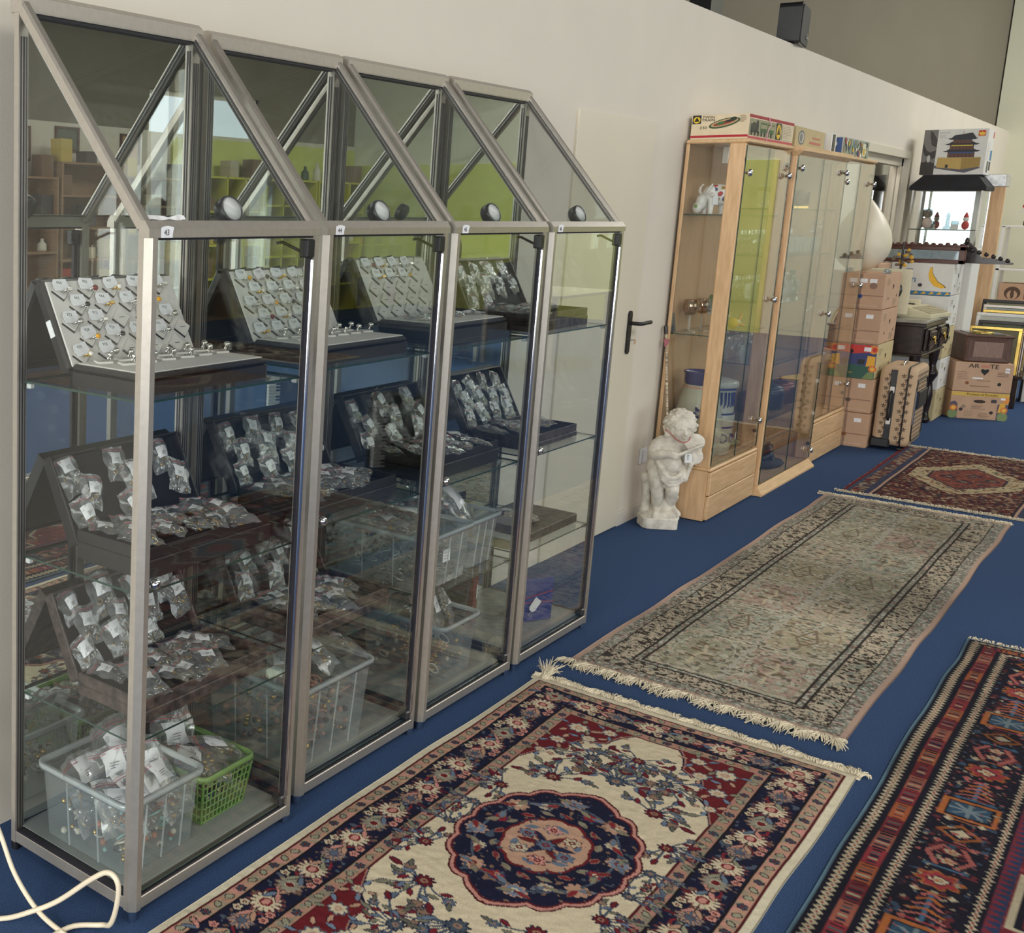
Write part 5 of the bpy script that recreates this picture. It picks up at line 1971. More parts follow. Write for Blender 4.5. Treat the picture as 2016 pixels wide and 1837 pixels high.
goblet(6.30, 1.945, 0.963, 1.15, 'g_amber', 'brown lustre goblet with gold rings, nearest the wall', 'twisted stem goblets')
goblet(6.42, 1.925, 0.963, 1.15, 'g_amber', 'smoky gold goblet between the brown and the pale one', 'twisted stem goblets')
goblet(6.37, 1.85, 0.963, 1.08, 'g_blue', 'pale bluish goblet in front of the smoky gold one', 'twisted stem goblets')
goblet(6.40, 1.975, 0.963, 1.0, 'g_green', 'small green goblet behind the brown lustre goblet', 'twisted stem goblets')
goblet(6.55, 1.9, 0.963, 1.25, 'g_green', 'dark green goblet behind the front post', 'twisted stem goblets')
goblet(6.47, 1.82, 0.963, 0.7, 'gware', 'low clear crystal glass in front of the goblets', 'twisted stem goblets')
m = MB()
m.cbox(-0.018, 0.018, -0.008, 0.008, 0, 0.10, 0.003, 0)
for r in range(5):
    for q in range(3):
        m.box(-0.012+q*0.009, -0.006+q*0.009, -0.0092, -0.008, 0.012+r*0.011, 0.018+r*0.011, 1)
o = m.build('remote_control', [PM('grey_remote_plastic', S(70, 72, 70), 0.5), 'blackpl'])
o.matrix_world = TR(6.20, 1.992, 0.964) @ RZ(-1.1) @ RX(-0.06) @ RY(-0.16)
tag(o, 'grey remote control leaning on the back of the goblet shelf', 'remote control')
# doll lying on the shelf
c = thing('doll', 'small doll in white and mustard clothes lying on the goblet shelf', 'doll', (6.68, 1.84, 0.965), (0, 0, 0.25))
m = MB()
m.ell((0, 0, 0.025), (0.06, 0.032, 0.024), 12, 8)
m.ell((0.045, -0.01, 0.028), (0.035, 0.024, 0.02), 10, 6)
m.build('dress', 'porc', c)
MB().ell((-0.08, 0, 0.032), (0.028, 0.026, 0.028), 12, 8).build('head', 'skin', c)
MB().ell((-0.088, 0.004, 0.038), (0.03, 0.028, 0.028), 12, 8).build('cap', 'yellowcl', c)
for y0_, z0_, l in ((-0.016, 0.03, 0.075), (0.014, 0.035, 0.065)):
    m = MB()
    m.cyl((0.05, y0_, z0_), (0.05+l*0.8, y0_*1.8, z0_+0.03), 0.011, 0.008, 8)
    m.ell((0.05+l*0.9, y0_*1.9, z0_+0.038), (0.016, 0.008, 0.01), 8, 6)
    m.build('leg', 'skin', c)
m = MB()
m.cyl((-0.03, -0.02, 0.03), (-0.01, -0.05, 0.02), 0.009, 0.007, 8)
m.build('arm', 'skin', c)


# stoneware
def jug():
    c = thing('stoneware_jug', 'tall grey stoneware jug with cobalt rim and flower, behind the cherub', 'jug', (6.34, 1.866, 0.2855))
    m = MB()
    m.lathe([(0.0, 0), (0.085, 0), (0.09, 0.01), (0.108, 0.06), (0.119, 0.12), (0.1195, 0.17), (0.112, 0.24), (0.096, 0.32), (0.08, 0.385), (0.0755, 0.405)], 32)
    m.build('belly', 'glaze', c)
    MB().lathe([(0.0755, 0.405), (0.080, 0.412), (0.0815, 0.43), (0.083, 0.458), (0.088, 0.47), (0.0875, 0.475), (0.080, 0.474), (0.076, 0.44)], 32).build('rim', 'cobalt', c)
    MB().lathe([(0.0792, 0.388), (0.0802, 0.392), (0.0788, 0.396)], 32).build('pink_band', 'pinkline', c)
    # painted flower on the side that faces the room
    m = MB()
    for k in range(6):
        a = k*PI/3
        for u in range(1):
            n_ = Vector((-0.94, -0.33, 0.12)).normalized()
            base = Vector((n_.x, n_.y, 0)).normalized()
            cen = base*0.1075+Vector((0, 0, 0.262))
            T = TR(*cen) @ n_.to_track_quat('Z', 'Y').to_matrix().to_4x4()
            m.ell((0.024*math.cos(a), 0.024*math.sin(a), -0.0005), (0.019, 0.009, 0.004), 8, 4, 0, T @ TR(0.0, 0, 0) @ RZ(0)) if False else m.add([T @ (RZ(a) @ Vector(p)) for p in ((0.006, 0, 0.004), (0.018, 0.009, 0.003), (0.034, 0.007, -0.001), (0.042, 0, -0.003), (0.034, -0.007, -0.001), (0.018, -0.009, 0.003))], [(0, 1, 2, 3, 4, 5)])
    m.build('painted_flower', 'cobalt', c)
    m = MB()
    T = TR(-0.094, -0.068, 0.215) @ RZ(-0.95) @ RX(PI/2)
    m.prism([(-0.013, -0.024), (0.013, -0.024), (0.013, 0.014), (0.006, 0.022), (-0.006, 0.022), (-0.013, 0.014)], 0, 0.001, 0, T)
    m.tube([(-0.094, -0.069, 0.237), (-0.078, -0.057, 0.33), (-0.068, -0.05, 0.40)], 0.0007, 4)
    m.build('price_tag', 'paper', c)


jug()
c = thing('lidded_stoneware_pot', 'lidded grey stoneware pot with cobalt ornaments next to the tall jug', 'pot', (6.585, 1.872, 0.2855))
MB().lathe([(0, 0), (0.09, 0), (0.1, 0.012), (0.108, 0.08), (0.112, 0.2), (0.112, 0.22), (0.104, 0.235), (0.104, 0.36), (0.11, 0.375)], 32).build('belly', 'glaze', c)
MB().lathe([(0.116, 0.375), (0.118, 0.392), (0.112, 0.405), (0.06, 0.418), (0, 0.42)], 32).build('lid', 'glaze', c)
m = MB()
for z in (0.232, 0.366, 0.16):
    m.lathe([(0.1125 if z < 0.23 else 0.1095, z-0.005), (0.1135 if z < 0.23 else 0.1115, z), (0.1125 if z < 0.23 else 0.1085, z+0.005)], 32)
for k in range(7):
    a = -2.9+k*0.2
    m.tube([((0.1055)*math.cos(a), 0.1055*math.sin(a), 0.35), (0.1055*math.cos(a+0.05), 0.1055*math.sin(a+0.05), 0.30-0.004*k), (0.1055*math.cos(a-0.03), 0.1055*math.sin(a-0.03), 0.255+0.003*k)], [0.006, 0.005, 0.002], 6)
for k in range(3):
    a = -2.8+k*0.6
    m.torus(0.022, 0.005, 14, 5, 0, TR(0.111*math.cos(a), 0.111*math.sin(a), 0.1) @ RZ(a) @ RY(PI/2))
m.build('cobalt_ornament', 'cobalt', c)
for s_ in (-1, 1):
    m = MB()
    m.tube(spline([(s_*0.1, -0.02, 0.36), (s_*0.128, -0.02, 0.375), (s_*0.135, -0.02, 0.35), (s_*0.112, -0.02, 0.33)]), 0.008, 7)
    m.build('handle', 'cobalt', c)
m = MB()
m.prism([(-0.012, -0.024), (0.012, -0.024), (0.012, 0.014), (0, 0.022), (-0.012, 0.014)], 0, 0.001, 0, face_ny(0.05, -0.118, 0.11) @ RZ(-0.1))
m.build('price_tag', 'paper', c)
c = thing('walking_stick', 'thin walking stick with pink bow leaning against the beech cabinet', 'walking stick', (6.135, 1.95, 0))
MB().tube(spline([(-0.035, -0.07, 0.012), (-0.02, -0.01, 0.5), (-0.012, 0.045, 0.96)]), [0.006]*13, 8).build('shaft', PM('striped_wood_stick', S(120, 84, 62), 0.4, var=0.4, scale=6, stretch=(1, 1, 12), alt=S(210, 196, 170)), c)
MB().tube([(-0.012, 0.045, 0.96), (-0.011, 0.05, 1.0)], [0.010, 0.011], 8).build('grip', 'darkpot', c)
m = MB()
for k in range(5):
    m.torus(0.012, 0.004, 10, 5, 0, TR(-0.013, 0.04, 0.93-0.006*k) @ RX(0.4*k))
m.build('bow', PM('pink_ribbon', S(196, 120, 130), 0.7), c)
# green plates and bowl at the bottom of the first beech cabinet
for k, (x, z, r, mt, lab) in enumerate(((6.80, 0.2858, 0.085, 'g_green', 'green glass bowl on the floor of the first beech cabinet'), )):
    o = MB().lathe([(0, 0.004), (r*0.5, 0.004), (r*0.85, 0.03), (r, 0.05), (r*0.97, 0.05), (r*0.8, 0.033), (0, 0.01)], 24).build('glass_bowl', mt)
    o.location = (x, 1.86, z)
    tag(o, lab, 'bowl')


# tall middle cabinet --------------------------------------------------
def stem_glass(kind):
    m = MB()
    if kind == 0:
        m.lathe([(0.03, 0.0005), (0.028, 0.003), (0.004, 0.007), (0.0035, 0.06), (0.012, 0.066), (0.029, 0.085), (0.033, 0.115), (0.031, 0.14)], 14)
    elif kind == 1:
        m.lathe([(0.0, 0.001), (0.026, 0.001), (0.028, 0.01), (0.032, 0.095), (0.031, 0.095), (0.026, 0.012), (0, 0.01)], 12, sm=False)
    elif kind == 2:
        m.lathe([(0.028, 0.0005), (0.026, 0.003), (0.004, 0.006), (0.0035, 0.045), (0.02, 0.055), (0.036, 0.085), (0.038, 0.1)], 14)
    else:
        m.lathe([(0, 0.001), (0.03, 0.001), (0.034, 0.03), (0.03, 0.07), (0.016, 0.10), (0.014, 0.135), (0.02, 0.15)], 14)
    return m


GL = [[stem_glass(k).mesh('glass', [M[mt]]) for mt in ('gware', 'g_red', 'g_yel', 'g_green')] for k in range(4)]
rn = random.Random(12)
KN = ['stem glass', 'cut tumbler', 'wide stem glass', 'decanter']
for (z, rows, shn) in ((1.35, 3, 'second'), (1.09, 2, 'third'), (0.74, 2, 'fourth')):
    for r in range(rows):
        for k in range(11):
            if z < 1.0 and k > 4:
                continue
            kind = (1 if z > 1.3 and r == 2 else (0 if r == 0 else 2)) if z > 1.2 else (k*2+r) % 4
            col = 0
            if z < 1.2 and r == 1:
                col = {2: 1, 3: 2, 9: 3}.get(k, 0)
            o = obj('drinking_glass', GL[kind][col])
            o.location = (7.07+k*0.093+rn.uniform(-0.008, 0.008), 1.955-r*0.075+rn.uniform(-0.008, 0.008), z+0.0005)
            tag(o, '%s%s, %s in the %s row, %s shelf of the tall beech cabinet' % (('clear ', 'ruby ', 'yellow ', 'green ')[col], KN[kind], ORD[k], ('back', 'middle', 'front')[r], shn), 'glass', 'glasses in the tall beech cabinet')
# top shelf: brass basket with arched handle, dark geode with brass plate
c = thing('brass_basket', 'brass rimmed glass basket with tall arched handle, top shelf of tall beech cabinet', 'basket', (7.33, 1.88, 1.612))
MB().lathe([(0, 0.002), (0.07, 0.002), (0.082, 0.02), (0.088, 0.10)], 24).build('bowl', 'gware', c)
m = MB()
m.lathe([(0.088, 0.098), (0.0905, 0.10), (0.0905, 0.118), (0.088, 0.12), (0.087, 0.10)], 24)
for k in range(12):
    a = k*PI/6
    m.cyl((0.089*math.cos(a), 0.089*math.sin(a), 0.1), (0.083*math.cos(a), 0.083*math.sin(a), 0.02), 0.0018, n=5)
m.build('rim', 'brass', c)
m = MB()
m.tube([(0.089*math.cos(t), 0, 0.11+0.14*math.sin(t)) for t in np.linspace(0, PI, 20)], 0.0035, 7)
m.build('handle', 'brass', c)
c = thing('geode_bookend', 'dark rock bookend with brass base, top shelf of tall beech cabinet', 'ornament', (7.52, 1.80, 1.612), (0, 0, 0.3))
MB().ell((0, 0, 0.055), (0.06, 0.04, 0.055), 14, 10, fn=lambda v: (v[0]*(1+0.2*math.sin(5*v[1]+3*v[2])), v[1]*(1+0.2*math.sin(7*v[0])), v[2])).build('rock', 'rock', c)
MB().cbox(-0.05, 0.05, -0.045, 0.03, 0.0, 0.018, 0.002).build('base_plate', 'brass', c)
m = MB()
m.lathe([(0, 0), (0.034, 0), (0.036, 0.008), (0.0, 0.006)], 18, 0, TR(-0.03, -0.035, 0.06) @ RX(PI/2))
m.build('dark_mirror', 'blackpl', c)
for k, (x, r, h, mt, nm, lab) in enumerate(((7.30, 0.085, 0.11, 'copper', 'copper_pot', 'aged copper pot on the lower shelf of the tall beech cabinet'), (7.55, 0.095, 0.13, 'darkpot', 'casserole', 'dark enamel casserole on the lower shelf of the tall beech cabinet'), (7.85, 0.08, 0.12, 'copper', 'copper_pot', 'copper kettle pot at the far end of the lower shelf'))):
    c = thing(nm, lab, 'pot', (x, 1.86, 0.421))
    MB().lathe([(0, 0), (r*0.9, 0), (r, 0.01), (r*1.02, h*0.8), (r*0.98, h), (r*0.92, h)], 22).build('body', mt, c)
    MB().lathe([(r*0.97, h), (r*0.95, h+0.01), (r*0.4, h+0.025), (0.012, h+0.03), (0.016, h+0.045), (0, h+0.05)], 22).build('lid', mt, c)
    for s_ in (-1, 1):
        q = MB()
        q.tube(spline([(s_*r, -0.02, h*0.8), (s_*(r+0.03), -0.02, h*0.85), (s_*(r+0.03), 0.02, h*0.85), (s_*r, 0.02, h*0.8)]), 0.005, 6)
        q.build('handle', mt, c)
for k in range(6):
    o = MB().lathe([(0, 0.003), (0.055, 0.003), (0.09, 0.014), (0.095, 0.016), (0.09, 0.018), (0.055, 0.008), (0, 0.007)], 24).build('plate', 'porc' if k % 2 else 'g_green')
    o.location = (7.22, 1.86, 0.0560+k*0.0175)
    tag(o, 'plate %s from the bottom of the pile in the tall beech cabinet' % ORD[k], 'plate', 'pile of plates')
c = thing('dark_figurine', 'dark lizard figurine on a rough stone slab, bottom of the tall beech cabinet', 'figurine', (7.62, 1.83, 0.0555))
MB().ell((0, 0, 0.025), (0.14, 0.08, 0.026), 16, 6, fn=lambda v: (v[0]*(1+0.12*math.sin(6*v[1])), v[1]*(1+0.15*math.sin(5*v[0])), max(-0.9, min(0.9, v[2]*1.4)))).build('slab', 'darkstone', c)
m = MB()
m.tube(spline([(-0.1, 0.0, 0.06), (-0.04, -0.02, 0.075), (0.02, 0.0, 0.085), (0.06, 0.02, 0.11), (0.075, 0.0, 0.13)]), [0.012]*6+[0.024]*6+[0.03]*6+[0.022]*6+[0.014], 10)
for q in ((-0.02, -0.045), (-0.02, 0.03), (0.045, -0.03), (0.045, 0.045)):
    m.tube([(q[0], q[1]*0.3, 0.075), (q[0], q[1], 0.045)], [0.012, 0.008], 7)
m.build('lizard', 'darkpot', c)

# third beech cabinet: a few things inside
for k, (x, z, s_) in enumerate(((8.35, 1.351, 1.3), (8.62, 1.351, 1.0), (8.45, 0.851, 1.2))):
    goblet(x, 1.88, z, s_, ('gware', 'g_blue', 'gware')[k], ('large clear goblet on the upper shelf of the third beech cabinet', 'bluish goblet on the upper shelf of the third beech cabinet', 'clear goblet on the lower shelf of the third beech cabinet')[k], 'goblets in the third beech cabinet')
c = thing('puck_lamp', 'small metal lamp hanging under the top of the tall beech cabinet', 'lamp', (7.9, 1.86, 1.92))
MB().lathe([(0, -0.03), (0.022, -0.03), (0.024, -0.02), (0.02, 0.0), (0, 0)], 16).build('body', 'chrome', c)
c = thing('cabinet_lamp', 'small metal lamp under the top of the first beech cabinet', 'lamp', (6.45, 1.90, 1.92))
MB().cbox(-0.016, 0.016, -0.016, 0.016, -0.09, 0.0, 0.003).build('body', 'alu', c)

# ------------------------------------------------------------------ stone cherub with violin
def statue():
    c = thing('cherub_statue', 'pale cast stone cherub playing a violin, beside the white door', 'statue', (5.905, 1.872, 0.0), (0, 0, -0.96))
    m = MB()
    K = 2660.0

    def P(px_, py_, y=0.0):
        return Vector(((px_-410)/K/1.15, y, (1755-py_)/K))

    def chain(pts, n=5):
        """tapering limb: (px, py, depth, radius)"""
        v = [P(a, b, d) for a, b, d, r in pts]
        rr = [p[3] for p in pts]
        for i in range(len(v)-1):
            for k in range(n+1):
                t = k/n
                m.ell(v[i].lerp(v[i+1], t), rr[i]*(1-t)+rr[i+1]*t, 12, 8)
    # plinth
    m.rbox(-0.085, 0.084, -0.072, 0.068, 0.001, 0.055, 0.03)
    m.ell((0, 0, 0.055), (0.08, 0.066, 0.03), 16, 8)
    m.ell((0.03, -0.02, 0.065), (0.06, 0.05, 0.03), 16, 8)
    # stump behind
    chain([(240, 1560, 0.03, 0.026), (245, 1350, 0.035, 0.022), (225, 1150, 0.03, 0.026), (210, 1110, 0.03, 0.03)])
    m.ell(P(190, 1115, 0.02), (0.018, 0.02, 0.018), 10, 8)
    m.ell(P(275, 1100, 0.03), (0.02, 0.02, 0.016), 10, 8)
    chain([(420, 1560, 0.035, 0.04), (470, 1350, 0.04, 0.034), (600, 1200, 0.04, 0.034), (665, 1130, 0.02, 0.018)])
    m.ell(P(690, 1110, 0.01), (0.014, 0.016, 0.02), 10, 8)
    m.ell(P(640, 1370, 0.02), (0.018, 0.02, 0.024), 10, 8)
    m.ell(P(655, 1340, 0.005), (0.012, 0.014, 0.014), 10, 8)
    # legs
    chain([(340, 960, 0.0, 0.047), (325, 1100, -0.012, 0.039), (345, 1240, -0.018, 0.031), (355, 1290, -0.02, 0.03), (370, 1400, -0.008, 0.027), (385, 1490, 0.0, 0.019), (375, 1520, -0.012, 0.018)])
    chain([(375, 1535, -0.012, 0.017), (335, 1565, -0.042, 0.014), (310, 1572, -0.052, 0.012)])
    chain([(520, 990, -0.004, 0.045), (530, 1110, -0.03, 0.037), (535, 1215, -0.048, 0.032), (540, 1260, -0.044, 0.029), (555, 1360, -0.018, 0.026), (580, 1450, -0.006, 0.019), (600, 1490, -0.012, 0.018)])
    chain([(600, 1495, -0.014, 0.018), (635, 1520, -0.04, 0.015), (655, 1535, -0.05, 0.012)])
    for a, b, d in ((292, 1578, -0.058), (303, 1583, -0.06), (316, 1585, -0.061), (330, 1586, -0.06), (343, 1584, -0.058)):
        m.ell(P(a, b, d), 0.0062, 8, 6)
    for a, b, d in ((640, 1550, -0.058), (652, 1547, -0.06), (662, 1540, -0.058), (668, 1530, -0.054)):
        m.ell(P(a, b, d), 0.0062, 8, 6)
    # cloth falling to the plinth between and beside the feet
    for k in range(5):
        chain([(480+26*k, 1390+20*k, -0.006, 0.014), (470+36*k, 1480+12*k, -0.016, 0.014), (480+42*k, 1570+8*k, -0.03, 0.016)], 4)
    # trunk
    m.ell(P(430, 960, 0.0), (0.072, 0.055, 0.05), 18, 12)
    m.ell(P(285, 930, 0.01), (0.033, 0.042, 0.045), 14, 10)
    m.ell(P(485, 860, -0.024), (0.056, 0.048, 0.052), 18, 12)
    m.ell(P(470, 720, -0.004), (0.065, 0.048, 0.06), 18, 12)
    m.ell(P(460, 610, 0.0), (0.072, 0.044, 0.042), 18, 12)
    chain([(470, 580, 0.0, 0.04), (500, 500, -0.006, 0.032), (540, 440, -0.008, 0.034)])
    # drapery over the hips
    for (dx, dy, dd, r) in ((0, 0, 0, 0.013), (14, 46, 0.004, 0.013), (20, 92, 0.006, 0.013)):
        pts = [(270, 800, -0.02), (315, 880, -0.052), (370, 975, -0.066), (450, 1040, -0.07), (540, 1035, -0.07), (620, 985, -0.058), (660, 900, -0.04)]
        chain([(a+dx*(0.3), b+dy*(1 if 1 < i < 6 else 0.4), d+dd, r) for i, (a, b, d) in enumerate(pts)], 5)
    chain([(300, 850, -0.03, 0.014), (360, 1000, -0.052, 0.014), (440, 1090, -0.055, 0.012)], 6)
    # shoulders and arms
    chain([(375, 590, 0.0, 0.036), (300, 625, -0.006, 0.034), (255, 700, -0.012, 0.031), (245, 760, -0.028, 0.027)])
    chain([(245, 760, -0.028, 0.027), (310, 735, -0.055, 0.024), (390, 715, -0.072, 0.021), (430, 715, -0.08, 0.020)])
    m.ell(P(440, 710, -0.082), (0.026, 0.018, 0.018), 12, 8)
    for k in range(4):
        chain([(425+8*k, 690+18*k, -0.094, 0.0085), (470+6*k, 700+16*k, -0.100, 0.008), (500, 712+10*k, -0.094, 0.007)], 3)
    chain([(430, 680, -0.09, 0.008), (490, 688, -0.098, 0.007)], 3)
    chain([(590, 590, 0.004, 0.036), (680, 660, 0.006, 0.03), (735, 760, 0.0, 0.027), (745, 840, -0.012, 0.025)])
    chain([(745, 840, -0.012, 0.025), (715, 930, -0.03, 0.021), (690, 1000, -0.042, 0.021)])
    m.ell(P(690, 1010, -0.045), (0.019, 0.018, 0.02), 12, 8)
    for k in range(4):
        chain([(668+12*k, 1000+6*k, -0.06, 0.0075), (672+12*k, 1035+4*k, -0.062, 0.007), (680+10*k, 1050+2*k, -0.05, 0.006)], 3)
    # violin and bow
    m.ell(P(770, 545, -0.052), (0.05, 0.016, 0.044), 16, 10)
    m.ell(P(785, 640, -0.052), (0.034, 0.014, 0.04), 14, 10)
    m.ell(P(790, 740, -0.052), (0.042, 0.016, 0.042), 16, 10)
    chain([(770, 800, -0.052, 0.013), (735, 900, -0.056, 0.011), (705, 1000, -0.058, 0.010), (690, 1060, -0.056, 0.012)])
    chain([(470, 725, -0.098, 0.0075), (640, 650, -0.092, 0.0065), (860, 560, -0.084, 0.0065)], 16)
    chain([(500, 742, -0.096, 0.004), (650, 672, -0.09, 0.004), (862, 572, -0.084, 0.004)], 16)
    chain([(760, 600, -0.07, 0.004), (735, 720, -0.07, 0.004), (710, 880, -0.072, 0.004)], 16)
    # head, tilted towards the violin
    m.ell(P(585, 335, -0.012), (0.070, 0.072, 0.074), 22, 16)
    m.ell(P(590, 430, -0.045), (0.048, 0.038, 0.042), 18, 12)          # lower face
    m.ell(P(520, 445, -0.058), (0.020, 0.022, 0.019), 12, 8)           # cheeks
    m.ell(P(655, 420, -0.058), (0.019, 0.018, 0.019), 12, 8)
    m.ell(P(598, 428, -0.092), (0.0095, 0.012, 0.010), 10, 8)          # nose
    chain([(590, 372, -0.082, 0.0065), (596, 420, -0.092, 0.0075)], 4)
    chain([(572, 464, -0.085, 0.005), (600, 470, -0.091, 0.006), (628, 458, -0.085, 0.005)], 4)
    chain([(578, 486, -0.083, 0.005), (602, 491, -0.088, 0.006), (624, 479, -0.083, 0.005)], 4)
    m.ell(P(600, 515, -0.066), (0.015, 0.014, 0.012), 10, 8)           # chin
    for ex, ey in ((545, 388), (648, 374)):
        m.ell(P(ex, ey, -0.072), (0.0105, 0.008, 0.006), 10, 8)
        chain([(ex-30, ey-20, -0.072, 0.0055), (ex, ey-34, -0.082, 0.006), (ex+28, ey-20, -0.072, 0.0055)], 4)
    m.ell(P(755, 270, -0.005), (0.012, 0.014, 0.02), 10, 8)
    m.ell(P(490, 400, -0.045), (0.009, 0.011, 0.015), 10, 8)
    rn = random.Random(21)
    # curls
    for k in range(95):
        a = rn.uniform(-0.4, PI+0.9)
        b = rn.uniform(-1.0, 1.25)
        n_ = Vector((math.cos(a)*math.cos(b), -math.sin(b)*0.9, math.sin(a)*math.cos(b)))
        if n_.y < -0.35 and n_.z < 0.42 and n_.x > -0.55:
            continue
        p = P(585, 335, -0.012)+Vector((n_.x*0.072, n_.y*0.073, n_.z*0.076))
        m.ell(p, rn.uniform(0.008, 0.013), 8, 6)
    for px_, py_ in ((420, 330), (405, 390), (440, 400), (395, 445), (430, 455), (465, 350), (500, 280), (560, 230), (385, 480), (450, 300), (520, 320)):
        m.ell(P(px_, py_, -0.045 if px_ > 430 else -0.03), rn.uniform(0.011, 0.016), 8, 6)
    src = m.build('body_source', 'stone')
    mod = src.modifiers.new('remesh', 'REMESH')
    mod.mode = 'VOXEL'
    mod.voxel_size = 0.0030
    mod.use_smooth_shade = True
    sm = src.modifiers.new('smooth', 'SMOOTH')
    sm.factor = 0.5
    sm.iterations = 2
    me = bpy.data.meshes.new_from_object(src.evaluated_get(bpy.context.evaluated_depsgraph_get()))
    bpy.data.objects.remove(src)
    me.name = 'body'
    me.materials.clear()
    me.materials.append(M['stone'])
    obj('body', me, c)
    s_ = MB()
    s_.tube(spline([P(352, 400, -0.03), P(400, 440, -0.066), P(470, 500, -0.084), P(540, 532, -0.088), P(590, 536, -0.088), P(650, 510, -0.084), P(715, 440, -0.055), P(730, 420, -0.02)]), 0.0016, 5)
    s_.build('red_string', 'redink', c)
    t = MB()
    t.prism([(-0.017, -0.022), (0.017, -0.022), (0.017, 0.016), (0.011, 0.023), (-0.011, 0.023), (-0.017, 0.016)], 0, 0.001, 0, TR(*P(655, 738, -0.105)) @ RX(PI/2) @ RZ(0.06))
    for q in range(2):
        t.tube([P(668+14*q, 690, -0.1055), P(640+130*q*0.5, 560, -0.09), P(640+60*q, 470, -0.07)], 0.0006, 4)
    t.build('price_tag', 'paper', c)
    put(obj('number', txt('1978', 0.013, 'ink'), c), TR(*P(662, 760, -0.1068)) @ RX(PI/2) @ RZ(PI/2+0.06))


statue()

# ------------------------------------------------------------------ printed matter on boxes
_PC = {}


def pcol(r, g, b):
    k = 'print_%d_%d_%d' % (r, g, b)
    if k not in _PC:
        _PC[k] = PM(k, S(r, g, b), 0.6, var=0.06, scale=60)
    return _PC[k]


def prints(parent, T, items, name='printed_picture', lift=0.0008):
    """flat print: items are (polygon, (r, g, b)) in face coordinates, later ones on top"""
    mb, mats, ix = MB(), [], {}
    for k, (poly, rgb) in enumerate(items):
        mt = pcol(*rgb)
        if mt.name not in ix:
            ix[mt.name] = len(mats)
            mats.append(mt)
        z = lift+k*0.00006
        mb.add([(p[0], p[1], z) for p in poly], [tuple(range(len(poly)))], ix[mt.name], False, T)
    return mb.build(name, mats, parent)


def rect(x0, y0, x1, y1):
    return [(x0, y0), (x1, y0), (x1, y1), (x0, y1)]


def disc(x, y, a, b=None, n=18, rot=0.0):
    b = a if b is None else b
    return [(x+a*math.cos(t)*math.cos(rot)-b*math.sin(t)*math.sin(rot), y+a*math.cos(t)*math.sin(rot)+b*math.sin(t)*math.cos(rot)) for t in [2*PI*i/n for i in range(n)]]


def letter(parent, T, s, size, mat, x, y, name='lettering', align='LEFT', sx=1.0):
    return put(obj(name, txt(s, size, mat, align), parent), T @ TR(x, y, 0.0026) @ Matrix.Diagonal((sx, 1, 1, 1)))


def lines(x0, y0, w, n, dy, rgb, seed=1, h=0.0022):
    r = random.Random(seed)
    return [(rect(x0, y0-k*dy, x0+w*r.uniform(0.55, 1), y0-k*dy+h), rgb) for k in range(n)]


# --- boxes on top of the beech cabinets
c = thing('train_set_box', 'cream train set box with red stripes on top of the first beech cabinet', 'box', (6.20, 1.742, 1.9405))
MB().cbox(0, 0.785, 0, 0.262, 0, 0.122, 0.0015).build('carton', PM('cream_box_board', S(226, 208, 176), 0.7, var=0.04), c)
F = face_nx(0, 0.262, 0)
it = [(rect(0, 0.010, 0.262, 0.021), (178, 34, 52)), (rect(0.004, 0.078, 0.044, 0.120), (24, 24, 26)), (disc(0.024, 0.097, 0.0165), (226, 190, 40)), ([(0.012, 0.089), (0.036, 0.089), (0.024, 0.112)], (24, 24, 26))]
it += [(disc(0.152, 0.079, 0.072, 0.021, 20, 0.24), (58, 84, 52)), (disc(0.152, 0.081, 0.062, 0.015, 20, 0.24), (196, 160, 120)), (disc(0.15, 0.08, 0.05, 0.009, 16, 0.24), (150, 60, 44)), (disc(0.135, 0.079, 0.02, 0.007, 12, 0.24), (60, 110, 60)), (disc(0.175, 0.09, 0.024, 0.006, 12, 0.24), (46, 40, 40)), (disc(0.192, 0.098, 0.016, 0.010, 12, 0.2), (40, 52, 36))]
it += lines(0.22, 0.112, 0.036, 7, 0.005, (150, 130, 104), 3)
prints(c, F, it)
letter(c, F, 'TWIN', 0.0185, 'ink', 0.049, 0.103, sx=1.15)
letter(c, F, 'TRAIN', 0.0185, 'ink', 0.047, 0.089, sx=1.15)
letter(c, F, '330', 0.019, 'ink', 0.04, 0.052, sx=1.2)
F = face_ny(0, 0, 0)
it = [(rect(0, 0.004, 0.785, 0.016), (190, 80, 86)), (rect(0, 0.105, 0.785, 0.119), (160, 34, 50)), (rect(0.01, 0.020, 0.45, 0.10), (150, 146, 116)), (rect(0.03, 0.035, 0.16, 0.075), (46, 50, 40)), (disc(0.09, 0.068, 0.045, 0.016), (60, 60, 48)), (rect(0.12, 0.045, 0.155, 0.095), (50, 44, 38)), (rect(0.19, 0.04, 0.30, 0.088), (60, 92, 52)), (rect(0.31, 0.04, 0.42, 0.086), (66, 98, 56))]
for k in range(5):
    it += [(rect(0.2+k*0.02, 0.06, 0.212+k*0.02, 0.08), (200, 190, 150)), (rect(0.32+k*0.02, 0.06, 0.332+k*0.02, 0.08), (196, 186, 146))]
for k in range(7):
    it.append((disc(0.05+k*0.055, 0.032, 0.012), (30, 28, 26)))
it += [(rect(0.46, 0.02, 0.55, 0.102), (30, 28, 28)), (disc(0.505, 0.06, 0.038), (226, 186, 40)), ([(0.48, 0.045), (0.53, 0.045), (0.505, 0.088)], (24, 24, 26)), (rect(0.57, 0.022, 0.76, 0.10), (214, 200, 170))]+lines(0.58, 0.09, 0.16, 8, 0.008, (150, 136, 112), 5)
prints(c, F, it)
m = MB()
m.tube([(0.315, -0.002, 0.003), (0.316, -0.003, 0.06), (0.33, -0.012, 0.08), (0.325, -0.006, 0.10), (0.316, -0.002, 0.122)], 0.0025, 5)
m.build('string', PM('pink_string', S(220, 170, 180), 0.7), c)
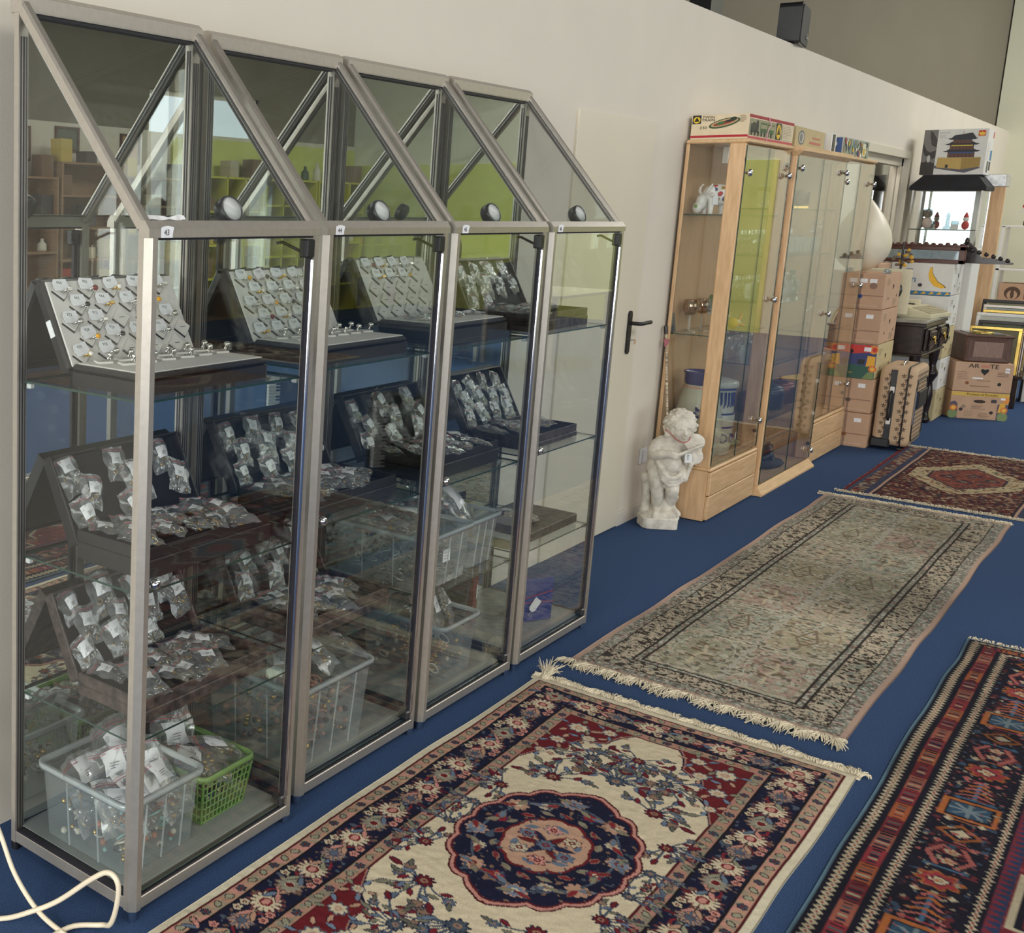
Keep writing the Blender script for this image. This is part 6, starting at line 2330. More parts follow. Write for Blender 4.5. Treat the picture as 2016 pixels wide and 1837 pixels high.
c = thing('old_tan_box', 'worn tan cardboard box with oval emblem on top of the tall beech cabinet', 'box', (7.27, 1.80, 1.9405), (0, 0, 0.03))
MB().cbox(0, 0.72, 0, 0.17, 0, 0.128, 0.002).build('carton', 'kraft2', c)
it = [(disc(0.14, 0.07, 0.075, 0.04), (96, 104, 120)), (disc(0.14, 0.07, 0.062, 0.031), (186, 180, 160)), (disc(0.13, 0.07, 0.03, 0.024), (120, 124, 132)), (rect(0.34, 0.045, 0.62, 0.058), (190, 110, 100)), (rect(0.40, 0.075, 0.60, 0.085), (190, 120, 104))]
prints(c, face_ny(0, 0, 0), it)
c = thing('small_tan_box', 'small plain tan box beside the train set box', 'box', (7.04, 1.80, 1.9405))
MB().cbox(0, 0.17, 0, 0.17, 0, 0.122, 0.002).build('carton', 'kraft2', c)
prints(c, face_nx(0, 0.17, 0), [(rect(0.12, 0.03, 0.15, 0.09), (226, 224, 216))]+lines(0.122, 0.08, 0.026, 5, 0.010, (60, 60, 60), 2))
c = thing('black_radio', 'narrow black device with silver frame between boxes on the tall beech cabinet', 'device', (8.03, 1.79, 1.9405))
MB().cbox(0, 0.10, 0, 0.15, 0, 0.13, 0.003).build('housing', 'porc', c)
MB().cbox(0.006, 0.062, -0.003, 0.002, 0.006, 0.122, 0.001).build('front_panel', 'blackpl', c)
c = thing('picture_box', 'colourful game box on top of the third beech cabinet', 'box', (8.30, 1.79, 1.9405), (0, 0, -0.02))
MB().cbox(0, 0.64, 0, 0.20, 0, 0.122, 0.002).build('carton', PM('grey_box_board', S(196, 194, 186), 0.6), c)
rn = random.Random(6)
cols = ((86, 120, 70), (206, 180, 60), (60, 70, 120), (150, 60, 60), (190, 186, 176), (60, 56, 52), (120, 150, 160), (206, 140, 70), (230, 226, 216))
it = [(rect(0.006, 0.006, 0.634, 0.116), (150, 158, 140))]
for k in range(60):
    x, y = rn.uniform(0.02, 0.6), rn.uniform(0.015, 0.10)
    it.append((disc(x, y, rn.uniform(0.008, 0.03), rn.uniform(0.006, 0.02), 7, rn.uniform(0, 3)), cols[k % 9]))
it += [(rect(0.155, 0.004, 0.165, 0.118), (60, 60, 58)), (rect(0.30, 0.004, 0.306, 0.118), (60, 60, 58)), (rect(0.46, 0.02, 0.54, 0.10), (216, 220, 190)), (rect(0.475, 0.03, 0.525, 0.07), (210, 170, 60))]
prints(c, face_ny(0, 0, 0), it)
prints(c, face_nx(0, 0.2, 0), [(rect(0.004, 0.004, 0.196, 0.118), (70, 96, 150)), (disc(0.06, 0.05, 0.05, 0.03), (180, 50, 50)), (disc(0.13, 0.08, 0.04, 0.025), (226, 224, 220))])


# --- banana cartons
def heart(x, y, s):
    return [(x, y-s), (x+s*0.9, y+s*0.1), (x+s*0.8, y+s*0.6), (x+s*0.4, y+s*0.72), (x, y+s*0.45), (x-s*0.4, y+s*0.72), (x-s*0.8, y+s*0.6), (x-s*0.9, y+s*0.1)]


def carton(label, x, y, z, lx, ly, h, rot=0.0, mat='kraft', fx=None, fy=None, group='banana cartons', text=None):
    """banana carton: lower tray and sleeve lid, with prints on its -x and -y faces"""
    c = thing('banana_carton', label, 'carton', (x, y, z), (0, 0, rot), group)
    MB().cbox(0.004, lx-0.004, 0.004, ly-0.004, 0.0005, h-0.002, 0.002).build('tray', mat, c)
    MB().cbox(0, lx, 0, ly, h*0.02, h-0.001, 0.002).build('sleeve', mat, c)
    if fx:
        prints(c, face_nx(0, ly, 0), fx)
    if fy:
        prints(c, face_ny(0, 0, 0), fy)
    for s, sz, mt, px_, py_ in (text or []):
        letter(c, face_nx(0, ly, 0), s, sz, mt, px_, py_)
    return c


def plain_fx(ly, h, seed, dot, stickers=1, zz=True):
    x = ly*0.66
    it = [(rect(x-0.006, 0.002, x+0.006, h-0.003), (150, 118, 96)), (rect(0.002, h*0.37, ly-0.002, h*0.37+0.007), (150, 118, 96)), (disc(x, h*0.36, 0.016), dot), (disc(x, h*0.36, 0.011), tuple(int(v*0.75) for v in dot))]
    for k in range(stickers):
        it.append((rect(ly*0.78-k*0.055, h*0.74, ly*0.78-k*0.055+0.042, h*0.74+0.028), (238, 238, 240)))
    if zz:
        p = [(0.16, h*0.95), (0.20, h*0.9)]
        it.append(([(ly*0.42, h*0.93), (ly*0.56, h*0.90), (ly*0.47, h*0.42), (ly*0.44, h*0.40), (ly*0.525, h*0.84)], (222, 216, 200)))
        it.append((disc(ly*0.51, h*0.86, 0.012, 0.007), (130, 150, 80)))
    return it


def plain_fy(lx, h, seed):
    it = [(heart(lx*0.55, h*0.62, 0.022), (34, 28, 24)), (disc(lx*0.3, h*0.3, 0.01), (60, 48, 40)), (disc(lx*0.82, h*0.35, 0.01), (60, 48, 40))]
    it += lines(lx*0.12, h*0.85, 0.11, 4, 0.012, (140, 120, 86), seed, 0.004)+lines(lx*0.62, h*0.25, 0.12, 4, 0.012, (140, 120, 86), seed+1, 0.004)
    return it


CZ = [0.0, 0.24, 0.479, 0.716, 0.953, 1.196]
NM = ['bottom', 'second from the bottom', 'colourful', 'fourth from the bottom', 'top']
for k in range(5):
    h = CZ[k+1]-CZ[k]-0.001
    ly, lx = 0.40, 0.50
    x, y = 9.05+0.008*(k % 2), 1.588+0.004*k
    if k == 2:
        fx = [(rect(0.001, 0.001, ly-0.001, h-0.002), (62, 70, 120)), ([(0.001, 0.001), (ly-0.001, 0.001), (ly-0.001, h*0.35), (0.24, h*0.42), (0.12, h*0.30), (0.001, h*0.34)], (52, 92, 80)), ([(0.05, h*0.78), (0.20, h*0.98), (ly-0.001, h*0.98), (ly-0.001, h*0.80), (0.28, h*0.72), (0.18, h*0.70)], (204, 62, 56)), ([(0.001, h*0.98), (0.20, h*0.98), (0.06, h*0.80), (0.001, h*0.86)], (222, 160, 60)), (disc(0.38, h*0.86, 0.026, 0.03), (226, 140, 60)), (disc(0.385, h*0.86, 0.014, 0.017), (204, 62, 56)), (disc(0.14, h*0.50, 0.027, 0.03), (214, 196, 160)), (disc(0.14, h*0.50, 0.021, 0.024), (46, 44, 52)), (disc(0.2, h*0.50, 0.03, 0.034), (214, 196, 160)), (disc(0.2, h*0.50, 0.024, 0.028), (46, 44, 52)), (rect(0.295, h*0.42, 0.335, h*0.56), (44, 40, 44)), ([(0.345, h*0.36), (0.395, h*0.40), (0.395, h*0.66), (0.35, h*0.68)], (236, 176, 60)), (disc(0.385, h*0.30, 0.024), (222, 120, 60)), (disc(0.385, h*0.30, 0.013), (236, 190, 80)), ([(0.33, 0.001), (0.395, 0.001), (0.395, h*0.22), (0.36, h*0.2)], (120, 140, 90)), (disc(0.25, h*0.78, 0.015), (30, 28, 34)), (rect(0.325, h*0.80, 0.365, h*0.92), (238, 238, 240))]
        text = [('D', 0.032, pcol(226, 206, 160), 0.188, h*0.5-0.012), ('O', 0.03, pcol(226, 206, 160), 0.128, h*0.5-0.011), ('Bananas', 0.022, pcol(206, 170, 70), 0.20, h*0.14)]
        carton('colourful red, blue and green banana carton in the middle of the tall carton stack', x, y, CZ[k], lx, ly, h, 0, 'kraft2', fx, plain_fy(lx, h, k), text=text)
    else:
        fx = plain_fx(ly, h, k, ((170, 110, 74), (120, 96, 80), 0, (196, 156, 128), (50, 84, 150))[k], 2 if k == 4 else 1)
        if k == 4:
            fx.append((disc(ly*0.84, h*0.66, 0.022), (140, 108, 92)))
        carton('brown banana carton, %s of the tall stack beside the third beech cabinet' % NM[k], x, y, CZ[k], lx, ly, h, 0, 'kraft' if k < 4 else 'kraft', fx, plain_fy(lx, h, k+7), text=[('BIO BANANEN', 0.0165, pcol(222, 192, 168), ly*0.66, h*0.08)])

# egg shaped shell standing on the cartons
c = thing('egg_shell_seat', 'large ivory egg shaped shell with a point on top of the tall carton stack', 'egg', (9.27, 1.81, 1.1965), (0, 0.0, 0.0))


def eggp(t, k=1.0):
    z = 0.51*t
    r = 0.172*(math.sin(PI*min(1, t)**0.72)**0.78) if 0 < t < 1 else 0.0
    return r*k, z


m = MB()
m.lathe([eggp(t) for t in np.linspace(0.0, 1.0, 40)], 40)
m.build('shell', 'egg', c)
m = MB()
L_, R_ = [], []
for t in np.linspace(0.02, 1.0, 34):
    r, z = eggp(t)
    L_.append((-r, z))
    R_.append((r, z))
ring_ = L_+R_[::-1]
pts = [(x*1.005, 0.0, z) for x, z in ring_]
m.tube(spline([Vector((p[0]*math.cos(2.25), p[0]*math.sin(2.25), p[2])) for p in pts], 2), 0.007, 7)
m.build('rim_bead', 'egg', c)
m = MB()
for k in range(8):
    t = 0.12+0.1*k
    for s_ in (-1, 1):
        r, z = eggp(t)
        m.ell((s_*(r*0.985)*math.cos(2.45), s_*(r*0.985)*math.sin(2.45), z), 0.0035, 6, 4)
m.build('rivets', 'chrome', c)
c = thing('bluish_cap', 'small grey blue cap lying beside the egg shell', 'cap', (9.15, 1.62, 1.1965))
MB().lathe([(0, 0.03), (0.018, 0.03), (0.021, 0.026), (0.022, 0.0), (0, 0)], 14).build('cap', 'g_blue', c)

# suitcase
M['suit'] = PM('tan_suitcase_cloth', S(196, 168, 138), 0.9, var=0.08, scale=200, bump=0.3, bscale=600)
M['suitg'] = PM('olive_suitcase_cloth', S(168, 152, 112), 0.9, var=0.08, scale=200, bump=0.3, bscale=600)
M['suitd'] = PM('dark_brown_print', S(74, 60, 52), 0.85, var=0.1)
c = thing('suitcase', 'upright tan suitcase with dark sprig pattern and black strap beside the cartons', 'suitcase', (9.10, 1.365, 0.012), (0, 0, 0.02))
m = MB()
SX, SY, SZ = 0.50, 0.205, 0.565


def suit_ring(y, k):
    return [(x, y, z) for x, z in rrect(k, SX-k, 0.02+k, SZ-k, 0.05, 6)]


loft(m, [suit_ring(0.0, 0.018), suit_ring(0.012, 0.004), suit_ring(0.03, 0.0), suit_ring(SY-0.03, 0.0), suit_ring(SY-0.012, 0.004), suit_ring(SY, 0.018)], sm=True)
m.add(suit_ring(0.0, 0.018), [tuple(range(28))])
m.add(suit_ring(SY, 0.018), [tuple(range(27, -1, -1))])
m.build('shell', 'suit', c)


def sprigs(m, T, w, h, step, skip=None):
    r = 0
    y = 0.05
    while y < h-0.03:
        x = 0.03+(step/2 if r % 2 else 0)
        while x < w-0.02:
            if not (skip and skip(x, y)):
                for a in (0.6, 1.57, 2.55, 4.0, 5.4):
                    ca, sa = math.cos(a), math.sin(a)
                    l = 0.019 if a < 3 else 0.014
                    m.add([(x, y, 0.001), (x+l*0.5*ca-0.0035*sa, y+l*0.5*sa+0.0035*ca, 0.001), (x+l*ca, y+l*sa, 0.001), (x+l*0.5*ca+0.0035*sa, y+l*0.5*sa-0.0035*ca, 0.001)], [(0, 3, 2, 1)], 0, False, T)
            x += step
        y += step*0.82
        r += 1


m = MB()
sprigs(m, face_nx(0.0, SY-0.012, 0), SY-0.02, SZ, 0.037, lambda x, y: 0.055 < x < 0.105)
sprigs(m, face_ny(0.02, 0.0, 0), SX-0.05, SZ-0.02, 0.037)
o = m.build('sprig_pattern', 'suitd', c)
o['kind'] = 'stuff'
MB().cbox(-0.004, 0.0, 0.107, 0.143, 0.05, SZ-0.02, 0.001).build('strap', 'blackpl', c)
m = MB()
m.tube(spline([(-0.006, 0.125, 0.20), (-0.024, 0.125, 0.22), (-0.026, 0.125, 0.30), (-0.024, 0.125, 0.38), (-0.006, 0.125, 0.40)]), 0.010, 8)
m.build('carry_handle', 'blackpl', c)
for z in (0.17, 0.385):
    MB().cbox(-0.016, -0.003, 0.112, 0.138, z, z+0.045, 0.004).build('handle_mount', 'porc', c)
m = MB()
for y in (0.045,):
    m.tube([(x, y, z) for x, z in rrect(-0.003, SX+0.003, 0.017, SZ+0.003, 0.052, 6)]+[(SX+0.003, y, SZ-0.049)], 0.005, 6)
m.tube([(x, -0.002, z) for x, z in rrect(0.05, SX-0.04, 0.06, SZ-0.09, 0.05, 5)]+[(SX-0.04, -0.002, SZ-0.14)], 0.006, 6)
m.build('piping', 'blackpl', c)
m = MB()
m.cbox(0.10, SX-0.08, -0.016, -0.001, 0.28, 0.40, 0.004)
m.build('pocket_flap', 'blackpl', c)
m = MB()
m.cyl((0.035, -0.006, 0.18), (0.035, -0.006, 0.40), 0.006, n=8)
m.tube(spline([(0.15, 0.1, SZ), (0.16, 0.1, SZ+0.02), (0.24, 0.1, SZ+0.022), (0.25, 0.1, SZ)]), 0.007, 7)
m.build('chrome_handle', 'chrome', c)
for x in (0.05, SX-0.05):
    MB().cyl((x, 0.03, 0.0), (x, 0.06, 0.0), 0.012, n=12).build('wheel', 'blackpl', c)
MB().cbox(-0.006, 0.03, 0.10, SY+0.008, 0.005, 0.075, 0.01).build('corner_guard', 'blackpl', c)

# ornate console with marble top
M['ebony'] = PM('dark_carved_wood', S(44, 34, 34), 0.22, var=0.25, scale=30)
M['marble'] = PM('grey_marble', S(150, 146, 134), 0.3, var=0.25, scale=18)
c = thing('carved_console', 'dark carved console table with marble top, behind the suitcase', 'table', (9.80, 1.47, 0))
MB().cbox(-0.02, 0.86, -0.02, 0.52, 0.825, 0.85, 0.006).build('marble_top', 'marble', c)
m = MB()
m.cbox(0.0, 0.84, 0.0, 0.50, 0.60, 0.815, 0.006)
m.cbox(-0.012, 0.852, -0.014, 0.51, 0.80, 0.825, 0.005)
m.cbox(-0.012, 0.852, -0.014, 0.51, 0.588, 0.604, 0.004)
m.build('apron', 'ebony', c)
for k in range(2):
    x = 0.05+k*0.40
    d = MB()
    d.cbox(x, x+0.34, -0.022, 0.0, 0.625, 0.785, 0.006)
    d.cbox(x+0.03, x+0.31, -0.032, -0.02, 0.645, 0.765, 0.008)
    d = d.build('drawer', 'ebony', c)
    q = MB()
    q.ell((x+0.17, -0.036, 0.71), (0.03, 0.006, 0.02), 10, 6)
    q.torus(0.02, 0.003, 14, 5, 0, TR(x+0.17, -0.045, 0.69) @ RX(PI/2))
    for s_ in (-1, 1):
        q.ell((x+0.17+s_*0.035, -0.036, 0.715), (0.014, 0.005, 0.008), 8, 5)
    q.build('pull', 'brass', d)
    q = MB()
    for s_ in (-1, 1):
        q.tube(spline([(x+0.17+s_*0.15, -0.026, 0.63), (x+0.17+s_*0.16, -0.034, 0.67), (x+0.17+s_*0.145, -0.034, 0.70), (x+0.17+s_*0.16, -0.034, 0.74), (x+0.17+s_*0.15, -0.026, 0.78)]), 0.008, 7)
    q.build('carved_scroll', 'ebony', d)
prof = [(0.02, 0), (0.03, 0.01), (0.034, 0.03), (0.024, 0.05), (0.018, 0.09), (0.024, 0.14), (0.03, 0.22), (0.022, 0.28), (0.016, 0.32), (0.03, 0.35), (0.042, 0.375), (0.042, 0.40), (0.028, 0.43), (0.022, 0.46), (0.03, 0.50), (0.034, 0.56), (0.034, 0.59)]
for x in (0.04, 0.80):
    for y in (0.035, 0.465):
        MB().lathe(prof, 14, 0, TR(x, y, 0.001)).build('turned_leg', 'ebony', c)
# things on the console: home computer, monitor, drive
M['beige'] = PM('beige_computer_plastic', S(206, 198, 168), 0.5, var=0.04)
M['crt'] = PM('dark_crt_glass', S(48, 60, 52), 0.12, var=0.2, scale=6)
c = thing('home_computer', 'beige home computer with built-in keyboard on the marble top', 'computer', (10.02, 1.475, 0.8505), (0, 0, -0.12))
YZ = Matrix(((0, 0, 1, 0), (1, 0, 0, 0), (0, 1, 0, 0), (0, 0, 0, 1)))
MB().prism([(0, 0), (0.235, 0), (0.235, 0.075), (0.14, 0.07), (0.0, 0.022)], 0, 0.46, 0, YZ).build('wedge_case', 'beige', c)
m = MB()
for r in range(5):
    for q in range(14):
        x = 0.03+q*0.028+(r % 2)*0.008
        y = 0.014+r*0.024
        z = 0.024+y*0.34
        m.cbox(x, x+0.022, y, y+0.018, z, z+0.012, 0.002)
m.build('keys', PM('brown_keycaps', S(176, 166, 138), 0.5), c)
c = thing('crt_monitor', 'beige tube monitor standing behind the home computer', 'monitor', (9.86, 1.60, 0.8505), (0, 0, 0.15))
MB().cbox(0.0, 0.30, 0, 0.32, 0.03, 0.345, 0.012).build('cabinet', 'beige', c)
MB().cbox(-0.02, 0.01, -0.008, 0.328, 0.022, 0.353, 0.010).build('bezel', 'beige', c)
MB().ell((-0.018, 0.16, 0.20), (0.014, 0.125, 0.105), 16, 10).build('screen', 'crt', c)
MB().cbox(0.04, 0.26, 0.05, 0.27, 0.0, 0.03, 0.006).build('foot', 'beige', c)
c = thing('disk_drive', 'small beige disk drive beside the tube monitor', 'disk drive', (10.34, 1.60, 0.8505), (0, 0, 0.1))
MB().cbox(0, 0.10, 0, 0.16, 0, 0.11, 0.004).build('case', 'beige', c)
MB().cbox(-0.003, 0.001, 0.03, 0.13, 0.03, 0.085, 0.001).build('slot_front', 'blackpl', c)
c = thing('flower_stand', 'dark slender stand with dried yellow flowers in front of the carved brown frame', 'ornament', (10.16, 1.72, 0.8505))
MB().tube([(0, 0, 0), (0, 0, 0.02), (0, 0, 0.54)], [0.04, 0.008, 0.007], 8).build('stand', 'darkpot', c)
m = MB()
rn = random.Random(14)
for k in range(22):
    m.ell((rn.uniform(-0.05, 0.05), rn.uniform(-0.07, 0.05), rn.uniform(0.36, 0.5)), (0.016, 0.014, 0.012), 6, 4, k % 2)
m.build('dried_flowers', ['yellowcl', 'rock'], c)

# second column of cartons beside the console
M['whitecard'] = PM('white_carton_board', S(222, 220, 214), 0.8, var=0.03)
banana = [(0.232, 0.205), (0.245, 0.21), (0.252, 0.16), (0.29, 0.10), (0.335, 0.07), (0.345, 0.055), (0.32, 0.05), (0.27, 0.065), (0.235, 0.11), (0.225, 0.16)]
ly, lx = 0.40, 0.42
fx = [(rect(0.001, 0.001, ly-0.001, 0.03), (64, 120, 160))]+[([(0.01+k*0.05, 0.005), (0.03+k*0.05, 0.03), (0.045+k*0.05, 0.012)], (226, 176, 60)) for k in range(8)]+[([(x+0.02, y+0.008) for x, y in banana], (90, 74, 30)), ([(0.255+(x-0.236)*0.96+0.0, y+0.006) for x, y in banana], (238, 184, 54)), (disc(0.20, 0.075, 0.014), (60, 60, 66)), (rect(0.10, 0.17, 0.14, 0.20), (80, 140, 190)), (rect(0.105, 0.175, 0.135, 0.195), (226, 160, 70))]
NM2 = ['bottom white carton under the console end, with heart hand hole', 'second white carton up beside the turned console leg', 'third carton up beside the console drawers', 'white carton with banana bunch print under the banana carton', 'white carton with large yellow banana print and blue lettering']
for k in range(5):
    h = 0.244
    c = carton(NM2[k], 10.69, 1.47, 0.0005+k*0.2455, lx, ly, h, 0, 'kraft2' if k in (0, 2) else 'whitecard', fx if k == 4 else ([(disc(0.27, 0.12, 0.03, 0.045, 14, 0.3), (222, 196, 70)), (disc(0.285, 0.115, 0.012, 0.04, 10, 0.3), (236, 214, 110)), (rect(0.001, 0.03, 0.399, 0.034), (70, 110, 160))] if k == 3 else None), plain_fy(lx, h, k+20), text=[('én', 0.075, pcol(70, 120, 160), 0.10, 0.095)] if k == 4 else None)
c = thing('kraft_carton', 'plain kraft carton behind the egg shell under the carved brown frame', 'carton', (10.22, 1.87, 0.8505))
MB().cbox(0, 0.44, 0, 0.13, 0, 0.37, 0.002).build('box', 'kraft', c)

# carved brown frame lying across the cartons
c = thing('carved_mirror', 'dark brown carved wooden frame with inset glass on the banana carton', 'frame', (10.72, 1.42, 1.2285))
m = MB()
m.cbox(0, 0.05, 0.0, 0.55, 0.0, 0.03, 0.004)
m.cbox(0, 0.05, 0.0, 0.55, 0.10, 0.135, 0.004)
m.cbox(0, 0.05, 0.0, 0.04, 0.0, 0.135, 0.004)
m.cbox(0, 0.05, 0.51, 0.55, 0.0, 0.135, 0.004)
m.cbox(-0.008, 0.058, -0.008, 0.558, 0.128, 0.142, 0.004)
M['maho'] = PM('mahogany', S(86, 50, 42), 0.35, var=0.25, scale=12, stretch=(1, 6, 6))
m.build('frame', 'maho', c)
MB().box(0.02, 0.026, 0.04, 0.51, 0.03, 0.10).build('inset_pane', 'g_blue', c)
m = MB()
for k in range(12):
    m.ell((0.025, 0.03+k*0.045, 0.145), (0.012, 0.016, 0.008+0.004*(k % 3)), 8, 6)
m.build('crest', 'maho', c)
c0_ = c
c = bpy.data.objects.new('scroll_crest', None)
COL.objects.link(c)
c.parent = c0_
c.location = (0.30, -0.06, 0.0)
m = MB()
m.prism([(0, 0), (0.34, 0), (0.34, 0.015), (0.22, 0.045), (0.14, 0.05), (0.1, 0.12), (0.06, 0.16), (0.02, 0.16), (0, 0.10)], 0, 0.03, 0, face_nx(0, 0.14, 0) @ TR(0, 0, -0.03))
for k in range(6):
    m.ell((0.0, 0.06-k*0.045, 0.10-k*0.014), (0.02, 0.016, 0.018), 8, 6)
m.ell((0, 0.10, 0.17), (0.016, 0.016, 0.03), 8, 6)
m.build('carving', 'ebony', c)

# mirrored display with black hood, figurines and pagoda box
c = thing('mirrored_display', 'glass display with mirror back and black hood, under the pagoda box', 'display cabinet', (11.50, 1.47, 0))
DX, DY = 0.40, 0.47
MB().cbox(0, DX, 0, DY, 0.002, 1.33, 0.004).build('pedestal', 'whitecard', c)
for x, y in ((0, 0), (0, DY-0.012), (DX-0.012, 0), (DX-0.012, DY-0.012)):
    MB().box(x, x+0.012, y, y+0.012, 1.33, 1.80).build('corner_post', 'chrome', c)
MB().box(-0.003, 0.003, -0.19, 0.19, 1.331, 1.799, 0, TR(0.27, 0.25, 0) @ RZ(0.64)).build('mirror_back', 'mirror', c)
MB().box(DX-0.016, DX-0.012, 0.012, DY-0.012, 1.331, 1.799).build('back_board', 'whitecard', c)
MB().slab(0.003, 0.007, 0.012, DY-0.012, 1.33, 1.80).build('front_pane', ['glass', 'glass_edge'], c)
MB().slab(0.012, DX-0.02, 0.003, 0.007, 1.33, 1.80).build('side_pane', ['glass', 'glass_edge'], c)
MB().slab(0.012, DX-0.02, 0.012, DY-0.012, 1.475, 1.483).build('shelf', ['glass', 'glass_edge'], c)
m = MB()
loft(m, [[(-0.03, -0.02, 1.80), (DX, -0.02, 1.80), (DX, DY+0.02, 1.80), (-0.03, DY+0.02, 1.80)], [(-0.03, -0.02, 1.83), (DX, -0.02, 1.83), (DX, DY+0.02, 1.83), (-0.03, DY+0.02, 1.83)], [(0.05, 0.055, 1.925), (DX, 0.055, 1.925), (DX, DY-0.055, 1.925), (0.05, DY-0.055, 1.925)]], sm=False)
m.add([(0.05, 0.055, 1.925), (DX, 0.055, 1.925), (DX, DY-0.055, 1.925), (0.05, DY-0.055, 1.925)], [(0, 1, 2, 3)])
m.add([(-0.03, -0.02, 1.80), (DX, -0.02, 1.80), (DX, DY+0.02, 1.80), (-0.03, DY+0.02, 1.80)], [(3, 2, 1, 0)])
m.build('hood', PM('black_fabric_hood', S(34, 34, 38), 0.8, var=0.1), c)
FG = [('bear with cap', 0.36, 0.07), ('small lighthouse', 0.22, 0.06), ('red suited figure', 0.10, 0.055), ('little white house', 0.17, 0.05)]
for k, (nm, y, r) in enumerate(FG):
    c2 = thing('figurine', '%s figurine on the glass shelf of the mirrored display' % nm, 'figurine', (11.62, 1.47+y, 1.4835), group='figurines in the mirrored display')
    if k == 0:
        MB().ell((0, 0, 0.05), (0.035, 0.035, 0.05), 12, 8).build('body', PM('striped_jersey', S(190, 170, 160), 0.7, var=0.4, scale=8, stretch=(1, 1, 14)), c2)
        MB().ell((0, 0, 0.125), (0.032, 0.032, 0.034), 12, 8).build('head', 'rock', c2)
        MB().ell((0, 0, 0.148), (0.034, 0.034, 0.018), 12, 6).build('cap', 'g_blue', c2)
    elif k == 1:
        MB().lathe([(0.028, 0), (0.026, 0.02), (0.014, 0.03), (0.011, 0.10), (0.016, 0.105), (0.012, 0.12), (0, 0.14)], 12).build('tower', 'g_blue', c2)
    elif k == 2:
        MB().ell((0, 0, 0.035), (0.026, 0.026, 0.036), 10, 8).build('body', 'redink', c2)
        MB().ell((0, 0, 0.085), (0.02, 0.02, 0.022), 10, 8).build('head', 'porc', c2)
        MB().lathe([(0.02, 0.10), (0.004, 0.14)], 10).build('hat', 'redink', c2)
    else:
        MB().cbox(-0.02, 0.02, -0.022, 0.022, 0, 0.04, 0.002).build('walls', 'porc', c2)
        MB().prism([(-0.027, 0), (0.027, 0), (0, 0.028)], -0.024, 0.024, 0, TR(0, 0, 0.04) @ FACE_NY @ RY(0)).build('roof', 'g_blue', c2)
c = thing('foil_carton', 'carton lined with silver patterned foil between hood and pagoda box', 'carton', (11.56, 1.42, 1.8405))
MB().cbox(0.35, 0.62, -0.04, 0.52, 0.0, 0.10, 0.003).build('box', PM('silver_chevron_foil', S(196, 196, 196), 0.3, 0.5, 0.25, 30), c)
c = thing('pagoda_box', 'white toy box with pagoda picture and red crown emblem on the mirrored display', 'box', (11.55, 1.495, 1.9265))
PW, PH, PD = 0.425, 0.365, 0.30
MB().cbox(0, PD, 0, PW, 0, PH, 0.002).build('carton', 'whitecard', c)
F = face_nx(0, PW, 0)
g = (70, 66, 62)
it = [(rect(0.001, 0.001, 0.095, PH-0.001), (120, 116, 112)), ([(0.001, 0.001), (0.095, 0.001), (0.095, 0.09), (0.05, 0.11), (0.001, 0.10)], (58, 54, 50)), ([(0.03, 0.10), (0.095, 0.14), (0.095, 0.20), (0.05, 0.18)], (66, 60, 58)), ([(0.04, PH-0.01), (0.06, PH-0.02), (0.095, 0.28), (0.095, 0.22), (0.06, 0.24), (0.045, 0.30)], (70, 64, 60)), ([(0.001, 0.26), (0.03, 0.20), (0.07, 0.17), (0.09, 0.15), (0.07, 0.13), (0.02, 0.16), (0.001, 0.20)], (60, 56, 54)), (disc(0.05, 0.13, 0.012, 0.03), (190, 186, 180)),
      ([(0.085, 0.055), (0.30, 0.015), (0.405, 0.055), (0.33, 0.075), (0.10, 0.075)], (92, 90, 98)), ([(0.108, 0.06), (0.272, 0.042), (0.272, 0.135), (0.112, 0.135)], (192, 160, 92)), ([(0.272, 0.042), (0.395, 0.062), (0.395, 0.138), (0.272, 0.135)], (160, 132, 72)), (rect(0.168, 0.055, 0.186, 0.082), (52, 50, 50))]
for k in range(16):
    it.append((rect(0.113+k*0.0178, 0.134, 0.123+k*0.0178, 0.141), (192, 160, 92)))
for (y, hw, bw, hh) in ((0.138, 0.125, 0.088, 0.046), (0.20, 0.115, 0.078, 0.04), (0.252, 0.10, 0.062, 0.032)):
    cx_ = 0.262
    it += [(rect(cx_-bw, y, cx_+bw, y+hh), (84, 62, 54))]
    for k in range(7):
        it.append((rect(cx_-bw+0.004+k*bw*0.29, y, cx_-bw+0.010+k*bw*0.29, y+hh), (122, 74, 56)))
    it += [(rect(cx_-bw*0.9, y+hh*0.72, cx_+bw*0.9, y+hh*0.95), (58, 82, 124) if y < 0.15 else ((206, 180, 70) if y > 0.19 and y < 0.21 else (70, 70, 76))),
           ([(cx_-hw, y+hh+0.006), (cx_-hw*0.82, y+hh-0.002), (cx_+hw*0.82, y+hh-0.002), (cx_+hw, y+hh+0.008), (cx_+hw*0.78, y+hh+0.012), (cx_+bw*0.86, y+hh+0.026), (cx_-bw*0.86, y+hh+0.026), (cx_-hw*0.78, y+hh+0.010)], (48, 48, 54))]
it += [([(0.18, 0.288), (0.205, 0.315), (0.32, 0.335), (0.335, 0.315), (0.352, 0.290)], (52, 52, 58)), (rect(0.261, 0.325, 0.264, 0.35), (150, 70, 50)), (rect(0.36, PH-0.058, 0.405, PH-0.014), (204, 40, 44))]
it += [([(0.366, PH-0.046), (0.399, PH-0.046), (0.402, PH-0.022), (0.391, PH-0.034), (0.3825, PH-0.020), (0.374, PH-0.034), (0.363, PH-0.022)], (240, 206, 70)), (rect(0.366, PH-0.054, 0.399, PH-0.049), (240, 206, 70))]
it += lines(0.105, PH-0.05, 0.07, 3, 0.008, (176, 174, 170), 4)
prints(c, F, it)
letter(c, F, 'JIAYU PASS', 0.014, pcol(150, 148, 146), 0.105, PH-0.032)
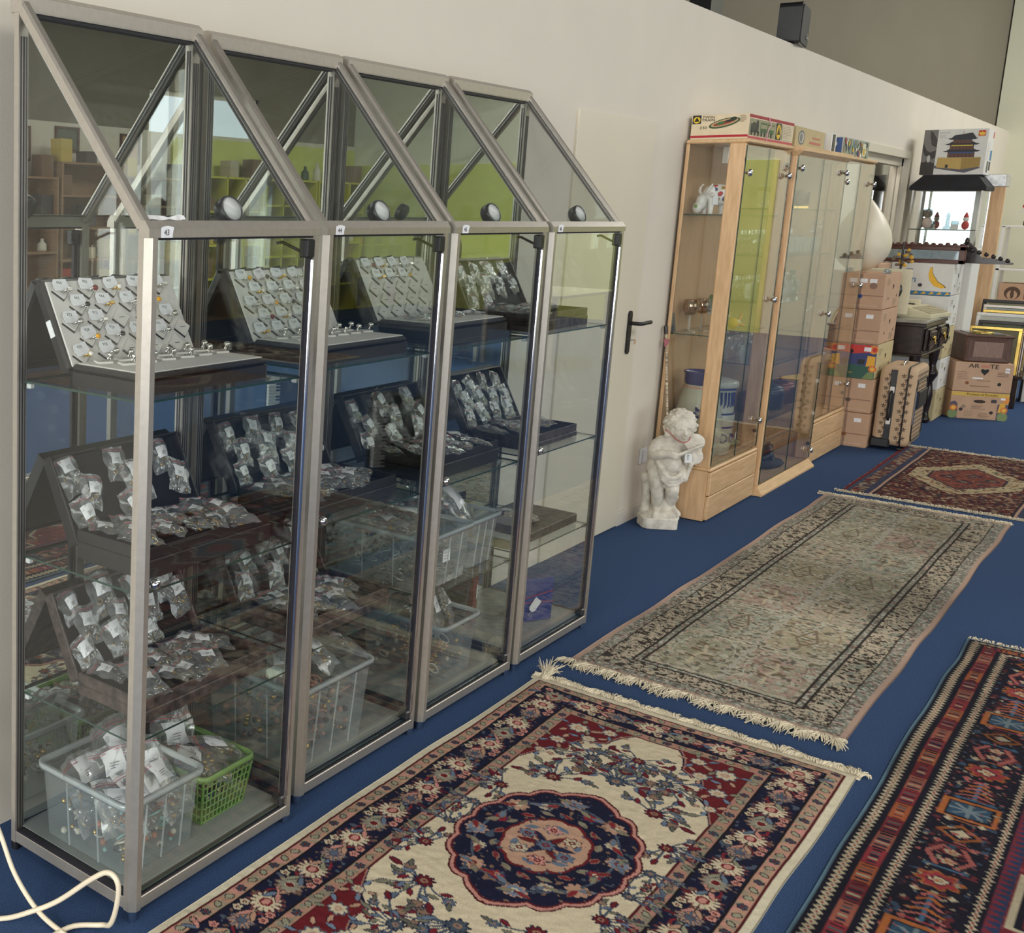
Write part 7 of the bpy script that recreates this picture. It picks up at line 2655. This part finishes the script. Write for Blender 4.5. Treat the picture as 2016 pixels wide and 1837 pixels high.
F = face_ny(0, 0, 0)
prints(c, F, [(rect(0.10, 0.02, 0.17, 0.11), (90, 88, 86)), (rect(0.20, 0.12, 0.29, 0.20), (70, 130, 170)), (rect(0.20, 0.04, 0.28, 0.11), (60, 56, 58)), (rect(0.25, 0.30, 0.29, 0.35), (204, 40, 44)), (rect(0.06, 0.12, 0.10, 0.26), (214, 212, 206))]+lines(0.13, 0.25, 0.03, 5, 0.02, (150, 148, 146), 8))
# beech board behind the display
o = MB().cbox(12.75, 12.79, 1.475, 1.99, 0.002, 1.90, 0.003).build('beech_screen', 'beech')
tag(o, 'upright beech board standing behind the mirrored display', 'board')

# argote carton pair and wooden radio case
cs = math.cos(0.415)


def at2(z):
    return dict(x=11.034+0.38*math.sin(0.415), y=1.417-0.38*cs, z=z)


it = lines(0.02, 0.155, 0.09, 5, 0.014, (140, 112, 90), 3, 0.004)+lines(0.28, 0.16, 0.08, 3, 0.014, (120, 92, 74), 5, 0.005)+[(heart(0.195, 0.165, 0.030), (30, 26, 26)), (rect(0.12, 0.105, 0.19, 0.116), (238, 238, 240)), (disc(0.09, 0.07, 0.013), (140, 84, 50)), (disc(0.30, 0.07, 0.013), (30, 26, 26)), (rect(0.325, 0.185, 0.355, 0.20), (238, 238, 240)), (rect(0.325, 0.163, 0.355, 0.178), (238, 238, 240)), (rect(0.15, 0.09, 0.24, 0.094), (120, 92, 74)), (rect(0.11, 0.045, 0.24, 0.050), (120, 92, 74))]
p = at2(0.2195)
c = carton('kraft banana carton with ARGOTE lettering and heart hand hole, under the wooden radio case', p['x'], p['y'], p['z'], 0.40, 0.38, 0.235, 0.415, 'kraft', it, plain_fy(0.40, 0.235, 33), group='low carton pair')
F = face_nx(0, 0.38, 0)
letter(c, F, 'AR', 0.048, 'ink', 0.085, 0.192, sx=1.15)
letter(c, F, 'GO', 0.034, pcol(206, 86, 66), 0.168, 0.196, sx=1.1)
letter(c, F, 'TE', 0.048, 'ink', 0.222, 0.192, sx=1.15)
it = [(rect(0.001, 0.185, 0.379, 0.214), (218, 180, 84)), ([(0.001, 0.001), (0.055, 0.001), (0.05, 0.12), (0.03, 0.14), (0.001, 0.13)], (92, 82, 100)), (disc(0.022, 0.035, 0.032, 0.035), (120, 140, 92)), (disc(0.025, 0.085, 0.024), (222, 130, 60)), (disc(0.025, 0.085, 0.013), (236, 190, 80)), (rect(0.31, 0.001, 0.379, 0.13), (92, 82, 100)), ([(0.315, 0.06), (0.36, 0.08), (0.36, 0.14), (0.325, 0.14)], (232, 176, 66)), (disc(0.35, 0.03, 0.034, 0.04), (130, 146, 96)), (disc(0.355, 0.085, 0.024), (222, 130, 60)), (disc(0.355, 0.085, 0.013), (236, 190, 80)), (disc(0.36, 0.165, 0.022, 0.03), (232, 150, 70)), (disc(0.19, 0.145, 0.04, 0.013), (60, 40, 30)), (rect(0.265, 0.14, 0.30, 0.165), (66, 62, 66)), (rect(0.325, 0.165, 0.355, 0.182), (238, 238, 240)), (disc(0.09, 0.10, 0.014), (150, 130, 108)), (disc(0.075, 0.075, 0.013), (50, 40, 36)), (disc(0.275, 0.06, 0.013), (50, 40, 36)), (rect(0.10, 0.02, 0.155, 0.07), (180, 148, 120))]+lines(0.14, 0.11, 0.10, 4, 0.009, (130, 104, 84), 9, 0.003)+lines(0.19, 0.05, 0.08, 4, 0.010, (130, 104, 84), 11, 0.003)
p = at2(0.0005)
c = carton('kraft banana carton with yellow band and leaf pictures, on the carpet under the other', p['x'], p['y'], p['z'], 0.40, 0.38, 0.218, 0.415, 'kraft', it, plain_fy(0.40, 0.218, 35), group='low carton pair')
letter(c, face_nx(0, 0.38, 0), 'Product of Ecuador', 0.026, 'ink', 0.10, 0.192)
p = at2(0.4560)
c = thing('wooden_radio_case', 'dark wooden radio case with recessed front on the ARGOTE carton', 'radio', (p['x']+0.02, p['y']+0.035, p['z']), (0, 0, 0.415))
M['walnut'] = PM('walnut', S(92, 64, 52), 0.35, var=0.25, scale=12, stretch=(1, 6, 1))
M['walnutl'] = PM('light_walnut', S(140, 112, 98), 0.4, var=0.2, scale=16, stretch=(1, 8, 1))
m = MB()
m.cbox(0, 0.36, 0, 0.30, 0, 0.20, 0.006)
m.cbox(-0.01, 0.37, -0.01, 0.31, 0.195, 0.215, 0.006)
m.build('case', 'walnut', c)
m = MB()
F = face_nx(-0.001, 0.30, 0)
m.add([F @ Vector(v) for v in ((0.015, 0.01, 0.002), (0.285, 0.01, 0.002), (0.285, 0.19, 0.002), (0.015, 0.19, 0.002), (0.055, 0.04, -0.0), (0.245, 0.04, -0.0), (0.245, 0.16, -0.0), (0.055, 0.16, -0.0))], [(0, 1, 5, 4), (1, 2, 6, 5), (2, 3, 7, 6), (3, 0, 4, 7)])
m.build('bevelled_frame', 'walnut', c)
MB().add([F @ Vector(v) for v in ((0.055, 0.04, 0.0005), (0.245, 0.04, 0.0005), (0.245, 0.16, 0.0005), (0.055, 0.16, 0.0005))], [(0, 1, 2, 3)]).build('front_panel', 'walnutl', c)
MB().cbox(0.04, 0.32, 0.04, 0.26, 0.215, 0.22, 0.002).build('top_pane', 'crt', c)
MB().torus(0.07, 0.006, 24, 6, 0, TR(0.18, 0.15, 0.222)).build('dial_ring', 'brass', c)

# leaning picture frames and oval mirror on a low bench
o = thing('low_bench', 'low dark bench under the leaning picture frames', 'bench', (11.95, 1.08, 0))
MB().cbox(0, 0.75, 0, 0.44, 0.25, 0.28, 0.004).build('seat_board', 'ebony', o)
for x in (0.03, 0.68):
    for y in (0.03, 0.36):
        MB().cbox(x, x+0.04, y, y+0.04, 0.001, 0.25, 0.003).build('leg', 'ebony', o)
rn = random.Random(23)
FR = [('thin gold picture frame', 'brass', 0.36, 0.40), ('light wood picture frame', 'beechx', 0.34, 0.38), ('dark wood picture frame', 'ebony', 0.32, 0.44), ('white picture frame', 'porc', 0.35, 0.50), ('mahogany picture frame', 'maho', 0.36, 0.36), ('wide gold picture frame', 'brass', 0.33, 0.52), ('silver picture frame', 'alu', 0.34, 0.56), ('black picture frame', 'blackpl', 0.36, 0.60)]
for k, (nm, mt, w_, h_) in enumerate(FR):
    c = thing('framed_picture', '%s, %s of the frames leaning on the low bench' % (nm, ORD[k]), 'picture frame', (11.98+k*0.075, 1.13, 0.2805), (0, 0.16, 0.05), group='frames on the low bench')
    m = MB()
    e = 0.028
    for (y0_, y1_, z0_, z1_) in ((0, w_, 0, e), (0, w_, h_-e, h_), (0, e, e, h_-e), (w_-e, w_, e, h_-e)):
        m.cbox(0, 0.022, y0_, y1_, z0_, z1_, 0.004)
    m.build('moulding', mt, c)
    MB().box(0.008, 0.012, e, w_-e, e, h_-e).build('picture', pcol(*((120, 110, 80), (200, 190, 170), (90, 100, 80), (214, 210, 200), (150, 120, 90), (110, 120, 110), (190, 196, 196), (160, 150, 120))[k]), c)
    MB().slab(0.004, 0.006, e, w_-e, e, h_-e).build('pane', ['glass', 'glass_edge'], c)
c = thing('oval_mirror', 'oval mirror in gold and white frame leaning near the picture frames', 'mirror', (12.55, 0.98, 0.30), (0, 0.17, 0.0))
ov = [(0.13*math.cos(t), 0.22*math.sin(t)+0.24) for t in [2*PI*i/32 for i in range(32)]]
MB().prism(ov, 0, 0.006, 0, face_nx(0.01, 0, 0)).build('glass', 'mirror', c)
m = MB()
m.tube([face_nx(0.0, 0, 0) @ Vector((x*1.06, 0.24+(y-0.24)*1.04, 0)) for x, y in ov+[ov[0]]], 0.015, 8)
m.build('frame', 'brass', c)
m = MB()
m.tube([face_nx(-0.012, 0, 0) @ Vector((x*1.01, 0.24+(y-0.24)*1.0, 0)) for x, y in ov+[ov[0]]], 0.007, 6)
m.build('white_bead', 'porc', c)
o = MB().cbox(12.50, 12.80, 0.84, 1.12, 0.001, 0.30, 0.004).build('plinth_box', 'whitecard')
tag(o, 'white box the oval mirror stands on', 'box')

# end of the room: shelf rack with toys, paintings, board
c = thing('white_rack', 'white metal rack with toys by the far wall', 'rack', (15.45, 1.0, 0))
for y in (0.0, 0.74):
    for x in (0.0, 0.40):
        MB().box(x, x+0.03, y, y+0.03, 0.001, 1.50).build('upright', 'porc', c)
for z in (0.66, 1.03, 1.49):
    MB().cbox(0, 0.43, 0, 0.77, z, z+0.02, 0.002).build('shelf_board', 'porc', c)
c = thing('football', 'white football with dark lines on the white rack', 'ball', (15.62, 1.42, 1.0505))
MB().ell((0, 0, 0.14), 0.14, 20, 14).build('cover', 'egg', c)
m = MB()
for k in range(5):
    a = k*1.256
    m.tube([Vector((-0.141*math.cos(t)*math.cos(0.4*math.sin(a)), 0.141*math.sin(t)*math.cos(a)*0.8, 0.14+0.141*math.sin(t)*math.sin(a)*0.8)).lerp(Vector((0, 0, 0.14)), 0) for t in np.linspace(-0.7, 0.7, 8)], 0.003, 4)
m.build('seams', 'ink', c)
c = thing('toy_crane', 'white and red toy crane model on top of the white rack', 'toy', (15.55, 1.50, 1.5105))
m = MB()
for y in (-0.07, 0.07):
    m.cyl((0, y, 0), (0, y*0.2, 0.30), 0.008, n=6)
for k in range(5):
    m.cyl((0, -0.06+0.01*k, 0.05+k*0.05), (0, 0.06-0.01*k, 0.08+k*0.05), 0.006, n=6)
m.cyl((0, 0.0, 0.29), (0, 0.17, 0.12), 0.007, n=6)
m.build('lattice', 'porc', c)
m = MB()
m.cbox(-0.08, 0.08, -0.10, 0.10, 0, 0.05, 0.006)
m.build('base', 'bead_k', c)
m = MB()
m.cbox(-0.04, 0.04, -0.07, 0.07, 0.30, 0.36, 0.006)
m.tube(spline([(0, 0.02, 0.24), (0, 0.10, 0.23), (0, 0.12, 0.19)]), 0.016, 8)
m.build('cab', 'redink', c)
for k, (y, z, s_, lab) in enumerate(((1.36, 0.681, 0.19, 'kraft carton with palm leaf emblem on the middle of the white rack'),)):
    c = thing('leaf_carton', lab, 'carton', (15.48, y, z))
    MB().cbox(0, 0.36, 0, 0.36, 0, 0.21, 0.003).build('box', 'kraft', c)
    prints(c, face_nx(0, 0.36, 0), [(disc(0.12, 0.11, 0.07), (90, 66, 50)), (disc(0.12, 0.09, 0.045, 0.05), (196, 160, 132)), (disc(0.12, 0.10, 0.016, 0.05), (90, 66, 50)), (rect(0.22, 0.05, 0.33, 0.17), (120, 84, 70))])
for k, (x, z, w_, h_, lab) in enumerate(((15.1, 0.001, 0.62, 0.66, 'wooden framed landscape painting standing below the white rack'), (14.95, 0.001, 0.62, 0.42, 'lower wooden framed landscape painting in front of the other'))):
    c = thing('landscape_painting', lab, 'painting', (x, 1.10, z), (0, 0.10, 0.0))
    m = MB()
    e = 0.05
    for (y0_, y1_, z0_, z1_) in ((0, w_, 0, e), (0, w_, h_-e, h_), (0, e, e, h_-e), (w_-e, w_, e, h_-e)):
        m.cbox(0, 0.03, y0_, y1_, z0_, z1_, 0.006)
    m.build('frame', 'maho', c)
    MB().box(0.012, 0.02, e, w_-e, e, h_-e).build('canvas', pcol(206, 190, 146), c)
    prints(c, face_nx(0.012, w_, 0), [(rect(e, e, w_-e, h_*0.4), (128, 116, 72)), (disc(w_*0.62, h_*0.5, 0.12, 0.08, 12), (96, 86, 56)), (disc(w_*0.5, h_*0.42, 0.16, 0.05, 12), (110, 100, 64))])
o = MB().cbox(0, 0.012, 0, 0.75, 0, 0.52, 0.002).build('hardboard_sheet', pcol(222, 192, 140))
o.matrix_world = TR(14.55, 0.72, 0.001) @ RY(0.14)
tag(o, 'plain cream hardboard panel leaning before the paintings', 'board')
c = MB()
c.sheet(lambda u, v: (12.35+u*0.9, 0.45+v*0.62+0.12*u, 0.006+0.003*math.sin(u*9)), 12, 8)
o = c.build('small_mat', PM('woven_mat', S(126, 118, 84), 0.95, var=0.35, scale=60, alt=S(180, 160, 120)))
tag(o, 'small woven mat on the carpet past the low carton pair', 'mat')

# ------------------------------------------------------------------ the shop side of the room, seen in the mirrors
M['brownwood'] = PM('brown_shelf_wood', S(150, 116, 84), 0.6, var=0.15, scale=8, stretch=(1, 1, 6))
M['yellowwood'] = PM('yellow_green_shelf_lacquer', S(206, 200, 60), 0.5, var=0.06)
rn = random.Random(77)
ITC = [((190, 176, 150), 'cream box'), ((120, 90, 64), 'brown box'), ((84, 92, 110), 'slate blue box'), ((176, 60, 50), 'red box'), ((220, 214, 196), 'white jar'), ((60, 80, 60), 'dark green bottle'), ((196, 170, 80), 'mustard box'), ((70, 62, 60), 'dark box')]


def shelf_unit(x0, w_, h_, mat, nm, rows, ncol=1, back=True):
    c = thing('shelf_unit', nm+' against the street wall', 'shelf', (x0, Y0+0.05, 0), group='shelves along the street wall')
    d_ = 0.36
    for k in range(ncol+1):
        x = k*(w_-0.03)/ncol
        MB().box(x, x+0.03, 0, d_, 0.001, h_).build('upright', mat, c)
    for r in range(rows+1):
        z = r*(h_-0.03)/rows
        MB().box(0.03, w_-0.03, 0, d_, z+0.002, z+0.03).build('shelf_board', mat, c)
    if back:
        MB().box(0.03, w_-0.03, 0.0, 0.012, 0.03, h_-0.03).build('back_panel', mat, c)
    for r in range(rows+1):
        z = r*(h_-0.03)/rows+0.0305
        n = 3
        for k in range(n):
            if rn.random() < 0.22:
                continue
            x = x0+0.14+k*(w_-0.28)/max(1, n-1)
            if ncol > 1 and any(abs((x-x0)-j*(w_-0.03)/ncol-0.015) < 0.14 for j in range(1, ncol)):
                x += 0.15
            hh = min(rn.uniform(0.14, 0.3), (h_-0.03)/rows-0.06)
            rgb, kind = ITC[rn.randrange(8)]
            lab = '%s, %s on the %s level of the %s' % (kind, ORD[k], ORD[r], nm)
            if kind.endswith('box'):
                o = MB().cbox(-0.1, 0.1, -0.1, 0.1, 0, hh, 0.004).build('shop_box', pcol(*rgb))
            else:
                o = MB().lathe([(0, 0), (0.06, 0), (0.065, 0.02), (0.06, hh*0.6), (0.025, hh*0.75), (0.022, hh), (0, hh)], 14).build('shop_jar', pcol(*rgb))
            o.location = (x, Y0+0.05+0.2, z)
            tag(o, lab, kind.split()[-1], 'goods on the street wall shelves')


shelf_unit(8.75, 1.2, 1.9, 'brownwood', 'first brown shelf', 4)
shelf_unit(10.0, 1.2, 2.1, 'brownwood', 'second brown shelf', 5)
shelf_unit(11.25, 1.3, 1.95, 'brownwood', 'third brown shelf', 5)
shelf_unit(12.62, 1.35, 2.0, 'yellowwood', 'first yellow green shelf', 4, 3)
shelf_unit(14.02, 1.35, 2.0, 'yellowwood', 'second yellow green shelf', 5, 3)
shelf_unit(15.42, 1.35, 2.0, 'yellowwood', 'third yellow green shelf', 4, 3)
# pictures on the street wall
for k, (x, z, w_, h_, rgb) in enumerate(((8.9, 2.1, 0.4, 0.46, (120, 92, 70)), (9.45, 2.1, 0.36, 0.44, (196, 190, 176)), (10.25, 2.25, 0.44, 0.32, (90, 96, 84)), (11.5, 2.12, 0.4, 0.42, (186, 150, 110)))):
    c = thing('wall_picture', 'framed picture, %s in the row above the brown shelves' % ORD[k], 'picture', (x, Y0+0.001, z), group='pictures above the brown shelves')
    m = MB()
    for (a, b, p, q) in ((0, w_, 0, 0.03), (0, w_, h_-0.03, h_), (0, 0.03, 0.03, h_-0.03), (w_-0.03, w_, 0.03, h_-0.03)):
        m.box(a, b, 0, 0.025, p, q)
    m.build('frame', 'maho', c)
    MB().box(0.03, w_-0.03, 0, 0.012, 0.03, h_-0.03).build('canvas', pcol(*rgb), c)
# two more rugs on the shop side
for src, loc, rot, lab in (('lozenge_rug', (7.6, -3.4, 0), 0.0, 'dark red lozenge rug on the shop side of the room'), ('geometric_rug', (6.3, -5.2, 0), 0.0, 'red geometric rug lying by the street windows'), ('medallion_rug', (9.9, -4.3, 0), 1.57, 'ivory medallion rug before the brown shelves')):
    o = bpy.data.objects[src].copy()
    COL.objects.link(o)
    o.location, o.rotation_euler = loc, (0, 0, rot)
    tag(o, lab, 'rug', 'oriental rugs on the carpet')
# table and seated person
c = thing('pale_table', 'pale lime table before the seated person', 'table', (11.0, -2.35, 0))
MB().cbox(0, 1.5, 0, 0.85, 0.72, 0.75, 0.005).build('table_top', PM('pale_lime_laminate', S(222, 224, 170), 0.4, var=0.03), c)
for x in (0.05, 1.41):
    for y in (0.05, 0.76):
        MB().box(x, x+0.04, y, y+0.04, 0.001, 0.72).build('leg', 'alu', c)
c = thing('office_chair', 'dark office chair of the seated person', 'chair', (10.72, -1.75, 0))
MB().rbox(-0.22, 0.24, -0.24, 0.24, 0.42, 0.475, 0.06).build('seat', 'seal', c)
MB().rbox(-0.27, -0.22, -0.22, 0.22, 0.56, 0.95, 0.02).build('backrest', 'seal', c)
MB().cyl((0, 0, 0.08), (0, 0, 0.42), 0.025).build('column', 'chrome', c)
m = MB()
for k in range(5):
    a = k*1.256
    m.tube([(0, 0, 0.08), (0.27*math.cos(a), 0.27*math.sin(a), 0.055)], 0.018, 6)
m.build('star_base', 'blackpl', c)
MB().tube([(-0.2, 0, 0.44), (-0.26, 0, 0.46), (-0.262, 0, 0.6)], 0.02, 6).build('back_support', 'blackpl', c)
for k in range(5):
    a = k*1.256
    MB().ell((0.27*math.cos(a), 0.27*math.sin(a), 0.0275), 0.027, 10, 6).build('castor', 'blackpl', c)
c = thing('person', 'person with long brown hair in dark clothes sitting at the pale table', 'person', (10.72, -1.75, 0.0), (0, 0, -0.25))


def blobs(lst):
    m = MB()
    for pts in lst:
        for i in range(len(pts)-1):
            a, b = pts[i], pts[i+1]
            for k in range(7):
                t = k/6
                m.ell(Vector(a[:3]).lerp(Vector(b[:3]), t), a[3]*(1-t)+b[3]*t, 10, 8)
    return m


def remeshed(m, mats, vox, name, parent, mapf=None):
    src = m.build('source', mats)
    md = src.modifiers.new('r', 'REMESH')
    md.mode, md.voxel_size, md.use_smooth_shade = 'VOXEL', vox, True
    sm = src.modifiers.new('s', 'SMOOTH')
    sm.factor, sm.iterations = 0.5, 5
    me = bpy.data.meshes.new_from_object(src.evaluated_get(bpy.context.evaluated_depsgraph_get()))
    bpy.data.objects.remove(src)
    me.name = name
    me.materials.clear()
    for x in mats:
        me.materials.append(M[x])
    if mapf:
        me.polygons.foreach_set('material_index', [mapf(p.center) for p in me.polygons])
    return obj(name, me, parent)


M['cloth_dk'] = PM('dark_knit', S(58, 54, 60), 0.9, var=0.15)
M['face'] = PM('skin', S(206, 160, 134), 0.55, var=0.05)
M['hair'] = PM('brown_hair', S(84, 58, 42), 0.5, var=0.3, scale=60, stretch=(8, 8, 1))
bd = []
bd.append([(-0.06, 0, 0.60, 0.135), (-0.06, 0, 0.75, 0.125), (-0.05, 0, 0.95, 0.13), (-0.04, 0, 1.04, 0.09), (-0.02, 0, 1.10, 0.052), (0.0, 0, 1.16, 0.05)])
for s_ in (-1, 1):
    bd.append([(-0.05, s_*0.05, 1.02, 0.08), (-0.04, s_*0.16, 1.01, 0.062), (0.0, s_*0.22, 0.87, 0.05), (0.04, s_*0.23, 0.77, 0.043), (0.22, s_*0.18, 0.80, 0.036), (0.32, s_*0.12, 0.80, 0.028)])
    bd.append([(-0.06, s_*0.09, 0.575, 0.10), (0.18, s_*0.10, 0.56, 0.085), (0.36, s_*0.10, 0.54, 0.066), (0.40, s_*0.10, 0.50, 0.062), (0.38, s_*0.10, 0.28, 0.055), (0.37, s_*0.10, 0.10, 0.04), (0.37, s_*0.10, 0.06, 0.04), (0.50, s_*0.11, 0.045, 0.034)])
    for k in range(5):
        y = s_*(0.10+0.014*(k-2))
        bd.append([(0.33, y, 0.80, 0.010), (0.38 if k < 4 else 0.36, y-s_*0.004, 0.795, 0.009), (0.405 if k < 4 else 0.37, y-s_*0.006, 0.785, 0.008)])
hd = blobs(bd)
hd.ell((0.02, 0, 1.255), (0.095, 0.075, 0.115), 16, 12)
hd.ell((0.06, 0, 1.205), (0.055, 0.055, 0.06), 12, 10)
hd.ell((0.122, 0, 1.235), (0.014, 0.012, 0.02), 8, 6)
for s_ in (-1, 1):
    hd.ell((0.092, s_*0.032, 1.26), (0.016, 0.014, 0.009), 8, 6)
    hd.ell((0.02, s_*0.078, 1.25), (0.02, 0.012, 0.03), 8, 6)
hd.ell((0.108, 0, 1.188), (0.010, 0.022, 0.007), 8, 6)
remeshed(hd, ['cloth_dk', 'face'], 0.008, 'body', c, lambda p: 1 if p[2] > 1.10 or (p[0] > 0.30 and p[2] > 0.74) else 0)
hr = MB()
hr.ell((-0.005, 0, 1.285), (0.105, 0.09, 0.105), 16, 12)
for k in range(9):
    a = PI*0.5+k*PI/8
    hr.ell((-0.02+0.075*math.cos(a), 0.085*math.sin(a), 1.15), (0.035, 0.03, 0.14), 8, 8)
remeshed(hr, ['hair'], 0.01, 'hair', c)
# accordion standing on the carpet
c = thing('accordion', 'black accordion with white piano keys standing on the carpet', 'accordion', (5.95, -0.5, 0), (0, 0, 0.35))
MB().cbox(0.0, 0.17, 0, 0.17, 0.002, 0.46, 0.012).build('treble_body', 'blackpl', c)
MB().cbox(0.34, 0.46, 0, 0.17, 0.002, 0.42, 0.012).build('bass_body', 'blackpl', c)
m = MB()
for k in range(12):
    x = 0.17+k*0.0142
    m.box(x, x+0.0071, 0.012 if k % 2 else 0.0, 0.158 if k % 2 else 0.17, 0.01 if k % 2 else 0.004, 0.40 if k % 2 else 0.41)
    m.box(x+0.0071, x+0.0142, 0.012, 0.158, 0.01, 0.40)
m.build('bellows', 'bead_k', c)
for k in range(20):
    z = 0.03+k*0.0205
    MB().cbox(-0.09, 0.0, 0.16, 0.185, z, z+0.0185, 0.002).build('white_key', 'porc', c)
    if k % 7 not in (2, 6):
        MB().cbox(-0.035, 0.0, 0.183, 0.193, z+0.014, z+0.0265, 0.002).build('black_key', 'blackpl', c)
